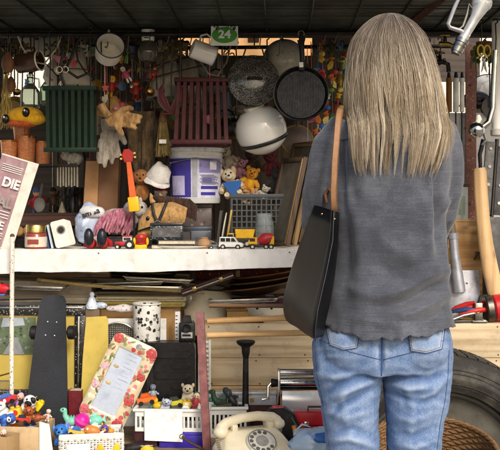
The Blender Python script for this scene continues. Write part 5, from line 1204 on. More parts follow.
# red toy at the left edge of the shelf and the one on the post
t = TS('toy_fire_engine', 'red toy fire engine at the left end of the shelf', 'toy car', 3, 3.03); m = MB(t); m.box(-12, 6, -4, 4, 2, 9, .8); m.out('body', M('b8221f', .35)); m = MB(t); m.box(-2, 5.6, -3.6, 3.6, 9.1, 13, .6); m.out('cab', M('b8221f', .35)); MB(t).box(-1, 4.6, -3.8, -3.62, 9.8, 12.4).out('window', M('2a3238', .15)); MB(t).tube([(-11, 0, 10.5), (-2, 0, 11.5)], 1, 6).out('ladder', M('d8d4c8', .4)); wheel_set(t, (-8, 2.4), 2.6, -4, 4)
t = T('winged_toy', 'red toy racing car with blue wing tied to the white rusty pole', 'toy car', 4, 289, 2.99); m = MB(t).rot(ry=8); m.ball((0, 0, 0), (10, 4, 5), 20); m.ball((-8, 0, 2), (8, 4, 4), 16); m.out('body', M('c2202a', .3, 0, .1, 30, .1, 100, .05)); MB(t).box(-16, 2, -5, 5, -6.5, -4.6, .6).out('wing', M('4a62a8', .35))
for s in (-1, 1): MB(t).cyl((6, s * 4.6, -3), (6, s * 3, -3), 2.6, n=16, bev=.3).out('wheel', BLK)
# ================================================================== below the shelf (low table top z = 0.5)
TZ = .5
def TT(name, lab, cat, px, Y, group=None, rz=0, z=None):      # something standing on the low table
    zz = TZ if z is None else z
    return T(name, lab, cat, px, 200 + (HC - zz - .0006) / Y * F, Y, group, rz=rz)
def hpx(py, Y, z=TZ): return ((200 + (HC - z) / Y * F) - py)   # height in px from the table to a pixel row
# white rusty pole at the left and reddish rack
t = T('rusty_pole', 'thin white painted pole with rust patches in front of the shelf end', 'pole', 12, 470, 2.94)
z1 = 470 - 236; z0 = -(P(12, 470, 2.94).z) / U[t.name]
m = MB(t); m.tube([(0, 0, z0), (-.4, 0, 120), (.3, 0, z1)], 2.3, 10); m.out('tube', SPOTS('d9d2c4', ('6a4530', 'd9d2c4', '8d6a4c', 'd9d2c4', 'd9d2c4'), 170, .6, .42, .2)); m = MB(t); m.ball((.3, 0, z1), 2.5, 10); m.out('end_cap', M('5a4030', .6))
# pine chest
t = TT('pine_chest', 'long raw pine chest carrying tools and pots behind the woman', 'chest', 330, 3.17); t.location.x = 0; UC = U[t.name]
H = (.8 - TZ) / UC; x0 = (P(204, 300, 3.17).x) / UC; x1 = 1.35 / UC; PINE = WOOD('cbb896', 'a3875f', 'x', .8, .6, .3, '7a6a54'); yd = .46 / UC
def zc(py): return hpx(py, 3.17)
for a, b in ((zc(358) , zc(323.5)), (zc(386) + .4, zc(358) - .4)):
    m = MB(t); m.box(x0, x1, 0, 4, a, b, .5); m.out('front_board', PINE)
rng = random.Random(15)
for k in range(9):
    for zz in (zc(384), zc(361), zc(355), zc(327)):
        xx = x0 + 6 + k * 48 + rng.uniform(-2, 2); m = MB(t); m.cyl((xx, -.3, zz), (xx, .2, zz), .8, n=8); m.out('nail', METAL('5a544c', .5))
m = MB(t); m.box(x0, x1, -2.6, 3.9, zc(394), zc(386.2), .5); m.out('front_batten', WOOD('c9a878', '9a7446', 'x'))
m = MB(t); m.box(x0, x1, .5, 4, 0, zc(394) - .3); m.out('lower_board', WOOD('b3966a', '8a6a42', 'x'))
zt = zc(323.5)
m = MB(t); m.box(x0, x0 + 4, 4.1, yd, 0, zt, .4); m.box(x1 - 4, x1, 4.1, yd, 0, zt, .4); m.out('end_board', WOOD('d2b587', 'a98252', 'y'))
m = MB(t); m.box(x0 + 60, x1, 4.1, yd, zt - 5, zt, .4); m.out('top_board', PINE)
m = MB(t); m.box(x0 + 4.1, x0 + 59.5, 4.1, yd, zt - 26, zt - 22, .4); m.out('inner_tray', WOOD('c9a878', '9a7446', 'x')); m = MB(t); m.box(x0 + 4.1, x1, yd - 4, yd, 0, zt - 5.2); m.out('rear_board', PINE)
ZTOP = .5006 + zt * UC
# top edge at left is lower in the photo: a front lip plank with worn edge
def TC(name, lab, cat, px, Y, group=None, rz=0): return T(name, lab, cat, px, 200 + (HC - ZTOP - .0006) / Y * F, Y, group, rz=rz)
# reddish metal rack with wooden rungs
t = T('folding_rack', 'reddish metal upright of a folding rack with round wooden rungs', 'rack', 203, 470, 2.80); zg = -(P(203, 470, 2.80).z - TZ) / U[t.name]
m = MB(t).rot(ry=-3, at=(5, 0, 0)); m.box(-4, 4, -1.2, 1.2, zg + 2, 158, .5); m.out('upright', RUST('8a5a58', '5c3a38', .3)); m = MB(t).rot(ry=-3, at=(5, 0, 0)); m.box(2.2, 4, 1.3, 8, zg + 2, 157, .3); m.out('upright_flange', RUST('7a4c4a', '4c3030', .3))
m = MB(t).rot(ry=2, at=(124, 0, 0)); m.box(-4, 4, -1.2, 1.2, -P(203, 470, 2.80).z / U[t.name] + 1, 158, .5); m.out('upright', RUST('8a5a58', '5c3a38', .3))
for za, zb_, c, nm in ((148.5, 152.5, 'c69a62', 'rung'), (134, 137, 'd0a870', 'rung'), (164, 163, '5c4230', 'rung')):
    m = MB(t); m.tube([(4 if za < 160 else 6, 3.6, za), (64, 3.8, (za + zb_) / 2 + .4), (122, 3.6, zb_)], 3.0 if za < 160 else 2.2, 12); m.out(nm, WOOD(c, '8a6238', 'x'))
# things under the shelf, on the top of the chest tray / boxes
t = TC('enamel_stockpot', 'chipped cream enamel pot with rust spots beneath the shelf', 'pot', 200, 3.35); t.location.z -= .055
m = MB(t).rot(ry=6); m.lathe([(.01, 0), (24, 0), (27, 4), (28.5, 28), (27, 44), (27.6, 46), (26.4, 46), (26, 40), (26.6, 6), (.01, 3)], 40); m.out('body', SPOTS('d8d0ba', ('5a3a26', 'd8d0ba', 'd8d0ba', '8a6444', 'd8d0ba', 'd8d0ba'), 60, .35, .16, .1, coat=.2))
m = MB(t).rot(ry=6); m.tube([(27.6 * math.cos(a * .157), 27.6 * math.sin(a * .157), 46) for a in range(40)], .9, 8, True); m.out('rim', M('3a2d24', .5)); m = MB(t).rot(ry=6); m.tube([(-28, 0, 32), (-34, -2, 32), (-34, -2, 22), (-28, 0, 22)], 1.3, 8); m.out('handle', M('d8d0ba', .4))
t = T('flute_case', 'dark maroon instrument case slanting under the shelf above the cream pot', 'case', 208, 284, 3.12); m = MB(t).rot(ry=-20); m.box(-28, 28, -4, 8, -3.6, 0, 1); m.out('case_body', M('33191b', .4, 0, .2)); MB(t).rot(ry=-20).box(-28, 28, -4, 8, .1, 3.6, 1).out('lid', M('421f22', .4, 0, .2))
m = MB(t).rot(ry=-20); m.box(-27, 27, -4.6, -4.1, -.6, .5); m.out('edge_strip', METAL('a09c94'))
for x in (-14, 14): MB(t).rot(ry=-20).box(x - 2, x + 2, -5, -4.1, -2, 2.4, .2).out('clasp', METAL('9a8a5a'))
for i, (x, y, Y, rr, c, lab) in enumerate(((258, 292, 3.3, 36, '3b2718', 'dark wooden bowl at the bottom of the pile under the shelf'), (262, 286, 3.32, 34, '2a1c12', 'nearly black wooden bowl in the middle of the pile'), (266, 280, 3.34, 34, '5a3a22', 'red brown wooden bowl on top of the pile'))):
    t = T('wooden_bowl', lab, 'bowl', x, y, Y, group='wooden bowls piled under the shelf'); m = MB(t).rot(ry=-8); m.lathe([(.01, -2), (16, -2), (rr * .8, 2), (rr, 7), (rr - 1.4, 7), (rr * .76, 3.4), (.01, 0)], 40); m.out('bowl_body', WOOD(c, '1c120b', 'x', 1, .4)); m = MB(t).rot(ry=-8); m.tube([((rr - .7) * math.cos(a * .157), (rr - .7) * math.sin(a * .157), 7) for a in range(40)], .8, 8, True); m.out('rim', WOOD('7a5030', '4a2e18', 'x'))
t = TC('serving_bowl', 'white oval serving bowl with two holes under the wooden bowls', 'bowl', 266, 3.28); m = MB(t); m.lathe([(.01, 0), (12, 0), (20, 6), (24, 15), (25, 17), (23.6, 17), (18, 6.6), (.01, 2)], 40); m.out('bowl_body', ENAM)
for s in (-1, 1): MB(t).ball((s * 7 - 2, -22.4, 13), (1.3, 1.6, 1.1), 10).out('hole_plug', BLK)
t = TC('wicker_box', 'small wicker box with dark lid among the rack rungs', 'box', 243, 3.26); MB(t).box(-16, 12, -5, 10, 0, 9, .8).out('box_body', SPOTS('a8854e', ('7a5a30', 'c9a468'), 260, .8, .4, .2)); MB(t).box(-17, 13, -6, 11, 9.1, 12, .8).out('lid', SPOTS('8a6a3a', ('5a4020', 'a8884e'), 260, .8, .4, .2))
for i, (x, c, w, h, lab) in enumerate(((270, '4d2a3c', 5, 22, 'plum coloured book upright behind the rungs'), (280, '5a3448', 5, 20, 'mauve book upright nearest the handbag'), (263, 'b9b4ac', 3, 15, 'pale grey book upright behind the rungs'))):
    t = TC('book', lab, 'book', x, 3.3); MB(t).box(-w + .6, w - .6, .5, 18, .3, h - .3).out('pages', M('d2c8b0', .8, 0, .1, 200)); m = MB(t); m.box(-w, -w + .5, 0, 18.4, 0, h); m.box(w - .5, w, 0, 18.4, 0, h); m.box(-w + .51, w - .51, -.2, .4, 0, h); m.out('cover', M(c, .6))
# T shaped black tool
t = TT('rubber_plunger', 'black plunger with flat top standing upright in front of the pine chest', 'plunger', 245.5, 3.03); h = hpx(341, 3.03)
m = MB(t); m.cyl((0, 0, 30), (.3, 0, h - 16), 3.3, 2.8, 16); m.out('shaft', M('17181a', .4, 0, .2)); m = MB(t); m.lathe([(2.8, h - 17), (4, h - 12), (4.4, h - 6), (8.4, h - 3.4), (9.6, h - 1), (9, h), (.01, h)], 24, (.3, 0, 0)); m.out('cap', M('141416', .5)); m = MB(t); m.lathe([(9, 0), (9.4, 3), (6, 18), (3.4, 30), (.01, 30)], 24, caps=(True, False)); m.out('cup', M('1c1a1a', .6)); m = MB(t); m.lathe([(3.5, h - 76), (4, h - 72), (3.5, h - 68)], 16, (.2, 0, 0)); m.out('collar', M('0f0f10', .4))
# pasta machine
t = T('pasta_machine', 'chrome pasta machine with steel rollers in front of the pine chest', 'machine', 300, 416, 2.98)
m = MB(t)
for z, r, y in ((43, 3.4, 4), (33.5, 5.6, 0)): m = MB(t); m.cyl((-22 if z > 40 else -20, y, z), (30, y, z), r, n=28, bev=.5); m.out('roller', CHR)
m = MB(t); m.cyl((-29, 0, 33), (-20.2, 0, 33), 4.4, 3.4, 18, .6); m.out('crank_hub', BLK); m = MB(t); m.tube([(-29, -1, 33), (-32, -2, 30), (-32, -2, 18), (-38, -2, 17)], 1.4, 8); m.out('crank', CHR)
m = MB(t); m.grid(lambda a, b: (-18 + a * 50, -6 - 2.6 * math.sin(b * 3.14), 6 + b * 20), 2, 14, 1); m.out('front_plate', M('e4e6e8', .22, .45, .03, 10, .02, 50, .05))
for x in (-21, 31): MB(t).box(x - 1.4, x + 1.4, -6, 12, 0, 46, .8).out('side_plate', CHR)
MB(t).box(-20, 30, -4, 12, 26.6, 28, .2).out('slot_cover', M('26282b', .3, .8)); MB(t).box(-24, 34, -12, 14, -3.4, -.1, .5).out('base_plate', METAL('c9ccce', .2)); 
m = MB(t); zlow = (TZ - P(300, 416, 2.98).z) / U[t.name]; m.box(-22, 32, -6, 14, zlow + .2, -3.5, .6); m.out('pedestal', M('8a1d1f', .5, 0, .15))
# red toolbox
t = TT('red_toolbox', 'red metal toolbox with dark seam beneath the pasta machine', 'toolbox', 316, 2.87); h = hpx(411, 2.87); MB(t).box(-22, 26, -8, 8, 0, h * .62, .8).out('box_body', M('b01a22', .35, 0, .12, 20, .1, 100, .15)); MB(t).box(-22.4, 26.4, -8.4, 8.4, h * .62 + .6, h, .9).out('lid', M('b81c24', .35, 0, .12, 20, .1, 100, .15))
for x in (-10, 14): MB(t).box(x - 2, x + 2, -9, -8.45, h * .5, h * .75, .2).out('clasp', CHR)
m = MB(t); m.tube([(-8, 0, h), (-8, 0, h + 4), (12, 0, h + 4), (12, 0, h)], 1, 8); m.out('handle', M('2a2a2a', .4))
# silver carton, drill case and dark cartons
t = TT('silver_carton', 'long narrow silver carton lying along the foot of the pine chest', 'carton', 250, 3.1); h = hpx(392, 3.1); MB(t).box(-34, 26, -2, 10, h - 13, h - 3, .4).out('carton_body', SPOTS('b8bbbd', ('8d9094', 'd2d4d6', '6d6a68'), 50, .3, .4, .2)); MB(t).box(-34.5, 26.5, -2.4, 10.4, h - 2.9, h, .4).out('lid', M('c9cbcc', .3, .3)); MB(t).box(-33, 25, -1, 9.6, 0, h - 13.1, .5).out('lower_carton', M('4a2a28', .7)); MB(t).box(0, 4, -2.7, -2.45, h - 10, h - 6).out('sticker', M('b98a3a', .5))
t = TT('drill_case', 'rounded black case with grey and orange print behind the telephone', 'case', 281, 2.84); h = hpx(407, 2.84)
m = MB(t); m.prism([(-19, 0), (19, 0), (19, h * .55), (13, h * .86), (3, h), (-11, h - 1), (-18, h * .75)], -7, 7, 1.6); m.out('case_body', M('1c1b1c', .35, 0, .2)); m = MB(t); m.prism([(-17, 10), (-2, 8), (3, h * .72), (-8, h * .8), (-15, h * .62)], -7.5, -7.05, .2); m.out('grey_print', SPOTS('8d8d98', ('5a5a68', 'b8b8c0', '3a3a44'), 90, .4, .4, .2)); m = MB(t); m.tube([(12, -7.4, 8), (15, -7.5, h * .35), (12, -7.4, h * .6)], 2, 8, flat=.3); m.out('orange_print', M('d88a1c', .4)); m = MB(t); m.box(-9, 3, -5, 4, h - 2, h + .6, .5); m.out('red_print', SPOTS('c23040', ('e8e0dc', '26262a', 'd04858'), 120, .4, .4, .2))
m = MB(t); m.tube([(12, -7.3, 6), (16.4, -7.3, h * .3), (15, -7.3, h * .6), (10, -7.3, h * .78)], .7, 6); m.out('trim', M('5a5a5c', .4))
# telephone on its crate
t = TT('packing_crate', 'plank crate hidden beneath the cream telephone', 'crate', 252, 2.72); hc = hpx(446, 2.72) - 7; MB(t).box(-42, 44, -18, 22, 0, max(1.5, hc), .3).out('crate_box', WOOD('8d7552', '5c4830', 'x'))
IV = M('ddd2b4', .28, 0, .04, 15, .05, 80, .12, '9a8a68', 25, .3)
t = TT('rotary_telephone', 'cream rotary telephone with clear dial and coiled cord', 'telephone', 254, 2.72, rz=20); t.location.z += max(1.5, hc) * 2.72 / F
m = MB(t); secs = []
for z, x0_, x1_, y0_, y1_, r in ((0, -38, 38, -24, 24, 7), (4, -38, 38, -24, 24, 7), (7, -36, 36, -20, 24, 7), (16, -31, 31, -7, 22, 7), (21, -27, 27, 0, 20, 6), (22.5, -24, 24, 2, 18, 5)):
    secs.append([m._v((x, y, z)) for x, y in rrect(x0_, x1_, y0_, y1_, r, 5)])
m.skin(secs, True, True); m.out('body', IV)
nrm = Vector((0, -10, 13)).normalized()      # sloping front plane
dial_c = Vector((3, -14.2, 13.4)); m = MB(t); q = nrm.to_track_quat('Z', 'Y').to_matrix().to_4x4()
m.M = Matrix.Translation(dial_c) @ q; m.lathe([(15.6, -3), (15.8, .2), (15, 1.6), (13, 2), (.01, 2)], 36); db = m.out('dial_base', M('c9c6ba', .25, 0, .05))
for k in range(10):
    a = R(60 + k * 28.5); m = MB(t); m.M = Matrix.Translation(dial_c) @ q; m.cyl((11 * math.cos(a), 11 * math.sin(a), 2.05), (11 * math.cos(a), 11 * math.sin(a), 2.3), 2.1, n=14); m.out('finger_hole', M('5a5850', .4), parent=db)
m = MB(t); m.M = Matrix.Translation(dial_c) @ q; m.lathe([(6.4, 2.05), (6.4, 2.9), (5.6, 3.2), (.01, 3.2)], 28); m.out('dial_hub', M('8d8b84', .25), parent=db)
m = MB(t); m.M = Matrix.Translation(dial_c) @ q; m.tube([(14 * math.cos(a * .17), 14 * math.sin(a * .17), 2.2) for a in range(37)], .5, 6, True); m.out('dial_ring', M('6f6d66', .25), parent=db)
m = MB(t); pts = [(-34, 6, 25), (-27, 8, 30), (-10, 10, 33.5), (8, 11, 34), (24, 11, 31.5), (30, 11, 27)]; m.tube(pts, [5.6, 5.4, 5, 5, 5.4, 5.6], 14); m.ball((-33, 5, 22), (8, 7.6, 6.5), 18); m.ball((30, 11, 24.6), (7.6, 7.6, 6), 18); hs = m.out('handset', IV); rm = hs.modifiers.new('r', 'REMESH'); rm.mode = 'VOXEL'; rm.voxel_size = .0028; hs.modifiers.new('s', 'SMOOTH').iterations = 8
for x in (-22, 16): m = MB(t); m.box(x, x + 6, 2, 18, 22, 28.5, 1); m.out('cradle', IV)
m = MB(t); m.tube([(-38 - 1.4 * math.cos(a * .9), 4 - a * .28, 17 - a * .25 + 1.4 * math.sin(a * .9)) for a in range(70)], .75, 6); m.out('coiled_cord', M('8a8068', .5))
# clear bag with blue, and white gadget lid
t = TT('blanket_bag', 'clear plastic bag of blue items with frosted sheen beside the jeans', 'bag', 316, 2.70); h = hpx(427, 2.70)
m = MB(t); m.ball((0, 0, h * .5), (27, 14, h * .5), 28); m.out('bag_film', SPOTS('a9bed0', ('3a6ab4', 'c9d6df', '6d9ccc', 'dfe6ea', 'b4c9da'), 42, .18, .45, .35, coat=.4), jit=3.5)
m = MB(t); m.ball((6, -6, h * .72), (14, 9, 6), 20); m.out('blue_cloth', SPOTS('3f70b4', ('2a58a0', '5f90c8', 'c9d8e4'), 50, .5, .4, .3), jit=2.5); 
m = MB(t); m.tube([(-20, 0, h * .9), (-14, -3, h + 3), (-6, 0, h * 1.0)], [2, 3, 1], 8, flat=.4); m.out('knot', M('c9d4dc', .3))
t = TT('white_tray', 'white plastic tray with two round holes lying on the clear bag', 'tray', 312, 2.80); h = hpx(429, 2.80); m = MB(t).rot(ry=-3, at=(0, 0, h - 6)); m.prism(rrect(-19, 18, 0, 5, 2), -10, 8, .8); m.out('tray_body', M('e2e2e0', .4)); MB(t).box(-12, 12, -5, 6, 0, h - 7, .5).out('support', M('3c3c40', .6))
for x in (-4, 9): m = MB(t).rot(ry=-3, at=(0, 0, h - 6)); m.cyl((x, -10.4, 3), (x, -10.05, 3), 1.1, n=12); m.out('hole', BLK)

# ---- left: boards, skateboard, frames
t = T('grey_plank', 'weathered grey plank lying under the shelf at left', 'plank', 40, 292, 3.18); m = MB(t).rot(ry=1.5); m.box(-70, 52, -4, 30, -11, 11, .6); m.out('board', WOOD('a89c8c', '756a5d', 'x', 1, .8, .25)); m = MB(t).rot(ry=1.5); m.box(-70, 50, -6, -4.1, -10, -4, .4); m.out('lip', WOOD('b3a792', '857a68', 'x'))
m = MB(t); zl = (TZ - P(40, 292, 3.18).z) / U[t.name]; m.box(-60, -40, 0, 30, zl, -11.5); m.out('prop', WOOD('6d6254', '463d32', 'z')); m = MB(t); m.box(20, 40, 0, 30, zl, -10.6); m.out('prop', WOOD('6d6254', '463d32', 'z'))
t = T('curtain_pole', 'thin gilt pole lying slantwise under the shelf', 'pole', 84, 285, 3.1); m = MB(t); m.tube([(-44, 0, 5), (0, -1, 0), (40, 0, -3)], 1.7, 8); m.out('rod', M('a8925a', .5, 0, .25)); m = MB(t); m.ball((-45, 0, 5), 2.6, 10); m.out('finial', M('8a7440', .5)); MB(t).tube([(39, 0, -3), (120, 6, -8)], 1.7, 8).out('rod_end', M('8a7848', .5)); 
for i, (z, w, c, c2, lab) in enumerate(((-5, 44, 'b8a456', '8d7c3a', 'lowest flat tray with yellow edge in the pile on the carton'), (.2, 45, 'd2c8a8', 'a89a70', 'middle flat tray with cream edge'), (5, 46, '6f6048', '4a3e2c', 'topmost flat tray with dark rim'))):
    t = T('flat_tray', lab, 'tray', 142, 298, 3.22, group='flat trays piled on the carton'); t.location.z += z * 3.22 / F
    m = MB(t); m.prism([(x, y) for x, y in rrect(-w, w, -2.3, 2.3, 2)], -12, 26, .5); m.out('tray_body', M(c, .45, 0, .2, 40, .1, 100, .3)); m = MB(t); m.box(-w + 3, w - 3, -12.6, -12.05, -.9, .7, .1); m.out('edge_groove', M(c2, .4, .4))
t = TT('carton', 'brown cardboard carton behind the black toolcase and the wire plate', 'carton', 136, 3.2); h = hpx(306, 3.2); MB(t).box(-48, 44, 0, 40, 0, h - 3, .5).out('box_body', M('a9824f', .8, 0, .1, 20, .2, 60, .25)); m = MB(t); m.box(-48.4, 44.4, -.5, 20, h - 2.8, h - .6, .2); m.out('flap', M('b58e5c', .8))
t = T('porcelain_figure', 'blue and white porcelain figurine beneath the pile of trays', 'ornament', 92, 309, 3.12); m = MB(t); m.lathe([(.01, 0), (6, 0), (6.5, 3), (4, 8), (3.4, 11), (1.6, 13), (.01, 13.2)], 20); m.out('figure_body', SPOTS('c9d2dc', ('5a7aa8', 'e0e4e8', '8aa4c4'), 150, .2, .4, .2, coat=.4), jit=.8); m = MB(t); m.ball((0, 0, 14.5), (2.6, 2.6, 3), 14); m.out('head', M('d0d6dc', .2)); zl = (TZ - P(92, 309, 3.12).z) / U[t.name]; MB(t).box(-6, 8, -4, 6, zl, -.1, .4).out('plinth', M('6d5a44', .7))
m = MB(t); m.ball((9, 0, 3.5), (6, 4, 3.4), 14); m.out('ornament_base', SPOTS('b8c4d4', ('5a7aa8', 'e0e4e8'), 150, .2, .4, .2), jit=.8)
t = T('floral_cloth', 'folded cloth with pink and white print on the carton', 'cloth', 122, 309, 3.12); m = MB(t); m.ball((0, 0, 0), (17, 6, 4), 24); m.out('cloth_fold', SPOTS('d0c6c0', ('b85a6a', 'e4dcd8', '6a7a9a', 'd8a0a8'), 110, .8, .4, .2), jit=1.6)
t = TT('wire_plate', 'round wire mesh plate in front of a white card', 'plate', 122, 3.12); zz = hpx(345, 3.12)
m = MB(t); cx, cz, rr = -4, zz + 2, 20
for k in range(-9, 10):
    w_ = math.sqrt(max(0, rr * rr - (k * 2.1) ** 2)); m.tube([(cx - w_, 0, cz + k * 2.1), (cx, -1.2, cz + k * 2.1), (cx + w_, 0, cz + k * 2.1)], .45, 4); m.tube([(cx + k * 2.1, 0, cz - w_), (cx + k * 2.1, -1.5, cz), (cx + k * 2.1, 0, cz + w_)], .45, 4)
m.out('mesh', METAL('9a968e', .35)); m = MB(t); m.tube([(cx + rr * math.cos(a * .157), 0, cz + rr * math.sin(a * .157)) for a in range(40)], 1, 8, True); m.out('rim', METAL('aaa69e', .3))
m = MB(t); m.box(-18, 44, 3, 4, 0, zz + 26); m.out('white_card', M('dcdad4', .7, 0, .05)); m = MB(t); m.box(53, 58, 2, 3, 20, zz + 33); m.out('ruler', M('dfe0e0', .5))
for k in range(9): MB(t).box(53.4, 55.4, 1.6, 1.95, zz - 2 + k * 3.8, zz - 1.2 + k * 3.8).out('ruler_mark', BLK)
# black tool case with ribs and patterned tin on top
t = TT('black_toolcase', 'black ribbed plastic case standing behind the floral frame', 'case', 169, 3.02); h = hpx(343, 3.02)
m = MB(t); m.prism(rrect(-27, 26, 0, h, 6), 0, 20, 1); m.out('case_body', M('121113', .42, 0, .2, 30, .2, 200, .08)); 
for k in range(5):
    z = h - 12 - k * 10.5; x0_ = -14 if k % 2 == 0 else 2; m = MB(t); m.prism(rrect(x0_, 21, z - 3, z + 3, 2.4), -1.8, -.05, .8); m.out('rib', M('171618', .36, dirt=.05)); 
m = MB(t); m.prism(rrect(-22, -16, 8, h - 6, 2), -1.2, -.05, .5); m.out('rib', M('242325', .4)); m = MB(t); m.ball((-21, -.6, h - 6), (2, 1, 2), 12); m.out('stud', METAL('77736a'))
t = T('floral_tin', 'white tin pot with black leaf print standing on the black case', 'tin', 147, 342.8, 3.08); t.location.z = .5012 + h * 3.02 / F
m = MB(t); m.lathe([(.01, 0), (13, 0), (13.4, 1), (13.8, 36), (13, 36), (12.6, 2), (.01, 1)], 36); m.out('pot_body', SPOTS('dcd9d0', ('1c1d20', '3a3c3e', 'dcd9d0', '26282b', '8d8c86', 'dcd9d0'), 85, .35, .52, .1, coat=.2)); m = MB(t); m.tube([(13.7 * math.cos(a * .157), 13.7 * math.sin(a * .157), 36.4) for a in range(40)], .9, 8, True); m.out('rim', M('d4d0c4', .3))
t = T('black_camera', 'black camera with printed label plate on the black case', 'camera', 187, 342.8, 3.06); t.location.z = .5012 + h * 3.02 / F
m = MB(t); m.box(-8, 8, -4, 5, 0, 18, 1); m.out('camera_body', M('161617', .4)); m = MB(t); m.prism([(-5, 18.1), (5, 18.1), (3.4, 25), (-3.4, 25)], -3.6, 4, .6); m.out('viewfinder', M('1b1b1c', .35)); m = MB(t); m.box(-5.4, 5.8, -4.8, -4.1, 3, 9, .3); m.out('label_plate', M('a8a69e', .4)); MB(t).box(-4.4, 4, -5.05, -4.85, 5, 7).out('label_print', BLK); m = MB(t); m.cyl((0, -8, 13), (0, -4.1, 13), 3.8, 4.2, 20, .4); m.out('lens', M('0f0f10', .2)); MB(t).cyl((5.5, 0, 18.1), (5.5, 0, 20), 1.6, n=14).out('dial', METAL('8a8a88'))
# white keyboard strip left of the chest
t = TT('ladder_strip', 'white slotted plastic strip standing between the case and the red upright', 'strip', 204, 3.1); h = hpx(340, 3.1); z0 = hpx(396, 3.1); m = MB(t); m.box(-6, -3.6, 0, 2, 0, h, .3); m.box(4.6, 7, 0, 2, 0, h, .3)
for k in range(12): m.box(-3.5, 4.5, .3, 1.7, z0 + 2 + k * 4.6, z0 + 4.4 + k * 4.6, .2)
m.out('strip_body', M('d8d6ce', .5, 0, .05))
# framed poster behind the skateboard
t = TT('framed_poster', 'yellow poster with a woodland road picture in an ornate black frame', 'picture', 36, 3.1, rz=0); Yp = 3.1
def zp(py): return hpx(py, Yp)
m = MB(t).rot(rx=-2); m.box(-60, 38, 2, 3, zp(390), zp(316)); m.out('yellow_mount', M('c4ac52', .6, 0, .08, 12, .1, 60, .15, 'a88a38'))
m = MB(t).rot(rx=-2); m.box(-52, -1.5, 1, 1.9, zp(355), zp(318)); m.out('picture_panel', SPOTS('5f6d52', ('3c4c34', '7f8f6a', '2d3a2a', '8f9aa0', '56694a', '465a3c'), 75, .35, .5, .3, stretch=(1, 1, 1.2)))
m = MB(t).rot(rx=-2); m.prism([(-34, zp(355)), (-12, zp(355)), (-20, zp(338)), (-24, zp(338))], .4, .95); m.out('road_picture', M('8d8f92', .4, 0, .1))
m = MB(t).rot(rx=-2); m.prism([(-36, zp(328)), (-12, zp(326)), (-14, zp(318.5)), (-34, zp(318.5))], .5, .95); m.out('sky_picture', M('aab4bc', .4, 0, .15))
FRM = SPOTS('1e1d1d', ('bdbab2', '1e1d1d', '8f8c86', '1e1d1d', '1e1d1d'), 190, .35, .4, .1, coat=.2)
for q in ((-66, 49, zp(316) + .1, zp(306)), (-66, 49, zp(396), zp(390) - .1)): m = MB(t).rot(rx=-2); m.box(q[0], q[1], -1, 3.4, q[2], q[3], .8); m.out('frame_rail', FRM)
for q in ((38.1, 49, zp(390), zp(316)), (-66, -60.1, zp(390), zp(316))): m = MB(t).rot(rx=-2); m.box(q[0], q[1], -1, 3.4, q[2], q[3], .8); m.out('frame_rail', FRM)
for q in ((41, 43, zp(390), zp(317)), (-64, 46, zp(309), zp(307.4))): m = MB(t).rot(rx=-2); m.box(q[0], q[1], -2, -1.02, q[2], q[3], .3); m.out('inner_bead', METAL('b0aea6', .3))
MB(t).box(-50, 40, 2, 6, 0, zp(396) - .4, .3).out('stand', M('2a2422', .7))
t = TT('oven_rack', 'small grey wire rack leaning at the left edge behind the toys', 'rack', 4, 2.99); m = MB(t)
for k in range(10): m.tube([(-9 + k * 2, 0, 10), (-9 + k * 2, 0, hpx(381, 2.99))], .4, 5)
for z in (hpx(381, 2.99), hpx(392, 2.99), 10): m.tube([(-10, 0, z), (10, 0, z)], .6, 6)
m.out('rods', METAL('8d8a84', .35)); m = MB(t); m.tube([(-12, -1, hpx(378, 2.99)), (10, -1, hpx(372, 2.99))], .9, 6); m.out('handle', METAL('a8823c', .4)); MB(t).box(-10, 10, -3, 4, 0, 10.2, .5).out('foot', BLK)
# skateboard
t = TT('skateboard', 'black skateboard standing on its tail against the framed poster', 'skateboard', 47, 3.0); Ys = 3.0
def zs(py): return hpx(py, Ys)
m = MB(t)
prof = [(296, 7, 5), (297.6, 10.4, 4.5), (302, 12.8, 3.4), (312, 13.6, 1.6), (316, 13.9, .2), (325, 14.6, 0), (360, 17.4, .4), (395, 19.8, .2), (420, 21, 0), (440, 21, .6), (455, 18, 3), (463, 11, 5)]
top = [[m._v((6 - (py - 296) * .053 + w_ * x, y - 1 + 1.6 * x * x * -1 + 1, zs(py))) for x in (-1, -.9, -.5, 0, .5, .9, 1)] for py, w_, y in prof]
bot = [[m._v((6 - (py - 296) * .053 + w_ * x, y + 2.2 - 1.6 * x * x, zs(py))) for x in (1, .9, .5, 0, -.5, -.9, -1)] for py, w_, y in prof]
m.skin([a + b for a, b in zip(top, bot)])
def grip():
    mt, nt, b = newmat(); v = coords(nt); n = noise(nt, v, 500, 2, .8)
    bk = nt.nodes.new('ShaderNodeTexVoronoi'); bk.inputs['Scale'].default_value = 420; nt.links.new(coords(nt, (1, 1, .6)), bk.inputs['Vector'])
    f = mix(nt, .5, n, bk.outputs['Distance'])
    nt.links.new(ramp(nt, mix(nt, .6, f, noise(nt, v, 9, 5, .6)), [(.3, lin('14161a')), (.62, lin('2a2d34'))]), b.inputs['Base Color']); b.inputs['Roughness'].default_value = .75; bumpn(nt, b, f, .7, .002); return mt
dk = m.out('deck', grip(), ang=50)
for x, py in ((-3, 322), (6, 322.5), (-4.5, 335.5), (4.5, 336)): m = MB(t); m.ball((5 - (py - 296) * .05 + x, -.4, zs(py)), (1.1, .7, 1.1), 10); m.out('bolt', METAL('d8d8d8', .25), parent=dk)
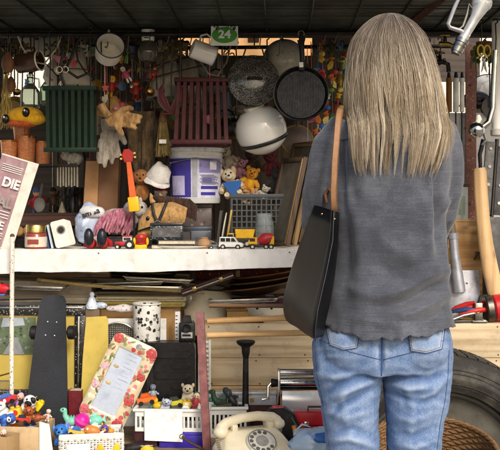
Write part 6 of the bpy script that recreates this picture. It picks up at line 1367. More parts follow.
for py in (334, 436):
    m = MB(t); m.box(-8, 8, 3, 10, zs(py) - 4, zs(py) + 4, 1); m.cyl((-14, 9, zs(py)), (22, 9, zs(py)), 2, n=12); tr = m.out('truck', METAL('77777a', .4))
    for s in (-1, 1): m = MB(t); m.cyl((s * 15 + 4, 9, zs(py)), (s * 22.5 + 4, 9, zs(py)), 7, n=24, bev=1.4); m.out('wheel', M('18191b', .5), parent=tr)
# yellow board
t = TT('yellow_board', 'plain yellow board leaning between skateboard and floral frame', 'board', 94, 3.04); Yb = 3.04; m = MB(t).rot(rx=-3); m.prism([(-15, 0), (10, 0), (13.5, hpx(345, Yb)), (13, hpx(320, Yb)), (11, hpx(317, Yb)), (-9, hpx(318, Yb)), (-12, hpx(360, Yb))], 0, 2.6, .5); m.out('board_face', M('c8b055', .6, 0, .08, 14, .15, 70, .2, '9a8038')); m = MB(t).rot(rx=-3); m.box(-11, 9, 2.7, 5, 4, 30, .4); m.out('rear_foot', M('8a7438', .7))
t = TT('red_book', 'dark red hardback standing between skateboard and yellow board', 'book', 76, 3.02); h = hpx(391, 3.02); MB(t).box(-7, 5, .6, 16, .3, h - .3).out('pages', M('cfc4aa', .8)); m = MB(t); m.box(-7.5, 5.5, 0, .55, 0, h); m.box(-7.5, -7.05, .56, 16, 0, h); m.box(5.05, 5.5, .56, 16, 0, h); m.out('cover', M('6a1520', .6, 0, .15))
# floral frame
t = TT('floral_mirror', 'rounded mirror frame painted with red and cream flowers, tilted to the right', 'mirror', 108, 2.93); Yf = 2.93
zc_ = hpx(381, Yf); ROT = dict(ry=25, rx=-10, at=(11, 0, zc_))
FLO = SPOTS('c2b592', ('b84a4a', 'd8cdb0', 'c26a72', '7a8a5a', 'e0d8c4', '9a7a5a', 'd8cfae', 'b03a3c'), 62, .35, .5, .12, coat=.3)
out_ = rrect(-24, 24, -46, 44, 8); inn = rrect(-14.5, 11.5, -33, 31, 1.2)
m = MB(t).rot(**ROT); rg = []
for f_, y in ((1, 2), (1, -1), (.93, -2.4), (.78, -2.8)): rg.append([m._v((x * f_ + (1 - f_) * -1, y, z * f_)) for x, z in out_])
rg.append([m._v((x, -1.6, z)) for x, z in inn]); rg.append([m._v((x, 2, z)) for x, z in inn])
m.skin(rg, closed=True); fr = m.out('frame_border', FLO)
rng = random.Random(8)
for k, (x, z, r, c) in enumerate(((-18, 38, 6, 'b8403e'), (18, 37, 6.5, 'b23a3c'), (18.5, 12, 5, 'a83a3a'), (18, -14, 6, 'b4413e'), (17, -39, 6.5, 'b23438'), (-19, -38, 5.5, 'c05a5e'), (-19, 8, 4.6, 'cda0a8'), (-19.5, -12, 5, 'c79aa4'), (2, -40, 5, 'b8504a'), (4, 38, 4, '8d8a86'))):
    r *= .8; m = MB(t).rot(**ROT)
    for p_ in range(6): a = p_ * 1.047; m.ball((x + r * .5 * math.cos(a), -2.6, z + r * .5 * math.sin(a)), (r * .62, .35, r * .62), 10)
    m.ball((x, -2.75, z), (r * .5, .4, r * .5), 10); m.out('painted_flower', M(c, .4, 0, .45, 160, .3, 200, .4, '6a3a34', 120), parent=fr)
for k in range(40):
    x, z = rng.choice(((rng.uniform(-22, -16), rng.uniform(-40, 40)), (rng.uniform(14, 22), rng.uniform(-40, 40)), (rng.uniform(-15, 15), rng.choice((-40, 38)) + rng.uniform(-3, 3)))); a = rng.uniform(0, 3.1); m = MB(t).rot(**ROT); m.M = m.M @ Matrix.Translation((x, -2.6, z)) @ Matrix.Rotation(a, 4, 'Y'); m.ball((0, 0, 0), (3.4, .3, 1.1), 8); m.out('painted_leaf', M(('6d7a4a', '8a8f5a', '9a6a4a', '55683f')[k % 4], .5, 0, .3, 90), parent=fr)
m = MB(t).rot(**ROT); m.box(-14.4, 11.4, .2, 1.8, -32.9, 30.9); m.out('mirror_panel', M('a9b3c4', .25, .35, .15, 18, .1, 60, .6, '7f8a9c', 18))
for z, w_ in [(27 - k * 4.3, (9, 11, 5, 10, 3)[k % 5]) for k in range(9)]: m = MB(t).rot(**ROT); m.box(-2.5, -2.5 + w_, -.05, .15, z, z + .7); m.out('engraved_line', M('9aa4b6', .4))
for z in (12, -6): m = MB(t).rot(**ROT); m.ball((-9, -.1, z), (3, .5, 1.6), 10); m.out('gold_motif', M('b8a06a', .4))
m = MB(t); m.tube([(8, 16, 0), (10, 4, zc_ * .9)], 1.6, 8); m.out('strut', M('5a4a38', .7)); MB(t).box(-24, 16, -4, 8, 0, 3, .5).out('foot', M('5a2428', .6))
# ---- toy boxes
def carton_open(name, lab, px, Y, hw, d, h, col, yoff=0, flap=True, rz=0):
    t = TT(name, lab, 'box', px, Y, rz=rz); mt = M(col, .8, 0, .1, 14, .25, 50, .2, '7d6644')
    m = MB(t); m.box(-hw, hw, 0, 1, 0, h, .2); m.out('front_panel', mt); m = MB(t); m.box(-hw, hw, d - 1, d, 0, h, .2); m.out('rear_panel', mt)
    for s in (-1, 1): m = MB(t); m.box(s * hw - (1 if s > 0 else 0), s * hw + (0 if s > 0 else 1), 1.02, d - 1.02, 0, h, .2); m.out('side_panel', mt)
    MB(t).box(-hw + 1, hw - 1, 1, d - 1, .1, 1).out('bottom_panel', mt); return t
CB = carton_open('toy_carton', 'cardboard box of small toys with a white sheet over its right side', 10, 2.78, 33, 42, hpx(427, 2.78), 'c4a981', rz=-6)
h = hpx(427, 2.78)
m = MB(CB); m.grid(lambda a, b: (30.8 + a * 10 + 6 * b * a, -1.6 + .6 * math.sin(a * 6) - 0 * b, h + 6 - a * 2 - b * 40 + 1 * math.sin(b * 9)), 8, 10, .4); m.out('paper_sheet', M('eceae6', .7, 0, .04, 12, .15, 60, .08))
C2 = carton_open('toy_carton', 'smaller cardboard box in the lower left corner with pink dolls', -10, 2.70, 20, 22, hpx(436, 2.70), 'a88a60', rz=-22)
# toy makers
def toy(kind, lab, px, py, Y, c1, c2, s=1.0, rot=0, group=None, z_=None, rz=0):
    nm = {'ball': 'toy_ball', 'dog': 'toy_dog', 'duck': 'toy_duck', 'car': 'toy_car', 'fish': 'toy_fish', 'dino': 'toy_dinosaur', 'doll': 'toy_doll', 'bear': 'toy_bear', 'block': 'toy_block', 'robot': 'toy_robot', 'cow': 'toy_cow', 'boat': 'toy_boat'}[kind]
    t = T(nm, lab, 'toy', px, py, Y, group, rz=rz); a, b = M(c1, .35, 0, .1, 40, .1, 100, .08), M(c2, .4, 0, .1, 40, .1, 100, .08)
    def B(): return MB(t).rot(ry=rot)
    def eyes(y, z, dx, r, par=None):
        for k in (-1, 1):
            m = B(); m.ball((k * dx, y, z), r, 10); e = m.out('eye', M('e8e6e0', .2), parent=par); m = B(); m.ball((k * dx, y - r * .75, z), r * .5, 8); m.out('pupil', BLK, parent=None if par is not None and par.parent is not t else par)
    if kind == 'ball':
        m = B(); m.ball((0, 0, 0), 8 * s, 22); m.out('sphere', a); m = B(); m.lathe([(8.15 * s, -1.5 * s), (8.25 * s, 0), (8.15 * s, 1.5 * s)], 28); m.out('stripe', b); m = B(); m.ball((0, 0, 7.7 * s), (2.4 * s, 2.4 * s, .8 * s), 12); m.out('cap', b)
    elif kind in ('dog', 'bear', 'cow'):
        m = B(); m.ball((0, 2 * s, -4 * s), (8 * s, 9 * s, 7 * s), 18); m.out('torso', a); m = B(); m.ball((0, -3 * s, 5 * s), (7 * s, 6.6 * s, 6.4 * s), 18); hd = m.out('head', a); m = B(); m.ball((0, -9 * s, 3.4 * s), (4 * s, 3 * s, 3 * s), 14); m.out('muzzle', b, parent=hd); m = B(); m.ball((0, -11.8 * s, 4.6 * s), (1.6 * s, .9 * s, 1.1 * s), 8); m.out('nose', BLK, parent=hd)
        for k in (-1, 1):
            m = B(); m.ball((k * 6.6 * s, -2 * s, (6 if kind == 'dog' else 10) * s), (2 * s, 2.4 * s, (5 if kind == 'dog' else 2.8) * s), 12); m.out('ear', b, parent=hd); m = B(); m.ball((k * 2.8 * s, -8.6 * s, 7 * s), 1.1 * s, 8); m.out('eye', BLK, parent=hd)
            m = B(); m.tube([(k * 5 * s, -4 * s, -5 * s), (k * 6 * s, -9 * s, -8 * s)], [2.8 * s, 2.4 * s], 10); m.out('leg', a)
        if kind == 'cow': m = B(); m.ball((3 * s, -7.2 * s, 7.5 * s), (3.6 * s, 2 * s, 3.6 * s), 12); m.out('eye_patch', BLK, parent=hd)
    elif kind == 'duck':
        m = B(); m.ball((0, 0, -3 * s), (9 * s, 7 * s, 6.4 * s), 18); m.ball((8 * s, 0, 1 * s), (3.6 * s, 3 * s, 3 * s), 12); m.out('torso', a); m = B(); m.ball((-5 * s, -1 * s, 6 * s), 5.4 * s, 16); hd = m.out('head', a); m = B(); m.ball((-10.4 * s, -2 * s, 5 * s), (3.4 * s, 2.8 * s, 1.2 * s), 12); m.out('bill', b, parent=hd); m = B(); m.ball((-7 * s, -5.6 * s, 7.4 * s), 1 * s, 8); m.out('eye', BLK, parent=hd)
    elif kind == 'fish':
        m = B(); m.ball((0, 0, 0), (10 * s, 6 * s, 7 * s), 20); m.out('torso', a); m = B(); m.prism([(8 * s, 0), (15 * s, 6 * s), (13 * s, 0), (15 * s, -6 * s)], -1.2 * s, 1.2 * s, .4); m.out('tail', b); m = B(); m.prism([(-3 * s, 6 * s), (3 * s, 6.4 * s), (5 * s, 10 * s), (0, 10.6 * s)], -1 * s, 1 * s, .4); m.out('fin', b)
        for k in (-1, 1): m = B(); m.ball((-5.4 * s, k * 4.6 * s, 2 * s), 1.7 * s, 10); m.out('eye', M('e8e6e0', .2))
    elif kind == 'dino':
        m = B(); m.ball((0, 0, -2 * s), (8 * s, 6 * s, 6 * s), 18); m.tube([(-4 * s, 0, 0), (-8 * s, 0, 6 * s), (-8 * s, 0, 12 * s)], [4.4 * s, 3.4 * s, 3 * s], 12); m.tube([(6 * s, 0, -3 * s), (12 * s, 0, -5 * s), (17 * s, 0, -4 * s)], [4 * s, 2.4 * s, .6 * s], 10); m.out('torso', a); m = B(); m.ball((-10 * s, 0, 13 * s), (5 * s, 3.8 * s, 3.6 * s), 14); hd = m.out('head', a)
        for k in (-1, 1): m = B(); m.ball((-10 * s, k * 3.4 * s, 14.6 * s), 1.1 * s, 8); m.out('eye', BLK, parent=hd)
        for k in range(4): m = B(); m.prism([(-4 + k * 3.6 * s, 3.4 * s), (-1 + k * 3.6 * s, 3 * s), (-2.4 + k * 3.6 * s, 7 * s)], -.7 * s, .7 * s); m.out('spine_plate', b)
    elif kind in ('car', 'boat'):
        m = B(); m.prism([(-11 * s, 0), (11 * s, 0), (12 * s, 4 * s), (9 * s, 5.6 * s), (-11 * s, 5.6 * s)], -5 * s, 5 * s, .8); m.out('body', a); m = B(); m.prism([(-7 * s, 5.7 * s), (6 * s, 5.7 * s), (3 * s, 10.4 * s), (-5 * s, 10.4 * s)], -4.2 * s, 4.2 * s, .8); m.out('cabin', b)
        for x in (-6.5, 6.5):
            for y in (-5.2, 5.2): m = B(); m.cyl((x * s, y * s - .8, 0), (x * s, y * s + .8, 0), 2.7 * s, n=16, bev=.3); m.out('wheel', BLK)
    elif kind == 'block':
        m = B(); m.box(-7 * s, 7 * s, -6 * s, 6 * s, -6 * s, 5 * s, 1.2); m.out('block_body', a)
        for x in (-3.4, 3.4): m = B(); m.cyl((x * s, 0, 5.1 * s), (x * s, 0, 7.4 * s), 2.4 * s, n=16, bev=.4); m.out('stud', a)
        m = B(); m.prism([(3.6 * s * math.cos(q * .52), 3.6 * s * math.sin(q * .52)) for q in range(12)], -6.5 * s, -6.05 * s); m.out('face_disc', b)
    else:
        m = B(); m.lathe([(.01, -9 * s), (5 * s, -9 * s), (5.6 * s, -2 * s), (3 * s, 3 * s), (.01, 3.2 * s)], 16); m.out('torso', a); m = B(); m.ball((0, -1 * s, 7 * s), (5 * s, 4.8 * s, 5 * s), 16); hd = m.out('head', M('e0b898', .45) if kind == 'doll' else b)
        m = B(); m.ball((0, .6 * s, 8.6 * s), (5.4 * s, 4.8 * s, 4.4 * s), 16); m.out('hair' if kind == 'doll' else 'helmet', b, parent=hd)
        for k in (-1, 1):
            m = B(); m.ball((k * 1.8 * s, -5.6 * s, 7 * s), .8 * s, 8); m.out('eye', BLK, parent=hd); m = B(); m.tube([(k * 4 * s, 0, 1 * s), (k * 8 * s, -2 * s, -3 * s), (k * 9 * s, -4 * s, -2 * s)], 1.7 * s, 8); m.out('arm', a); m = B(); m.tube([(k * 2.6 * s, 0, -8 * s), (k * 3 * s, -2 * s, -14 * s)], 2 * s, 8); m.out('leg', b)
    return t
BX = 'in the cardboard box at the lower left'
for a in (('car', 'red toy car with blue roof at the back left of the cardboard box', 8, 402, 2.9, 'c8303a', '4a6ab4', .85, -20), ('doll', 'violet and pink doll lying on the toy heap by the rusty pole', 16, 399, 2.92, 'b87ab8', 'e0a0c8', .7, 60), ('cow', 'white toy dog with black eye patch and ears on top of the heap', 29, 405, 2.86, 'e6e4de', '1a1a1c', .95, 20),
          ('block', 'bright yellow star block leaning against the skateboard', 37, 404, 2.9, 'e8d020', 'd8b818', .85, 35), ('block', 'yellow building brick in the middle of the cardboard box', 16, 412, 2.82, 'e0b82a', 'c23028', .8, -12), ('bear', 'white plush bear at the far left of the heap', 2, 410, 2.84, 'e0ded8', 'f0eee8', .8, -15),
          ('dog', 'blue and white toy puppy at the front left of the box', 8, 419, 2.81, '3a64b4', 'e4e4e4', .75, 70), ('car', 'red and dark blue toy jeep at the front of the box', 22, 421, 2.81, 'c43a30', '24304a', .6, 5), ('bear', 'chestnut toy bear at the right of the yellow brick', 28, 414, 2.83, 'a4562c', '7a3a1a', .72, 20),
          ('dino', 'rust brown toy dinosaur at the right side of the cardboard box', 37, 417, 2.84, '9a5230', '6d3418', .6, -20), ('doll', 'tiny doll in white bonnet at the right rim of the cardboard box', 48, 415, 2.86, 'c9b8a8', 'e4dcd4', .45, 10), ('ball', 'green rubber ball at the left edge behind the car', -2, 402, 2.92, '7ab890', 'd8e4d8', .8, 20),
          ('doll', 'pink doll in the corner box at the lower left', -1, 434, 2.73, 'd87a9a', 'e8c8d0', .6, 70), ('block', 'blue building brick under the puppy', 0, 425, 2.83, '2a4a9a', 'd8d8d8', .7, 10), ('fish', 'orange toy fish under the red jeep', 14, 428, 2.85, 'd8702c', 'e8c83a', .7, 10), ('ball', 'navy rubber ball deep in the cardboard box', 30, 426, 2.88, '2c3a6a', 'c9c9c9', .8, 0)):
    toy(a[0], a[1], *a[2:])
for i, (x, y, Y, c) in enumerate(((12, 436, 2.9, '6a4a8a'), (30, 440, 2.92, 'c9a03a'), (-6, 440, 2.88, '4a7a5a'))): pass
# white wicker basket
t = TT('wicker_basket', 'white wicker basket of bright toys with two yellow tags', 'basket', 91, 2.80, rz=9); hb = hpx(431, 2.80); WW = M('e2dfd6', .6, 0, .06, 60, .2, 200, .2, '8a8070')
def woven(t, x0, x1, y, z0, z1, axis='x', pitch=3.2):
    m = MB(t); n = max(2, int((z1 - z0) / 2.1)); k = int((x1 - x0) / pitch)
    def pt(u, v, o): return (u, y + o, v) if axis == 'x' else (y + o, u, v)
    for j in range(n):
        z = z0 + (j + .5) * (z1 - z0) / n; m.tube([pt(x0 + i * pitch / 2, z, (1.0 if ((i // 1 + 2 * j) // 2) % 2 else -1.0) * (1 if i % 2 else .2)) for i in range(2 * k + 1)], .85, 5)
    for i in range(k + 1): m.tube([pt(x0 + i * pitch, z0, 0), pt(x0 + i * pitch, z1, 0)], .7, 5)
    return m
for y, nm in ((-16, 'front_side'), (20, 'rear_side')): woven(t, -30, 31, y, 1, hb - 2).out(nm, WW)
for x in (-30, 31): woven(t, -16, 20, x, 1, hb - 2, 'y').out('end_side', WW)
m = MB(t); m.tube([(-30, -16, hb - 1), (31, -16, hb - 1), (31, 20, hb - 1), (-30, 20, hb - 1)], 1.9, 8, True); m.tube([(-30, -16.5, hb - 3.4), (31, -16.5, hb - 3.4), (31, 20.5, hb - 3.4), (-30, 20.5, hb - 3.4)], 1.3, 8, True); m.out('rim', WW); MB(t).box(-29, 30, -15, 19, 0, .9).out('bottom', WW)
for x in (9, 25): m = MB(t); m.ball((x, -18.4, hb - 16), (3.4, .7, 7), 16); m.out('yellow_tag', M('e0b21c', .5))
m = MB(t); m.grid(lambda a, b: (-23 + a * 22, -18.6 - .5 * math.sin(a * 5), hb - 9 - b * 30 + a * 1), 6, 6, .4); m.out('paper_sheet', M('efede9', .7, 0, .03))
for a in (('ball', 'glossy magenta ball on top of the white wicker basket', 82, 421, 2.86, 'd81f96', 'e04aa8', .98, 30), ('dog', 'blue plush elephant at the left end of the wicker basket', 62, 434, 2.80, '2f70c0', '4a8ad0', .95, -10), ('dino', 'mint green seahorse toy standing behind the blue elephant', 71, 420, 2.86, '7ac0a8', '5aa890', .75, 0), ('fish', 'mint green toy whale behind the magenta ball', 95, 421, 2.88, '7accb4', '9adcc8', .8, -10),
          ('fish', 'orange toy clown fish at the front of the wicker basket', 92, 431, 2.79, 'd8803a', 'f0e4d8', .85, 15), ('car', 'yellow and blue toy bus beside the blue elephant', 76, 434, 2.78, 'd8b85a', '3a70b8', .7, 10), ('bear', 'violet toy bear with yellow cap at the right end of the basket', 104, 431, 2.84, '6a4a9a', 'd8a82a', .6, 20), ('ball', 'violet marble sized ball between the elephant and the seahorse', 67, 427, 2.83, '8a6ac0', 'c0a8e0', .5, 0), ('ball', 'orange ball at the far right of the wicker basket', 110, 432, 2.87, 'd89a2c', 'c2602a', .6, 0),
          ('block', 'teal brick deep in the wicker basket', 90, 441, 2.86, '2c8a8a', 'd0d0d0', .8, 8), ('ball', 'red ball deep in the wicker basket', 103, 442, 2.84, 'b83a34', 'd8c8c0', .9, 0)):
    toy(a[0], a[1], *a[2:])
t = TT('yellow_pouch', 'yellow zip pouch lying on the table beside the wicker basket', 'pouch', 147, 2.78); m = MB(t); m.ball((0, 0, hpx(447, 2.78) - 4), (7, 5, 6), 18); m.out('pouch_body', M('e0b020', .5), jit=.8); MB(t).tube([(-6, -2, hpx(447, 2.78) + 1), (6, -2, hpx(447, 2.78) + 1.5)], .6, 6).out('zip', CHR); MB(t).box(-6, 6, -4, 4, 0, hpx(447, 2.78) - 9, .5).out('pouch_base', M('2a2526', .6))
t = TT('dark_shoe', 'black shoe lying between wicker basket and white crate', 'shoe', 132, 2.84); z = hpx(446, 2.84); m = MB(t); m.tube([(-14, 0, z - 5), (-6, 0, z - 3), (4, 0, z - 2), (12, 0, z)], [3.6, 4.8, 4.8, 3.6], 14); m.out('upper', M('1f1c1e', .4)); MB(t).box(-16, 13, -4, 4, z - 10, z - 8, .6).out('sole', M('6d6a66', .6)); MB(t).box(-14, 12, -4, 4, 0, z - 10.1, .5).out('shoe_box', M('4d1d24', .7))
# white slatted crates
def white_crate(lab, px, Y, hw, d, h, rz=0, lift=0):
    t = TT('plastic_crate', lab, 'crate', px, Y, rz=rz); t.location.z += lift * Y / F; h -= lift; mt = M('dddcd6', .4, 0, .04, 20, .1, 80, .15, '8a8378')
    for y, nm in ((0, 'front_panel'), (d, 'rear_panel')):
        m = MB(t); m.box(-hw, hw, y - .8, y + .8, h - 8, h - 3, .3); m.box(-hw, hw, y - .8, y + .8, 0, 4, .3)
        k = int(hw * 2 / 4.4)
        for i in range(k + 1): x = -hw + .9 + i * (2 * hw - 1.8) / k; m.box(x - .95, x + .95, y - .7, y + .7, 4.02, h - 8.02)
        m.out(nm, mt, smooth=False)
    for s in (-1, 1):
        m = MB(t); x = s * hw; m.box(x - .75, x + .75, 1, d - 1, h - 8, h - 3, .3); m.box(x - .75, x + .75, 1, d - 1, 0, 4, .3)
        for i in range(8): y = 3 + i * (d - 6) / 7; m.box(x - .65, x + .65, y - .95, y + .95, 4.02, h - 8.02)
        m.out('side_panel', mt, smooth=False)
    m = MB(t); m.box(-hw - 2.4, hw + 2.4, -2.6, 1, h - 2.9, h, .8); m.box(-hw - 2.4, hw + 2.4, d - 1, d + 2.6, h - 2.9, h, .8); m.box(-hw - 2.4, -hw + .9, 1.02, d - 1.02, h - 2.9, h, .6); m.box(hw - .9, hw + 2.4, 1.02, d - 1.02, h - 2.9, h, .6); m.out('rim', mt); MB(t).box(-hw + 1, hw - 1, 1, d - 1, .2, 1.4).out('bottom', mt); return t
WC = white_crate('white plastic crate of toys with a blank white paper tag in front', 171, 2.86, 36, 32, hpx(409, 2.86), rz=-3, lift=hpx(432, 2.86)); h = hpx(409, 2.86) - hpx(432, 2.86)
m = MB(WC); m.grid(lambda a, b: (-26 + a * 38, -3.8 - .5 * math.sin(a * 4 + b), h - 1 - b * 30 - a * 1.5), 6, 6, .4); m.out('paper_tag', M('efedea', .7, 0, .03))
W3 = white_crate('white plastic crate of dark green toy soldiers right of the red upright', 226, 2.98, 20, 22, hpx(407, 2.98), rz=3)
t = TT('blue_carton', 'royal blue box under the right half of the white toy crate', 'box', 184, 2.855, rz=-3); hq_ = hpx(432, 2.86) - .3; MB(t).box(-25, 22, 0, 34, 0, hq_ - 3, .5).out('carton_body', M('33249a', .45, 0, .1)); MB(t).box(-25.5, 22.5, -.5, 34.5, hq_ - 2.9, hq_, .4).out('lid', M('3c2db0', .45)); t = TT('maroon_carton', 'dark maroon box under the left half of the white toy crate', 'box', 146, 2.87, rz=-3); MB(t).box(-12, 11, 0, 30, 0, hq_ - 2, .5).out('carton_body', M('3a1820', .6)); MB(t).box(-12.5, 11.5, -.5, 30.5, hq_ - 1.9, hq_, .4).out('lid', M('4a2028', .6))
t = TT('leather_strap', 'brown studded leather strap lying in front of the blue box', 'strap', 192, 2.80); z = hpx(441, 2.80); m = MB(t); m.tube([(-10, 0, z + 4), (-2, -2, z - 1), (8, -2, z - 6), (16, 0, z - 12)], 2.2, 8, flat=.5); m.out('strap', M('4a3028', .6)); MB(t).tube([(-10 + 2.4 * math.cos(q * .5), 0, z + 4 + 2.4 * math.sin(q * .5)) for q in range(13)], .6, 6, True).out('buckle', CHR); MB(t).box(-8, 14, 1.5, 8, 0, z - 14, .5).out('strap_box', M('33292a', .7))
for a in (('car', 'orange toy dumper at the left end of the white crate', 147, 402, 2.92, 'd8702c', 'c85a20', .85, -10), ('robot', 'grey toy robot at the back left of the white crate', 153, 392, 3.0, '8f98a4', '6d7684', .6, 0), ('duck', 'yellow toy duck beside the grey robot', 158, 404, 2.92, 'd8b020', 'c87018', .62, 0), ('dog', 'pale grey toy puppy in the middle of the white crate', 166, 405, 2.9, 'b4bcc8', '8a94a4', .6, 15), ('car', 'yellow toy excavator in the middle of the white crate', 175, 405, 2.93, 'c9c03a', '3a3a34', .8, -8),
          ('bear', 'cream toy bear sitting high at the right end of the white crate', 188, 393, 2.98, 'dccfb4', 'c9b48e', .8, 0), ('doll', 'toy figure in red and green near the red upright', 196, 400, 2.95, 'a83a3a', '3a6a4a', .65, 10), ('block', 'orange yellow brick under the cream bear', 187, 404, 2.9, 'd8b23a', 'e0d8b0', .6, 0), ('car', 'dark blue toy car at the front right of the white crate', 186, 412, 2.88, '30508a', 'd8d8d8', .6, 4), ('ball', 'red ball between the figure and the upright', 193, 409, 2.92, 'b03a3a', 'd8c8c0', .45, 0), ('block', 'green brick deep in the white crate', 165, 415, 2.93, '3a7a4a', 'd8d8d8', .8, 0), ('ball', 'teal ball deep in the white crate', 152, 413, 2.93, '3a8a94', 'd8d8d8', .8, 0), ('block', 'grey brick deep in the right of the crate', 178, 416, 2.95, '8a8a90', 'd8d8d8', .8, 0),
          ('dino', 'dark green toy dinosaur on top of the right white crate', 219, 401, 3.04, '2f4a38', '4a6a50', .7, 0), ('robot', 'black toy soldier leaning in the right white crate', 231, 398, 3.04, '2a2c2e', '3d4448', .75, -30), ('car', 'olive toy tank at the front of the right white crate', 224, 408, 3.02, '4a5240', '343a30', .7, -10), ('dino', 'teal toy lizard lying at the left of the right crate', 212, 407, 3.02, '3a7a6a', '5a9a88', .5, 20), ('robot', 'grey and green toy soldier standing behind the dinosaur', 225, 395, 3.08, '6d7a70', '3a463c', .6, 10), ('block', 'black brick at the right end of the right crate', 238, 409, 3.03, '1f2022', '4a4a4a', .6, 0), ('ball', 'dull green ball deep in the right crate', 217, 413, 3.05, '4a6a58', '2a3a30', .7, 0), ('block', 'dark grey brick deep in the right crate', 230, 414, 3.05, '3a3d40', '6a6a6a', .7, 0)):
    toy(a[0], a[1], *a[2:])
# ================================================================== right of the woman
# tall rusty post
t = T('rusty_post', 'tall flaking rust brown iron post right of the woman', 'post', 471, 300, 3.46); UU = U[t.name]; zt = (1.764 - P(471, 300, 3.46).z) / UU; zb = (ZTOP - P(471, 300, 3.46).z) / UU
RB = RUST('8a5a4a', '4d2f22', .5, .75); 
MB(t).box(-5.6, 5.2, -.9, .9, zb, zt, .3).out('web', SPOTS('7d5246', ('5a3a2c', '8a6254', '7f5c4c', '4a3026', 'a58d80', '7d5246', '7d5246'), 170, .75, .5, .3)); MB(t).box(3.6, 5.2, .92, 8, zb, zt, .3).out('flange', RB)
for z in (96, 160, 215): m = MB(t); m.ball((-1, -1.2, z), (1.3, .9, 1.3), 10); m.out('rivet', RUST('6a4638', '3a241a', .4))
# white pole
t = T('white_pole', 'smooth white painted pipe at the right edge of the stall', 'pole', 497, 300, 3.0); m = MB(t); zt = (1.764 - P(497, 300, 3.0).z) / U[t.name]; z0 = (ZTOP - P(497, 300, 3.0).z) / U[t.name]; m.cyl((0, 0, 168), (0, 0, zt), 5.2, n=22); m.out('pipe', M('dcdad2', .35, 0, .04, 10, .05, 50, .15, '9a8f80')); m = MB(t); m.lathe([(5.4, 164), (6.4, 165), (6.4, 170), (5.4, 171)], 22, caps=(True, True)); m.out('collar', M('b8b4aa', .4))
# fuel nozzle
t = T('fuel_nozzle', 'grey aluminium fuel nozzle with looped grip guard hanging spout down', 'nozzle', 467, 28, 2.56); AL = M('c2c2c0', .36, .55, .1, 30, .06, 160, .1)
m = MB(t); m.tube([(17, 0, 30), (14, 0, 22), (8, 0, 10), (0, 0, -4), (-6, 0, -14)], [8.6, 8.4, 5.2, 4.6, 5.2], 18); m.ball((15, 0, 25), (10.4, 8.4, 9.4), 20); o = m.out('body', AL)
m = MB(t); m.tube([(-4, 0, -11), (-6, 0, -14.6)], [6.8, 6.8], 20); m.out('collar', METAL('9a9a98', .35)); m = MB(t); m.tube([(-6.2, 0, -15), (-8.6, 0, -20), (-10.4, 0, -23.4)], [6, 5.8, 5.6], 20); m.tube([(-10.5, 0, -23.6), (-11.6, 0, -25.6)], [4.8, 4.6], 18); m.out('spout', METAL('a8a6a0', .3)); m = MB(t); m.tube([(-7.2 + 0, 0, -17), (-8, 0, -18.6)], [6.4, 6.3], 20); m.out('spout_ring', METAL('77756e', .4))
m = MB(t); m.tube([(6, 0, 32), (-6, 0, 34), (-12, 0, 22), (-19, 0, 4), (-17, 0, .5), (-6, 0, -3), (2, 0, -9)], [3, 3, 2.9, 2.9, 3, 3.2, 3.6], 12, flat=.7); m.out('grip_guard', AL); m = MB(t); m.tube([(8, 0, 16), (2, 0, 24), (0, 0, 14), (-4, 0, 2), (-8, 0, -1)], [1.4, 1.2, 1.1, 1.1, 1], 8); m.out('trigger', METAL('c9c2ae', .35)); m = MB(t); m.tube([(17, 0, 31), (19, 1, 42), (21, 3, 56), (22, 14, 66), (22, 34, 69), (23, 90, 68)], 5.2, 14); m.out('hose', M('1c1c1d', .5)); m = MB(t); m.tube([(19, 2, 36), (20, 2, 40)], 6.4, 18); m.out('hose_ferrule', METAL('8f8d88', .3))
# white board and picture sheets
t = TC('white_board', 'white sheet metal panel standing at the back beside the rusty post', 'panel', 470, 3.5); Yw = 3.5; hh = lambda py: (200 + (HC - ZTOP) / Yw * F) - py
MB(t).box(-34, 60, 0, 2, 0, hh(113), .4).out('panel', M('d8d8d6', .5, 0, .05, 10, .1, 40, .15)); m = MB(t); m.prism([(-12, hh(150)), (12, hh(150)), (14, hh(120)), (-10, hh(118))], -1.2, -.2); m.out('paper_sheet', M('e2e4e8', .7, 0, .03)); m = MB(t); m.prism([(-6, hh(128)), (-2, hh(124)), (8, hh(133)), (6, hh(137)), (-4, hh(132))], -1.6, -1.25); m.out('grey_print', M('6f7078', .6))
t = TC('framed_print', 'pale framed print half hidden behind the woman arm and rusty post', 'picture', 461, 3.40); Yq = 3.40; hq = lambda py: (200 + (HC - ZTOP) / Yq * F) - py
MB(t).box(-9, 7, 0, 1.2, hq(322) + .5, hq(187), .2).out('print_sheet', M('d9dfd2', .6, 0, .05)); m = MB(t); m.box(-5, 4, -.5, -.05, hq(215), hq(196)); m.out('print_image', SPOTS('b4c2ac', ('8fa08a', 'd0d6c4', 'a0b0a8'), 60, .6, .4, .3)); m = MB(t); m.box(-11, 9, -1, 2, hq(187) + .05, hq(184), .3); m.out('frame_rail', M('5a4a3a', .6))
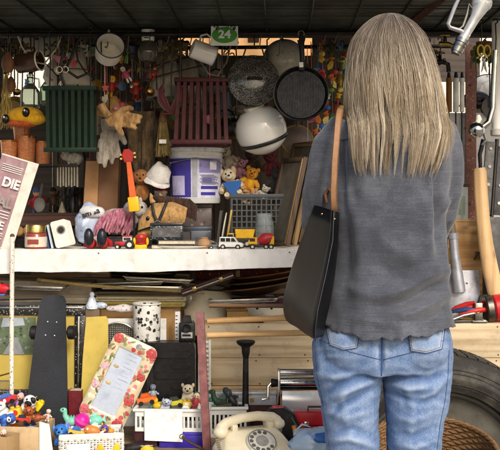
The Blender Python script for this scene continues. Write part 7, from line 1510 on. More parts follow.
# white long bottles / tubes above
for i, (x, w_, lab) in enumerate(((456, 3, 'slim white tube left of the rusty post'), (462, 2.4, 'thin white cane right of the slim white tube'), (449, 3, 'amber brown glass tube behind the woman hair'))):
    t = T('display_tube', lab, 'tube', x, 112, 3.4 + .03 * i); c = 'e0ded6' if i < 2 else '8a5a24'
    m = MB(t); m.cyl((0, 0, 0), (0, 0, 34), w_, n=16, bev=.4); m.out('tube_body', M(c, .4)); m = MB(t); m.cyl((0, 0, 34.1), (0, 0, 40), w_ * .7, w_ * .5, 14, .3); m.out('cap', BLK); m = MB(t); zl = (ZTOP - P(x, 112, 3.4 + .03 * i).z) / U[t.name]; m.tube([(0, 1, 0), (0, 1, zl)], .8, 6); m.out('stand_rod', BLK)
t = T('wash_basin', 'round white enamel washbasin hanging behind the white pole', 'basin', 489, 96, 3.6); m = MB(t).rot(rx=80); m.lathe([(.01, 10), (12, 9), (19, 2), (22, 0), (22.6, -.8), (20, -.4), (12, 6.6), (.01, 8)], 36); m.out('bowl', M('e6e4dc', .3, 0, .03)); m = MB(t).rot(rx=80); m.tube([(22.4 * math.cos(a * .157), 22.4 * math.sin(a * .157), -.6) for a in range(40)], .8, 8, True); m.out('rim', RIMB); wire(t, 0, 0, 21)
t = T('black_helmet', 'black riding helmet behind the rusty post above the chrome ball', 'helmet', 476, 100, 3.56); m = MB(t); m.ball((0, 0, 0), (14, 12, 9), 22); m.out('shell', M('18181a', .4)); m = MB(t); m.lathe([(14, -3), (17, -5), (17, -6), (13, -5)], 24); m.out('brim', M('1d1d1f', .4)); wire(t, 0, 0, 9)
# ivy & yellow loop bits
t = T('ivy_plant', 'trailing ivy with yellow green leaves hanging in a clay pot by the white pole', 'plant', 484, 58, 3.2); rng = random.Random(12); m = MB(t); m.lathe([(.01, 6), (5, 6), (7, 14), (8, 14), (8, 16), (6.6, 16), (5, 8), (.01, 8)], 20); m.out('clay_pot', M('8a5a40', .8)); m = MB(t)
for k in range(60):
    a = rng.uniform(0, 6.28); r = rng.uniform(2, 16); c = Vector((r * math.cos(a), r * math.sin(a) * .6 - 2, 14 - r * .9 + rng.uniform(-8, 6))); m.rot(rx=rng.uniform(-60, 60), ry=rng.uniform(0, 360), rz=rng.uniform(0, 360), at=c); m.prism([(0, -3.4), (2.4, -1), (3, 2), (0, 4), (-3, 2), (-2.4, -1)], -.12, .12)
m.out('foliage', M('5a6a2c', .6, 0, .45, 40)); m = MB(t)
for k in range(9): a = k * .7; m.tube([(0, 0, 14), (7 * math.cos(a), 5 * math.sin(a), 14), (13 * math.cos(a), 8 * math.sin(a), 2), (14 * math.cos(a), 8 * math.sin(a), -10)], .4, 5)
m.out('stems', M('4a5228', .7)); wire(t, 0, 0, 15)
t = T('scissors', 'pair of scissors with yellow loop handles hung on the rusty post', 'scissors', 484, 56, 2.92)
for s in (-1, 1): 
    m = MB(t); m.tube([(s * 3.4 + 3.2 * math.cos(a * .4), s * .5, 5.5 + 5.4 * math.sin(a * .4)) for a in range(16)], .9, 8, True); m.out('handle', M('c9a838', .4)); m = MB(t); m.prism([(s * 2.4, 0), (-s * 1, -4), (-s * 3, -17), (-s * 1, -14), (s * 1.6, -4)], s * .5 - .4, s * .5 + .4); m.out('blade', METAL('5a5a58', .4))
m = MB(t); m.ball((0, -1, -4), (1.1, .6, 1.1), 10); m.out('screw', CHR); wire(t, -3, 0, 10)
for i, (x, z, Y, lab) in enumerate(((446, 48, 3.1, 'brass tap hanging behind the woman hair on the right'), (441, 66, 3.25, 'dull black tap hanging lowest beside the hair'))):
    t = T('water_tap', lab, 'tap', x, z, Y); mt = METAL('a08a50', .35) if i == 0 else M('2a2826', .4, .7); m = MB(t); m.tube([(-7, 0, 4), (2, 0, 4), (7, 0, 2), (8, 0, -6)], 2.4, 12); m.out('spout', mt); m = MB(t); m.cyl((-1, 0, 5), (-1, 0, 12), 2.2, 1.6, 14, .3); m.out('stem', mt); MB(t).box(-6, 4, -1, 1, 12.1, 13.8, .5).out('lever', mt); wire(t, -1, 0, 13)
# chrome ball on a curved pipe
t = T('shower_pipe', 'curved steel pipe ending in a shiny chrome ball beside the rusty post', 'pipe', 478, 130, 2.9); m = MB(t); m.tube([(18, 2, 80), (16, 2, 44), (15, 1, 22), (11, 0, 8), (3, 0, 2)], [3, 3, 3, 3.2, 3.4], 16); m.out('pipe', METAL('b8b4a8', .22)); m = MB(t); m.ball((-2, -2, 0), 8, 26); m.out('ball', METAL('d0d0ce', .08)); m = MB(t); m.tube([(-1, 0, 6), (1, 0, 11), (0, 0, 15)], [2.4, 3.2, 2], 12); m.out('knob', M('d8d4c4', .3)); wire(t, 18, 2, 78)
m = MB(t); m.tube([(6, 1, -3), (8, 0, -10), (4, 0, -15)], 1.6, 8); m.out('hook', METAL('8d8a82', .3))
# hinge machine
t = TC('iron_bracket', 'heavy grey hinged iron bracket with pale bolts standing by the axe', 'bracket', 492, 3.26); hz = lambda py: (200 + (HC - ZTOP) / 3.26 * F) - py
m = MB(t).rot(ry=4, at=(0, 0, hz(215))); m.box(-11, -1.4, 0, 3, 0, hz(142) - hz(215), .5); m.out('leaf', M('6f6f70', .5, .5, .15, 30, .3, 150, .4, '4a4038')); m = MB(t).rot(ry=4, at=(0, 0, hz(215))); m.box(1.4, 11, 0, 3, 0, hz(146) - hz(215), .5); m.out('leaf', M('5d5d60', .5, .5, .15, 30, .3, 150, .4, '4a4038')); m = MB(t).rot(ry=4, at=(0, 0, hz(215))); m.cyl((0, 1, -2), (0, 1, 76), 2, n=14, bev=.3); m.out('pin', METAL('4a4846', .4))
for k in range(4):
    for x in (-6, 6): m = MB(t).rot(ry=4, at=(0, 0, hz(215))); m.cyl((x, -1.4, 12 + k * 18), (x, -.05, 12 + k * 18), 1.7, n=10, bev=.3); m.out('bolt', M('d8d4c0', .4))
m = MB(t); m.box(-9, 9, .4, 3, 0, hz(215) - 2.2, .5); m.out('foot_plate', M('4a4a4a', .5, .5))
m = MB(t); m.tube([(-9, -2, hz(140)), (-13, -3, hz(155)), (-12, -3, hz(172)), (-14, -3, hz(178))], [2.4, 2, 1.8, 1.2], 10); m.out('latch', M('262426', .4, .4))
# spare iron bits behind
for i, (x, y, Y, lab) in enumerate(((492, 108, 3.5, 'grey cast iron pulley behind the chrome ball'), (488, 126, 3.56, 'rusty iron pulley lower down behind the chrome ball'))):
    t = T('iron_pulley', lab, 'pulley', x, y, Y); m = MB(t).rot(rx=80); m.lathe([(3, -3), (11, -3), (11, -2), (8.5, -1), (8.5, 1), (11, 2), (11, 3), (3, 3), (3, -3)], 28); m.out('wheel_body', M('5d5a58', .5, .6) if i == 0 else RUST('6a4a38', '3a2418', .5)); m = MB(t).rot(rx=80); m.cyl((0, 0, -5), (0, 0, 5), 2.4, n=14); m.out('axle', M('3a3836', .4, .7)); m = MB(t); m.tube([(-3, -5, 0), (-3, -5, 14), (3, -5, 14), (3, -5, 0)], 1, 8); m.out('bracket', M('3a3836', .4, .7)); wire(t, 0, -5, 14)
# pine box with a handle hole
t = TC('wooden_crate', 'pine box with a dark slotted handle hole standing on the chest', 'crate', 482, 3.33); hk = lambda py: (200 + (HC - ZTOP) / 3.33 * F) - py; CP = WOOD('d2a468', 'a87840', 'x', .8, .55, .1)
t0 = hk(222); hx0, hx1, hz0, hz1 = -16, 16, hk(262), hk(252)
MB(t).box(-34, 40, 0, 3, 0, hz0, .4).out('front_board', CP); MB(t).box(-34, 40, 0, 3, hz1, t0, .4).out('front_board', CP)
for a, b in ((-34, -7), (9, 40)): MB(t).box(a, b, .05, 2.95, hz0 + .05, hz1 - .05).out('front_board', CP)
MB(t).box(-34, 40, 3.1, 20, 0, 3).out('bottom_board', CP); 
for x in (-34, 37): MB(t).box(x, x + 3, 3.1, 20, 3.1, t0 - .2, .3).out('side_board', WOOD('c2965c', '9a6c3a', 'y'))
MB(t).box(-30.9, 36.9, 17, 20, 3.1, t0 - .2, .3).out('rear_board', CP); MB(t).box(-35, 41, -.6, 3.4, t0 + .05, t0 + 2.6, .6).out('top_batten', WOOD('dcb27a', 'b08448', 'x'))
m = MB(t); m.tube([(-8 + a * 1.0, -1, hz0 + 2 + 8 * math.sin(a * .2)) for a in range(16)], 1, 8); m.out('wire_handle', M('4a3a2e', .5, .5))
# axe handle
t = TC('axe', 'axe with long curved pale wooden handle standing head down on the chest', 'axe', 489, 3.22, rz=0); hx = lambda py: (200 + (HC - ZTOP) / 3.22 * F) - py; pp = [(479.5, 168, 5.6), (480, 172, 6.8), (481, 195, 7), (483, 220, 7), (486, 245, 7.4), (490, 268, 8.2), (495, 290, 8.2), (500, 306, 8)]
m = MB(t); m.tube([(x - 489, 0, hx(y)) for x, y, r in pp], [r for x, y, r in pp], 18, flat=.62); m.out('handle', WOOD('d8b282', 'b08a58', 'z', .8, .5, .15)); m = MB(t); m.prism([(-2, 0), (24, 0), (26, 6), (20, 22), (4, 18), (-1, 12)], -6, 6, 1.2); m.out('head', M('7a1c20', .4, .2, .2, 30, .2, 150, .4, '4a3a34'))
# red cylinder clamp
t = TC('pipe_clamp', 'red iron pipe clamp with grey steel jaws lying at the right end', 'clamp', 489, 2.98 + .22); m = MB(t); m.cyl((4, 0, 14), (34, 0, 18), 13, n=28, bev=1.4); m.out('red_barrel', M('c02026', .35, 0, .15, 30, .1, 100, .2)); m = MB(t); m.cyl((-4, 0, 13), (3.8, 0, 14), 13.6, n=28, bev=1.2); m.out('steel_band', METAL('6d6a62', .4, .2, .4)); m = MB(t); m.box(-16, -8, -9, -3, 0, 20, 1.2); m.out('jaw', METAL('8f8b82', .35)); m = MB(t); m.cyl((-13.5, -10.5, 12), (-13.5, -9.05, 12), 2.4, n=14, bev=.3); m.out('screw', METAL('c9c3a8', .3)); MB(t).box(-19, -4, -10, 4, -.0, 2.4, .5).out('foot_plate', METAL('7d7a72', .4)); m = MB(t); m.tube([(-12, -6, 19), (-10, -6, 26), (-4, -4, 27), (-2, -2, 24)], 1.6, 8); m.out('lever', METAL('55524c', .4))
m = MB(t); m.tube([(-16, -9, 10), (-28, -12, 8), (-38, -12, 4), (-54, -12, 3)], [1.6, 1.5, 1.6, 2.2], 10); m.out('crank_arm', METAL('c2c0ba', .25))
# shovel
t = TC('shovel', 'grey steel spade with open socket standing blade down on the chest', 'spade', 463, 3.25); hv_ = lambda py: (200 + (HC - ZTOP) / 3.25 * F) - py; ST = M('a2a4ac', .42, .55, .18, 25, .2, 120, .35, '6d665e', 30)
m = MB(t); m.grid(lambda a, b: ((-17 + a * 37) * (1 - .06 * b) - 1.5, -3 + 4 * ((a - .5) * 2) ** 2 + b * 5, .3 + b * hv_(271)), 10, 10, .7); m.out('blade', ST)
m = MB(t); m.tube([(-4, -1.6, hv_(292)), (-6, -1, hv_(276)), (-8.4, 0, hv_(255)), (-10, 0, hv_(236))], [6.5, 6, 4.8, 4.6], 16); m.out('socket', ST); m = MB(t); m.tube([(-9.9, 0, hv_(239)), (-10.3, 0, hv_(233))], [5.4, 5.6], 16); m.out('socket_ring', ST); m = MB(t); m.tube([(-10, 0, hv_(236)), (-12, 0, hv_(222))], 3.8, 14); m.out('handle_stub', WOOD('6a5a48', '463a2c', 'z')); m = MB(t); m.ball((3, -4, hv_(283)), (1.2, .8, 1.2), 10); m.out('rivet', METAL('8a8a88'))
# brass knob peeking beside the sweater
t = TC('brass_bell', 'small brass hand bell beside the woman\'s elbow', 'bell', 444, 3.3); hb_ = (200 + (HC - ZTOP) / 3.3 * F) - 252; m = MB(t); m.lathe([(9, hb_ - 12), (8, hb_ - 8), (6.5, hb_), (4, hb_ + 6), (.01, hb_ + 8)], 24); m.out('bell_body', GOLD); m = MB(t); m.cyl((0, 0, hb_ + 8), (0, 0, hb_ + 18), 2, 1.4, 12, .4); m.out('handle', WOOD('4a3020', '2c1c12', 'z')); MB(t).cyl((0, 0, 0), (0, 0, hb_ - 12), 4, n=14).out('bell_stand', M('3a3028', .6))
# pliers
for i, (x, rz, c1, lab) in enumerate(((464, 8, 'c8281f', 'red handled pliers lying open in front of the spade'), (452, -14, 'b8221c', 'red and blue handled cutters half hidden by the sweater hem'))):
    t = TC('pliers', lab, 'pliers', x, 2.97 + .22 + .02 * i, rz=rz)
    for s in (-1, 1):
        m = MB(t); m.tube([(-4 + s * 1, s * 1.5, 8), (4, s * 4 - 2, 12 + s * 1), (14, s * 5 - 2, 15 + s * 2), (22, s * 4 - 2, 16 + s * 3)], [2, 2.8, 3, 2.2], 10); m.out('grip', M(c1 if (i == 0 or s > 0) else '28406a', .35))
    m = MB(t); m.prism([(-2, 4), (-12, 3), (-17, 6), (-16, 8.4), (-4, 11), (0, 9)], -2.2, 2.2, .5); m.out('jaw', METAL('8a8884', .35)); m = MB(t); m.ball((-3, -2.6, 7.6), (1.6, .8, 1.6), 10); m.out('pivot', METAL('6a6864')); MB(t).box(-20, 18, -6, 6, 0, 2.9, .8).out('rest_bar', M('4a4440', .5, .3))
t = TC('blue_pouch', 'small navy cloth pouch between the two pliers', 'pouch', 458, 3.25); m = MB(t); m.ball((0, 0, 6), (8, 6, 6), 16); m.out('pouch_body', M('24365c', .8), jit=1); m = MB(t); m.tube([(-4, -3, 11), (0, -4, 13), (4, -3, 11)], .6, 6); m.out('drawstring', M('c9c0a8', .7))
t = TC('steel_spanner', 'long steel spanner lying on the front edge of the chest', 'spanner', 455, 3.19); m = MB(t); m.tube([(-8, -2, 1.8), (10, -2, 1.8), (24, -2, 1.8)], 1.7, 8, flat=.6); m.out('shank', METAL('a8a6a0', .25)); m = MB(t); m.tube([(28 + 3.6 * math.cos(a * .45), -2 + 3.6 * math.sin(a * .45), 1.8) for a in range(14)], 1.4, 8, True); m.out('ring_end', METAL('a8a6a0', .25))
# tyre
t = T('car_tyre', 'large worn black car tyre standing upright under the pine chest', 'tyre', 443, 482, 2.95); t.location.y = 2.97; t.location.z = .3765
Rr = .3755 / U[t.name]
RUBB = M('35332f', .72, 0, .2, 18, .3, 160, .45, '6d675c', 9); u_ = U[t.name]
def ring_lathe(prof, n=96):     # profile (radius, y)
    m = MB(t); rings = [[m._v((r * math.cos(2 * math.pi * i / n), y, r * math.sin(2 * math.pi * i / n))) for i in range(n)] for r, y in prof]; m.skin(rings, closed=True); return m
ring_lathe([(Rr - 1.5, 4), (Rr - 4, -2), (Rr - 9, -6), (Rr - 10, -7), (Rr - 13, -7.3), (Rr - 14, -6.6), (Rr - 20, -8), (Rr - 21, -8.6), (Rr - 23, -8.6), (Rr - 24, -8), (Rr - 30, -7), (Rr - 31, -6), (Rr - 36, -3.5), (Rr - 37.5, 2), (Rr - 37, 12), (Rr - 28, 14), (Rr - 16, 20), (Rr - 13, 40), (Rr - 28, 50), (Rr - 37, 52), (Rr - 37, 58), (Rr - 14, 62), (Rr - 2, 56), (Rr, 48), (Rr, 12)]).out('carcass', RUBB)
m = MB(t)
for k in range(72):
    a = k * 2 * math.pi / 72
    m.M = Matrix.Rotation(a, 4, 'Y'); m.box(-4.6, 4.6, 6, 27, Rr - 1, Rr + .9, .4); m.box(-4.6, 4.6, 31, 54, Rr - 1, Rr + .9, .4)
m.out('tread', RUBB, smooth=False)
for rr, y in ((Rr - 17, -7.6), (Rr - 27.4, -8.2)): m = MB(t); m.tube([(rr * math.cos(a * .0654), y, rr * math.sin(a * .0654)) for a in range(96)], .55, 6, True); m.out('sidewall_ridge', RUBB)
# rim disc inside the tyre
ring_lathe([(Rr - 37.8, 4), (Rr - 40, 2), (Rr - 42, 4), (Rr - 44, 12), (Rr - 60, 16), (Rr - 90, 14), (Rr - 90, 18), (Rr - 60, 20), (Rr - 43, 20), (Rr - 38, 14)]).out('wheel_rim', M('67655d', .5, .4, .25, 12, .3, 120, .5, '4a4438', 14))
# brown wicker basket
t = T('wicker_basket', 'brown wicker basket tilted in front of the tyre beside the jeans', 'basket', 431, 449, 2.74); WB = SPOTS('7d5c38', ('5a3c20', '9a7648', '45301a', '8a6840'), 210, .65, .45, .25); UB2 = U[t.name]
zg = -(P(431, 449, 2.74).z) / UB2
TL = dict(rx=15)
def bk(r, a, z): return (r * math.cos(a), r * math.sin(a), z)
rt, rb_, hb2 = 65, 46, 112
m = MB(t).rot(**TL); n = 56
for j in range(34):
    z = -hb2 + j * hb2 / 34; r = rb_ + (rt - rb_) * (j / 34) ** .8
    m.tube([bk(r + (1.3 if (i + j) % 2 else -1.1), 2 * math.pi * i / n, z) for i in range(n)], 1.75, 6, True)
m.out('woven_side', WB)
m = MB(t).rot(**TL)
for i in range(n): m.tube([bk(rb_ + (rt - rb_) * (q / 8) ** .8, 2 * math.pi * i / n, -hb2 + q * hb2 / 8) for q in range(9)], .9, 5)
m.out('uprights', WB); m = MB(t).rot(**TL)
for s in range(3): m.tube([bk(rt + 1.6 * math.cos(i * .9 + s * 2.09), 2 * math.pi * i / 120, 1 + 1.6 * math.sin(i * .9 + s * 2.09)) for i in range(120)], 1.5, 6, True)
m.out('braided_rim', WB); m = MB(t).rot(**TL); m.cyl((0, 0, -hb2 - 1.5), (0, 0, -hb2), rb_, n=40); m.out('bottom', WB)
m = MB(t); m.box(-46, 46, -30, 46, zg, -hb2 - 20, .8); m.out('base_block', WOOD('7d6850', '54422f', 'x'))
# grey folded board leaning between the legs
t = TT('loose_board', 'grey slanted board seen between the jeans legs', 'board', 366, 3.12, z=0.0); m = MB(t).rot(ry=24, at=(0, 0, 8)); m.box(-14, 14, 0, 3, 0, 190, .5); m.out('board_face', M('77756f', .6, 0, .2)); MB(t).rot(ry=24, at=(0, 0, 8)).box(-13, 13, 3.1, 5, 4, 40, .4).out('rear_batten', M('5a5852', .7))
# ================================================================== more clutter in the gaps of the stall
def kettle(lab, px, py, Y, col, s=1.0):
    t = T('kettle', lab, 'kettle', px, py, Y); mt = M(col, .35, .2, .15)
    m = MB(t); m.lathe([(.01, -10 * s), (9 * s, -10 * s), (11 * s, -6 * s), (10 * s, 2 * s), (6 * s, 6 * s), (.01, 6.4 * s)], 26); m.out('body', mt); m = MB(t); m.tube([(9 * s, 0, -4 * s), (14 * s, -1, 0), (16 * s, -1, 5 * s)], [2.4 * s, 1.8 * s, 1.3 * s], 10); m.out('spout', mt); m = MB(t); m.lathe([(5 * s, 6.2 * s), (4 * s, 8 * s), (1 * s, 8.6 * s), (1.6 * s, 11 * s), (.01, 11.4 * s)], 20, caps=(True, False)); m.out('lid', mt); m = MB(t); m.tube([(-8 * s, 0, 4 * s), (-7 * s, 0, 14 * s), (0, 0, 17 * s), (7 * s, 0, 14 * s), (8 * s, 0, 4 * s)], 1.1 * s, 8); m.out('handle', BLK); wire(t, 0, 0, 17 * s)
def ladle(lab, px, py, Y, col, s=1.0, cat='ladle'):
    t = T('ladle', lab, cat, px, py, Y); mt = METAL(col, .3)
    m = MB(t).rot(rx=60); m.lathe([(.01, -4 * s), (4 * s, -3 * s), (6 * s, 0), (5.6 * s, 0), (3.6 * s, -2.4 * s), (.01, -3.3 * s)], 20); m.out('bowl', mt); m = MB(t); m.tube([(0, 1, 4 * s), (0, 3, 14 * s), (0, 3, 34 * s), (1, 1, 37 * s)], .9 * s, 8); m.out('handle', mt); wire(t, 0, 2, 36 * s)
def cup(lab, px, py, Y, col, s=1.0, tilt=20, name='hanging_cup'):
    t = T(name, lab, 'cup', px, py, Y); m = MB(t).rot(rx=tilt * 1.5, ry=tilt); pot_shell(m, 6 * s, 7 * s, 11 * s, .7, 24); m.out('body', M(col, .3, 0, .1, 30, .1, 100, .2, '5a4a3a', 40, .3)); m = MB(t).rot(rx=tilt * 1.5, ry=tilt); m.tube([(6.6 * s, 0, 9 * s), (10 * s, 0, 8 * s), (9.6 * s, 0, 3 * s), (6.4 * s, 0, 3 * s)], .9 * s, 8); m.out('handle', M(col, .3)); wire(t, 0, 0, 9 * s)
def basket(lab, px, py, Y, s=1.0):
    t = T('hanging_basket', lab, 'basket', px, py, Y); wb = SPOTS('8a6a3c', ('5d4424', 'b08a54', '6d5230'), 260, .75, .45, .25); m = MB(t)
    for j in range(9): r = (7 + j * .6) * s; m.tube([((r + (.4 if (i + j) % 2 else -.4)) * math.cos(i * .2618), (r + (.4 if (i + j) % 2 else -.4)) * math.sin(i * .2618), j * 1.5 * s) for i in range(24)], .8 * s, 5, True)
    m.out('woven_side', wb); m = MB(t); m.tube(arc(0, 13 * s, 12 * s, 0, 180, 12), 1.1 * s, 8); m.out('handle', wb); m = MB(t); m.cyl((0, 0, -.6), (0, 0, .6), 7 * s, n=22); m.out('bottom', wb); wire(t, 0, 0, 25 * s)
def shoe(lab, px, py, Y, col, s=1.0, rot=70):
    t = T('shoe', lab, 'shoe', px, py, Y); m = MB(t).rot(ry=rot); m.tube([(-9 * s, 0, 3 * s), (-5 * s, 0, 4 * s), (2 * s, 0, 2 * s), (9 * s, 0, 1 * s)], [3 * s, 4 * s, 3.6 * s, 2.6 * s], 14); m.out('upper', M(col, .5, 0, .2)); m = MB(t).rot(ry=rot); m.box(-12 * s, 11 * s, -3.4 * s, 3.4 * s, -2.6 * s, -1 * s, .6); m.out('sole', BLK); m = MB(t).rot(ry=rot); m.tube([(-4 * s, -3 * s, 6 * s), (0, -3.6 * s, 4.4 * s), (3 * s, -3 * s, 4 * s)], .5, 6); m.out('lace', M('c9c2b0', .8)); wire(t, 0, 1, 6 * s)
def colander(lab, px, py, Y, col, r=14):
    t = T('colander', lab, 'colander', px, py, Y); m = MB(t).rot(rx=76); m.lathe([(.01, 9), (r * .5, 8.4), (r * .85, 4), (r, 0), (r * 1.06, -.4), (r * .96, .2), (r * .8, 3.4), (.01, 7.6)], 32); b_ = m.out('bowl', M(col, .3, .5, .12)); 
    for j in range(2):
        for k in range(8 + 4 * j): a = k * 2 * math.pi / (8 + 4 * j); q = r * (.35 + .25 * j); m = MB(t).rot(rx=76); m.ball((q * math.cos(a), q * math.sin(a), 9.1 - 2.4 * j), (1, 1, .5), 8); m.out('hole', BLK, parent=b_)
    m = MB(t).rot(rx=76); m.tube([(-4, r, 0), (-3, r + 4, 0), (3, r + 4, 0), (4, r, 0)], .8, 8); m.out('handle', M(col, .3, .5)); wire(t, 0, 0, r + 3)
kettle('dented grey kettle hanging between the two felt hats and the speckled pan', 216, 84, 3.4, '6a6862', .9)
kettle('small copper brown kettle hanging behind the red puppets', 122, 62, 3.46, '6b4630', .8)
kettle('blackened camping kettle hanging behind the globe lampshade', 226, 126, 3.5, '2a2826', 1.0)
for a in (('long steel ladle hanging right of the enamel pot', 132, 88, 3.34, 'a8a49a', .9), ('brass ladle hanging in front of the dark fur', 150, 92, 3.2, 'b08a48', .8), ('tin ladle hanging at the left of the speckled pan', 222, 78, 3.28, '8d8a80', .9), ('thin steel ladle hanging under the straps', 88, 80, 3.36, '9a968c', .8), ('old iron ladle hanging right of the maroon crate', 236, 118, 3.3, '5a5650', .9), ('short brass ladle hanging at the far left rail', 17, 92, 3.36, 'b8964e', .7)): ladle(*a)
for a in (('small blue enamel cup hanging left of the bulb lamp', 131, 52, 3.26, '4a5c7a', .7, 16), ('cream enamel cup hanging above the dark fur', 160, 50, 3.4, 'c9c0a8', .75, -14), ('brown stoneware cup hanging beside the white mug', 182, 50, 3.3, '6a4a34', .8, 12), ('mustard enamel cup hanging over the straw hat', 99, 88, 3.38, 'b08a34', .7, -18), ('dull red enamel cup hanging right of the grill pan', 334, 112, 3.46, '7a2c28', .9, 14), ('pale green cup hanging behind the bridle strap', 90, 52, 3.5, '8fa08a', .8, 20)): cup(*a)
basket('brown wicker basket hanging behind the tan glove', 128, 118, 3.46, 1.2)
basket('small wicker basket hanging between fur and maroon crate', 178, 128, 3.5, 1.0)
basket('round wicker basket hanging left of the globe lampshade', 232, 138, 3.6, 1.1)
for a in (('old brown leather shoe hanging over the pale glove', 126, 134, 3.3, '4d3424', .8, 60), ('other brown leather shoe hanging lower beside the toy guitar', 112, 176, 3.42, '5a3c28', .8, 80), ('dark red child shoe hanging behind the white bonnet', 166, 150, 3.4, '6a2024', .7, 70), ('black laced shoe hanging behind the paper bag', 84, 150, 3.5, '1d1c1d', .9, 75)): shoe(*a)
colander('grey tin colander hanging behind the sticks', 192, 104, 3.6, '77746c', 15)
colander('cream colander hanging high behind the enamel pot', 88, 44, 3.56, 'b4ac98', 13)
colander('dark colander hanging between globe and frames', 288, 112, 3.56, '4a4844', 14)
for i, a in enumerate((('small brown teddy bear hanging by its neck below the straw brush', 152, 160, 3.36, '7a5838', None, .7, -10), ('faded pink teddy bear hanging between the cups', 170, 66, 3.5, 'a87880', None, .7, 12), ('grey felt mouse hanging under the wicker basket', 126, 150, 3.44, '6d6a66', None, .65, 0), ('tan plush lion hanging above the cream monkey', 224, 150, 3.46, 'a8823c', None, .7, -8), ('white plush rabbit hanging behind the toy guitar neck', 108, 160, 3.46, 'b8b2a6', None, .6, 6), ('dark green plush frog hanging behind the frames', 302, 172, 3.56, '3a5230', None, .9, 10))):
    t = plush(*a[:6], s=a[6], rot=a[7], name=('plush_bear', 'plush_bear', 'plush_mouse', 'plush_lion', 'plush_rabbit', 'plush_frog')[i]); wire(t, 0, 0, 18 * a[6])
for a in (('puppet in green coat hanging right of the wicker basket', 186, 92, 3.44, '3f5a38', 'c9a080', '5a3a20', .7), ('puppet in blue coat and red hat hanging behind the gloves', 138, 112, 3.42, '34507a', 'd0a888', '9a2a24', .8), ('wooden marionette in ochre hanging beside the grill pan', 340, 84, 3.5, 'a8803a', 'b8946a', '6a4a28', .8), ('small puppet with white bonnet hanging under the platter', 56, 58, 3.54, 'c0b49c', 'c9a688', 'd8d2c4', .7)): figure(*a)
# under the shelf, packed trays, boards and cases
def flat(lab, name, cat, px, py, Y, w, h, d, col, ry=0, wood=True):
    t = T(name, lab, cat, px, py, Y); mt = WOOD(col, '3a3028', 'x') if wood else M(col, .5, 0, .2)
    m = MB(t).rot(ry=ry); m.box(-w, w, 0, d, -h, h, .5); m.out('body', mt); m = MB(t).rot(ry=ry); m.box(-w + .6, w - .6, -.7, -.05, h * .3, h * .9, .1); m.out('edge_strip', M('8a7c62', .5, .2, .2))
    return t
for i, a in enumerate((('grey chipboard panel lying highest under the shelf at left', 'board', 'board', 60, 279, 3.3, 64, 2.4, 40, '8a8072', 2), ('dark stained board lying under the shelf above the trays', 'board', 'board', 142, 282, 3.3, 44, 2.6, 40, '4a3c30', -2), ('worn wooden drawer front lying on the dark board', 'drawer', 'drawer', 150, 275, 3.34, 40, 3, 40, '6a5238', 3), ('flat brown suitcase pushed under the shelf behind the trays', 'suitcase', 'suitcase', 146, 290, 3.42, 52, 5, 30, '54402e', 0), ('pale grey picture board standing behind the cream pot', 'board', 'board', 206, 292, 3.5, 46, 12, 4, '8d8678', -8), ('mahogany tray lying over the white serving bowl', 'tray', 'tray', 262, 300, 3.42, 40, 2.6, 30, '4d2a1c', -5), ('tin box pushed under the shelf at the far right', 'tin_box', 'box', 284, 296, 3.5, 34, 8, 20, '5a5850', 0), ('long dark plank lying across the back below the shelf', 'plank', 'plank', 180, 300, 3.6, 130, 5, 8, '3d332a', 1), ('grey blue ledger lying in front of the grey plank', 'ledger', 'book', 24, 303, 3.12, 30, 3, 20, '5d6068', -1), ('rolled end of a brown rug lying on the grey plank', 'rug', 'rug', 70, 274, 3.16, 40, 3, 12, '6d543c', 1))):
    flat(*a)
t = T('rolled_rug', 'rolled red patterned rug lying under the shelf above the cream pot', 'rug', 240, 275, 3.4); m = MB(t); m.cyl((-44, 0, 0), (46, 0, 1), 5.6, n=20, bev=.6); m.out('roll', SPOTS('5a2420', ('8a5a3a', '3a1a1a', 'a8845a'), 90, .9, .4, .3)); m = MB(t); m.tube([(5.8 * math.cos(a * .4), 5.8 * math.sin(a * .4), 0) for a in range(2)] or [], .5, 4) if False else m.cyl((-4, 0, 0), (0, 0, 0), 6, n=20); m.out('tie', M('b8a888', .8))
t = T('wicker_hamper', 'dark wicker hamper deep under the shelf behind the trays', 'hamper', 112, 288, 3.6); m = MB(t); m.box(-26, 26, 0, 20, -24, 10, 1); m.out('hamper_body', SPOTS('4d3a24', ('2f2214', '6d5434'), 240, .8, .45, .25)); MB(t).box(-27, 27, -1, 21, 10.2, 13, .8).out('lid', SPOTS('5a4428', ('33251a', '7a5e3a'), 240, .8, .45, .25))
# tool jumble on the chest at the right of the woman
rng = random.Random(77)
TOOLN = (('screwdriver with red handle lying behind the pliers', 456, 'c0261f'), ('screwdriver with yellow handle lying beside the clamp', 474, 'd0a020'), ('file with dark wooden handle lying by the spade', 448, '5a3a24'), ('chisel with pale handle lying in front of the axe head', 484, 'c9a878'))
for i, (lab, x, c) in enumerate(TOOLN):
    t = TC('hand_tool', lab, 'tool', x, 3.19 + .02 * i, rz=rng.uniform(-25, 25)); m = MB(t); m.tube([(-14, -3, 2.4), (-6, -3, 2.6), (0, -3, 2.2)], [1.8, 2.4, 1.6], 12); m.out('handle', M(c, .35)); m = MB(t); m.tube([(0, -3, 2.2), (18, -3, 1.6)], .9, 8); m.out('blade', METAL('a8a8a6', .25))
t = TC('tool_roll', 'folded grey canvas tool roll lying under the pliers', 'tool roll', 462, 3.30); m = MB(t); m.ball((0, 0, 5), (20, 8, 5), 20); m.out('canvas', M('77716a', .9, 0, .2, 30, .4), jit=1.4); m = MB(t); m.tube([(-2, -8.2, 2), (-2, -8.6, 6), (-2, -4, 10.4)], .9, 6); m.out('strap', M('4a3424', .6))
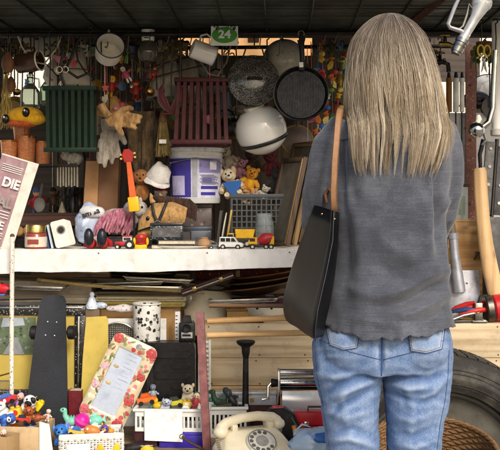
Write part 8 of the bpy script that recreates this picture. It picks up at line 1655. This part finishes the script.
t = TC('red_can', 'small red oil can with long spout standing beside the brass bell', 'oil can', 452, 3.36); m = MB(t); m.lathe([(.01, 0), (8, 0), (8.4, 1), (8.4, 16), (3, 22), (.01, 22)], 24); m.out('can_body', M('a8201e', .35, 0, .15)); m = MB(t); m.tube([(0, 0, 22), (3, 0, 30), (9, 0, 40)], [1.6, 1.1, .6], 8); m.out('spout', CHR)
# small trinkets in the gaps along the upper stall: every colour and shape once
TC_ = (('scarlet', 'b8261e'), ('orange', 'd8701c'), ('golden', 'd0a430'), ('leaf green', '4a7a34'), ('sky blue', '5a8ab8'), ('ivory', 'd8d0b8'), ('rose pink', 'c8708a'), ('black', '1a1a1b'))
def tk_star(m):
    m.prism([((4.6 if k % 2 == 0 else 2) * math.cos(k * .628), (4.6 if k % 2 == 0 else 2) * math.sin(k * .628)) for k in range(10)], -.6, .6, .2)
def tk_bell(m): m.lathe([(1, 4), (2.4, 3), (3, 0), (4.4, -3.4), (4, -3.4), (2.4, 0), (.01, 2.6)], 16)
def tk_heart(m): m.prism([(4.4 * math.sin(k * .314) ** 3, 3.6 * math.cos(k * .314) - 1.5 * math.cos(k * .628) - .6 * math.cos(k * .942)) for k in range(20)], -.9, .9, .3)
def tk_tassel(m):
    m.ball((0, 0, 3), 1.6, 10)
    for k in range(14): m.tube([(0, 0, 2), (1.2 * math.cos(k), 1.2 * math.sin(k), -2), (1.9 * math.cos(k), 1.9 * math.sin(k), -8)], .35, 4)
def tk_disc(m): m.M = m.M @ Matrix.Rotation(R(90), 4, 'X'); m.lathe([(.01, .8), (3.6, .8), (4.4, .3), (4.4, -.3), (3.6, -.8), (.01, -.8)], 20)
def tk_fish(m): m.ball((0, 0, 0), (5, 1.6, 2.6), 14); m.prism([(4, 0), (7.4, 2.8), (6.6, 0), (7.4, -2.8)], -.5, .5)
rng = random.Random(404); k = 0
SH = (('star', tk_star), ('bell', tk_bell), ('heart', tk_heart), ('tassel', tk_tassel), ('disc', tk_disc), ('fish', tk_fish))
for sn, fn in SH:
    for cn, ch in TC_:
        if k % 3 == 0: x, y = rng.uniform(98, 180), rng.uniform(52, 140)
        elif k % 3 == 1: x, y = rng.uniform(2, 92), rng.uniform(46, 84)
        else: x, y = rng.choice((rng.uniform(205, 232), rng.uniform(300, 345))), rng.uniform(52, 150)
        m = MB(at=(x, y, rng.uniform(3.12, 3.5))).rot(ry=rng.uniform(-25, 25), rz=rng.uniform(-50, 50)); fn(m); m.M = Matrix.Identity(4)
        zt_ = (RAIL_Z - m.at.z) / m.u; m.tube([(0, 0, 3), (.5, 0, 6), (0, 0, zt_)], .35, 5)
        m.out(sn + '_trinket', M(ch, .35, 0, .25, 80, .2, 200, .3), label='small %s %s shaped trinket dangling from a thread among the hanging goods' % (cn, sn), cat='trinket', group='trinkets dangling from threads'); k += 1
# dry branches and looped cords under the roof edge
for i, (x, y, lab) in enumerate(((22, 46, 'dry twiggy branch tucked under the roof edge above the brown mug'), (62, 44, 'dry branch with few leaves above the leather straps'), (116, 40, 'dry leafy twig above the white enamel pot'), (176, 44, 'bare dry branch above the felt hats'), (330, 46, 'leafy twig hanging beside the hair near the garlands'), (428, 52, 'dry leafy branch right of the hair under the rafter'))):
    t = T('dry_branch', lab, 'branch', x, y, 3.16 + .05 * (i % 3)); m = MB(t); tips = []
    for k in range(9):
        a = rng.uniform(-2.8, -.3); L = rng.uniform(8, 22); p1 = Vector((L * .5 * math.cos(a), rng.uniform(-5, 5), 3 + L * .4 * math.sin(a))); p2 = Vector((L * math.cos(a), rng.uniform(-8, 8), 2 + L * math.sin(a) * .9)); m.tube([(0, 0, 5), p1, p2], [.8, .6, .3], 5); tips += [p1, p2]
    m.out('twigs', M('4a3a28', .8)); m = MB(t)
    for p in tips:
        for q in range(2 + (i % 2) * 2): m.rot(rx=rng.uniform(-70, 70), ry=rng.uniform(0, 360), rz=rng.uniform(0, 360), at=p + Vector((rng.uniform(-3, 3), rng.uniform(-2, 2), rng.uniform(-3, 3)))); m.prism([(0, -2.4), (1.3, -.6), (1.4, .8), (0, 2.6), (-1.4, .8), (-1.3, -.6)], -.08, .08)
    m.out('leaves', M(('6d6234', '4f5a2c', '7a6a3a')[i % 3], .7, 0, .4, 60)); wire(t, 0, 0, 5)
for i, (x, y, w_, col, lab) in enumerate(((40, 50, 22, 'c9bfa6', 'pale cotton cord looped loosely over the brown mug'), (92, 62, 18, '2a2623', 'black electric cord looped beside the enamel pot'), (150, 58, 24, '4a3a2c', 'brown leather lace looped below the bulb lamp'), (214, 62, 18, '8a8272', 'grey string looped below the white mug'), (316, 58, 18, '3a342e', 'dark rope looped right of the grill pan handle'))):
    m = MB(at=(x, y, 3.13 + .02 * i)); zt_ = (RAIL_Z - m.at.z) / m.u; m.tube([(-w_, 0, zt_), (-w_ * .8, 1, 2), (-w_ * .3, 0, -12), (w_ * .2, -1, -14), (w_ * .7, 0, 0), (w_, 1, zt_)], .9, 6); m.out('looped_cord', M(col, .8, 0, .2), label=lab, cat='cord')

# metal trays and pans tightly stacked below the shelf
for i, (x, y, Y, w, c, ry, lab) in enumerate(((140, 288, 3.12, 40, 'b8b4a8', 1, 'dull silver baking tray lying on the pile of flat trays'), (128, 284, 3.14, 36, '77736a', -2, 'dark grey baking tray with dented rim above the silver one'), (158, 280, 3.16, 34, '9a9488', 3, 'thin pewter tray highest on the pile under the shelf'), (244, 301, 3.2, 34, 'a8a49a', -2, 'silver pan lid lying flat above the rack rungs'), (30, 288, 3.06, 34, '8d8a82', 2, 'zinc tray lying on the grey plank at left'))):
    t = T('baking_tray', lab, 'tray', x, y, Y); m = MB(t).rot(ry=ry); m.prism([(-w + 3, -1.6), (w - 3, -1.6), (w, 1.6), (w + 1.4, 1.8), (w + 1.4, 2.3), (w - .6, 2.3), (w - 3.4, -.9), (-w + 3.4, -.9), (-w + .6, 2.3), (-w - 1.4, 2.3), (-w - 1.4, 1.8), (-w, 1.6)], -2, 24); m.out('tray_body', METAL(c, .35, .15, .35)); m = MB(t).rot(ry=ry); m.box(-w + 1, w - 1, -2.5, -1.9, -.6, 2.2, .2); m.out('front_rim', METAL(c, .3, .15, .3))
t = T('frying_pan', 'black frying pan lying face up above the silver baking tray', 'pan', 150, 276, 3.3); m = MB(t); m.lathe([(.01, -2), (22, -2), (27, 3), (26, 3), (21.4, -1), (.01, -1)], 32); m.out('pan_body', M('1b1b1c', .4, .3)); m = MB(t); m.tube([(-26, -6, 2), (-44, -14, 4), (-58, -18, 4)], [2, 2.2, 2.6], 10, flat=.6); m.out('handle', BLK)
t = T('pie_tin', 'fluted tin pie dish standing on edge beside the cream stockpot', 'dish', 178, 297, 3.26); m = MB(t).rot(rx=78); m.lathe([(.01, 3), (10, 3), (13, 0), (14, -.4), (12.6, .4), (9.6, 2.2), (.01, 2.2)], 30); m.out('dish_body', METAL('a39e92', .35, .1, .3)); m = MB(t); m.box(-6, 6, 2, 6, (TZ - P(178, 297, 3.26).z) / U[t.name], -13.6, .4); m.out('rest', M('4a3a2c', .7))
# larger goods filling the dark gaps high on the back wall
for i, (x, y, Y, r, c, lab) in enumerate(((150, 66, 3.66, 15, 'a8a294', 'large pale enamel tray hanging on the back wall behind the bulb lamp'), (118, 72, 3.7, 13, '8a5a34', 'copper jelly pan hanging on the back wall above the straw hat'), (210, 64, 3.7, 14, '8d8878', 'grey enamel dish hanging on the back wall behind the white mug'), (150, 122, 3.68, 14, '6d4a30', 'brown clay dish hanging on the back wall behind the fur'), (240, 118, 3.7, 13, 'b8b09a', 'cream plate hanging on the back wall behind the iron ladle'), (310, 96, 3.68, 13, '7a6a50', 'tan plate hanging on the back wall beside the grill pan'), (186, 68, 3.72, 10, '9a3a2c', 'small red dish hanging on the back wall behind the right felt hat'), (66, 108, 3.7, 15, 'b8b4a4', 'white enamel dish hanging on the back wall behind the green crate'), (14, 108, 3.6, 12, 'a88a50', 'brass dish hanging behind the yellow bird'))):
    t = T('wall_dish', lab, 'dish', x, y, Y); m = MB(t).rot(rx=84); m.lathe([(.01, 2), (r * .6, 1.8), (r * .72, 0), (r, -1.6), (r * .99, -2.4), (r * .7, -.8), (.01, .8)], 32); m.out('dish_body', M(c, .35, .15, .15, 30, .1, 100, .3)); m = MB(t).rot(rx=84); m.tube([(r * math.cos(a * .2), r * math.sin(a * .2), -2) for a in range(32)], .6, 6, True); m.out('rim', M(c, .3, .3, .3)); wire(t, 0, 0, r)
for i, (x, y, w, h, c, c2, lab) in enumerate(((138, 142, 10, 22, '8a3a30', 'c9a878', 'faded red tea towel hanging behind the pale glove'), (158, 98, 8, 20, 'b8a888', '6d5a44', 'beige checked cloth hanging behind the velvet hat'), (224, 104, 9, 24, '6a7a8a', 'b8b8b0', 'blue grey cloth hanging left of the globe lampshade'), (96, 122, 8, 26, 'a89a84', '7a4a3c', 'beige apron hanging right of the green crate'))):
    m = MB(at=(x, y, 3.5 + .03 * i)); m.grid(lambda a, b: ((-w + 2 * w * a) * (.55 + .45 * b), 1.6 * math.sin(a * 14 + b * 2) * (.4 + b), -h * b + h * .5), 24, 14, .5); zt_ = (RAIL_Z - m.at.z) / m.u; m.tube([(0, 0, h * .5), (0, 0, zt_)], .5, 5); m.out('hanging_cloth', SPOTS(c, (c2, c), 70, .9, .4, .2), label=lab, cat='cloth')
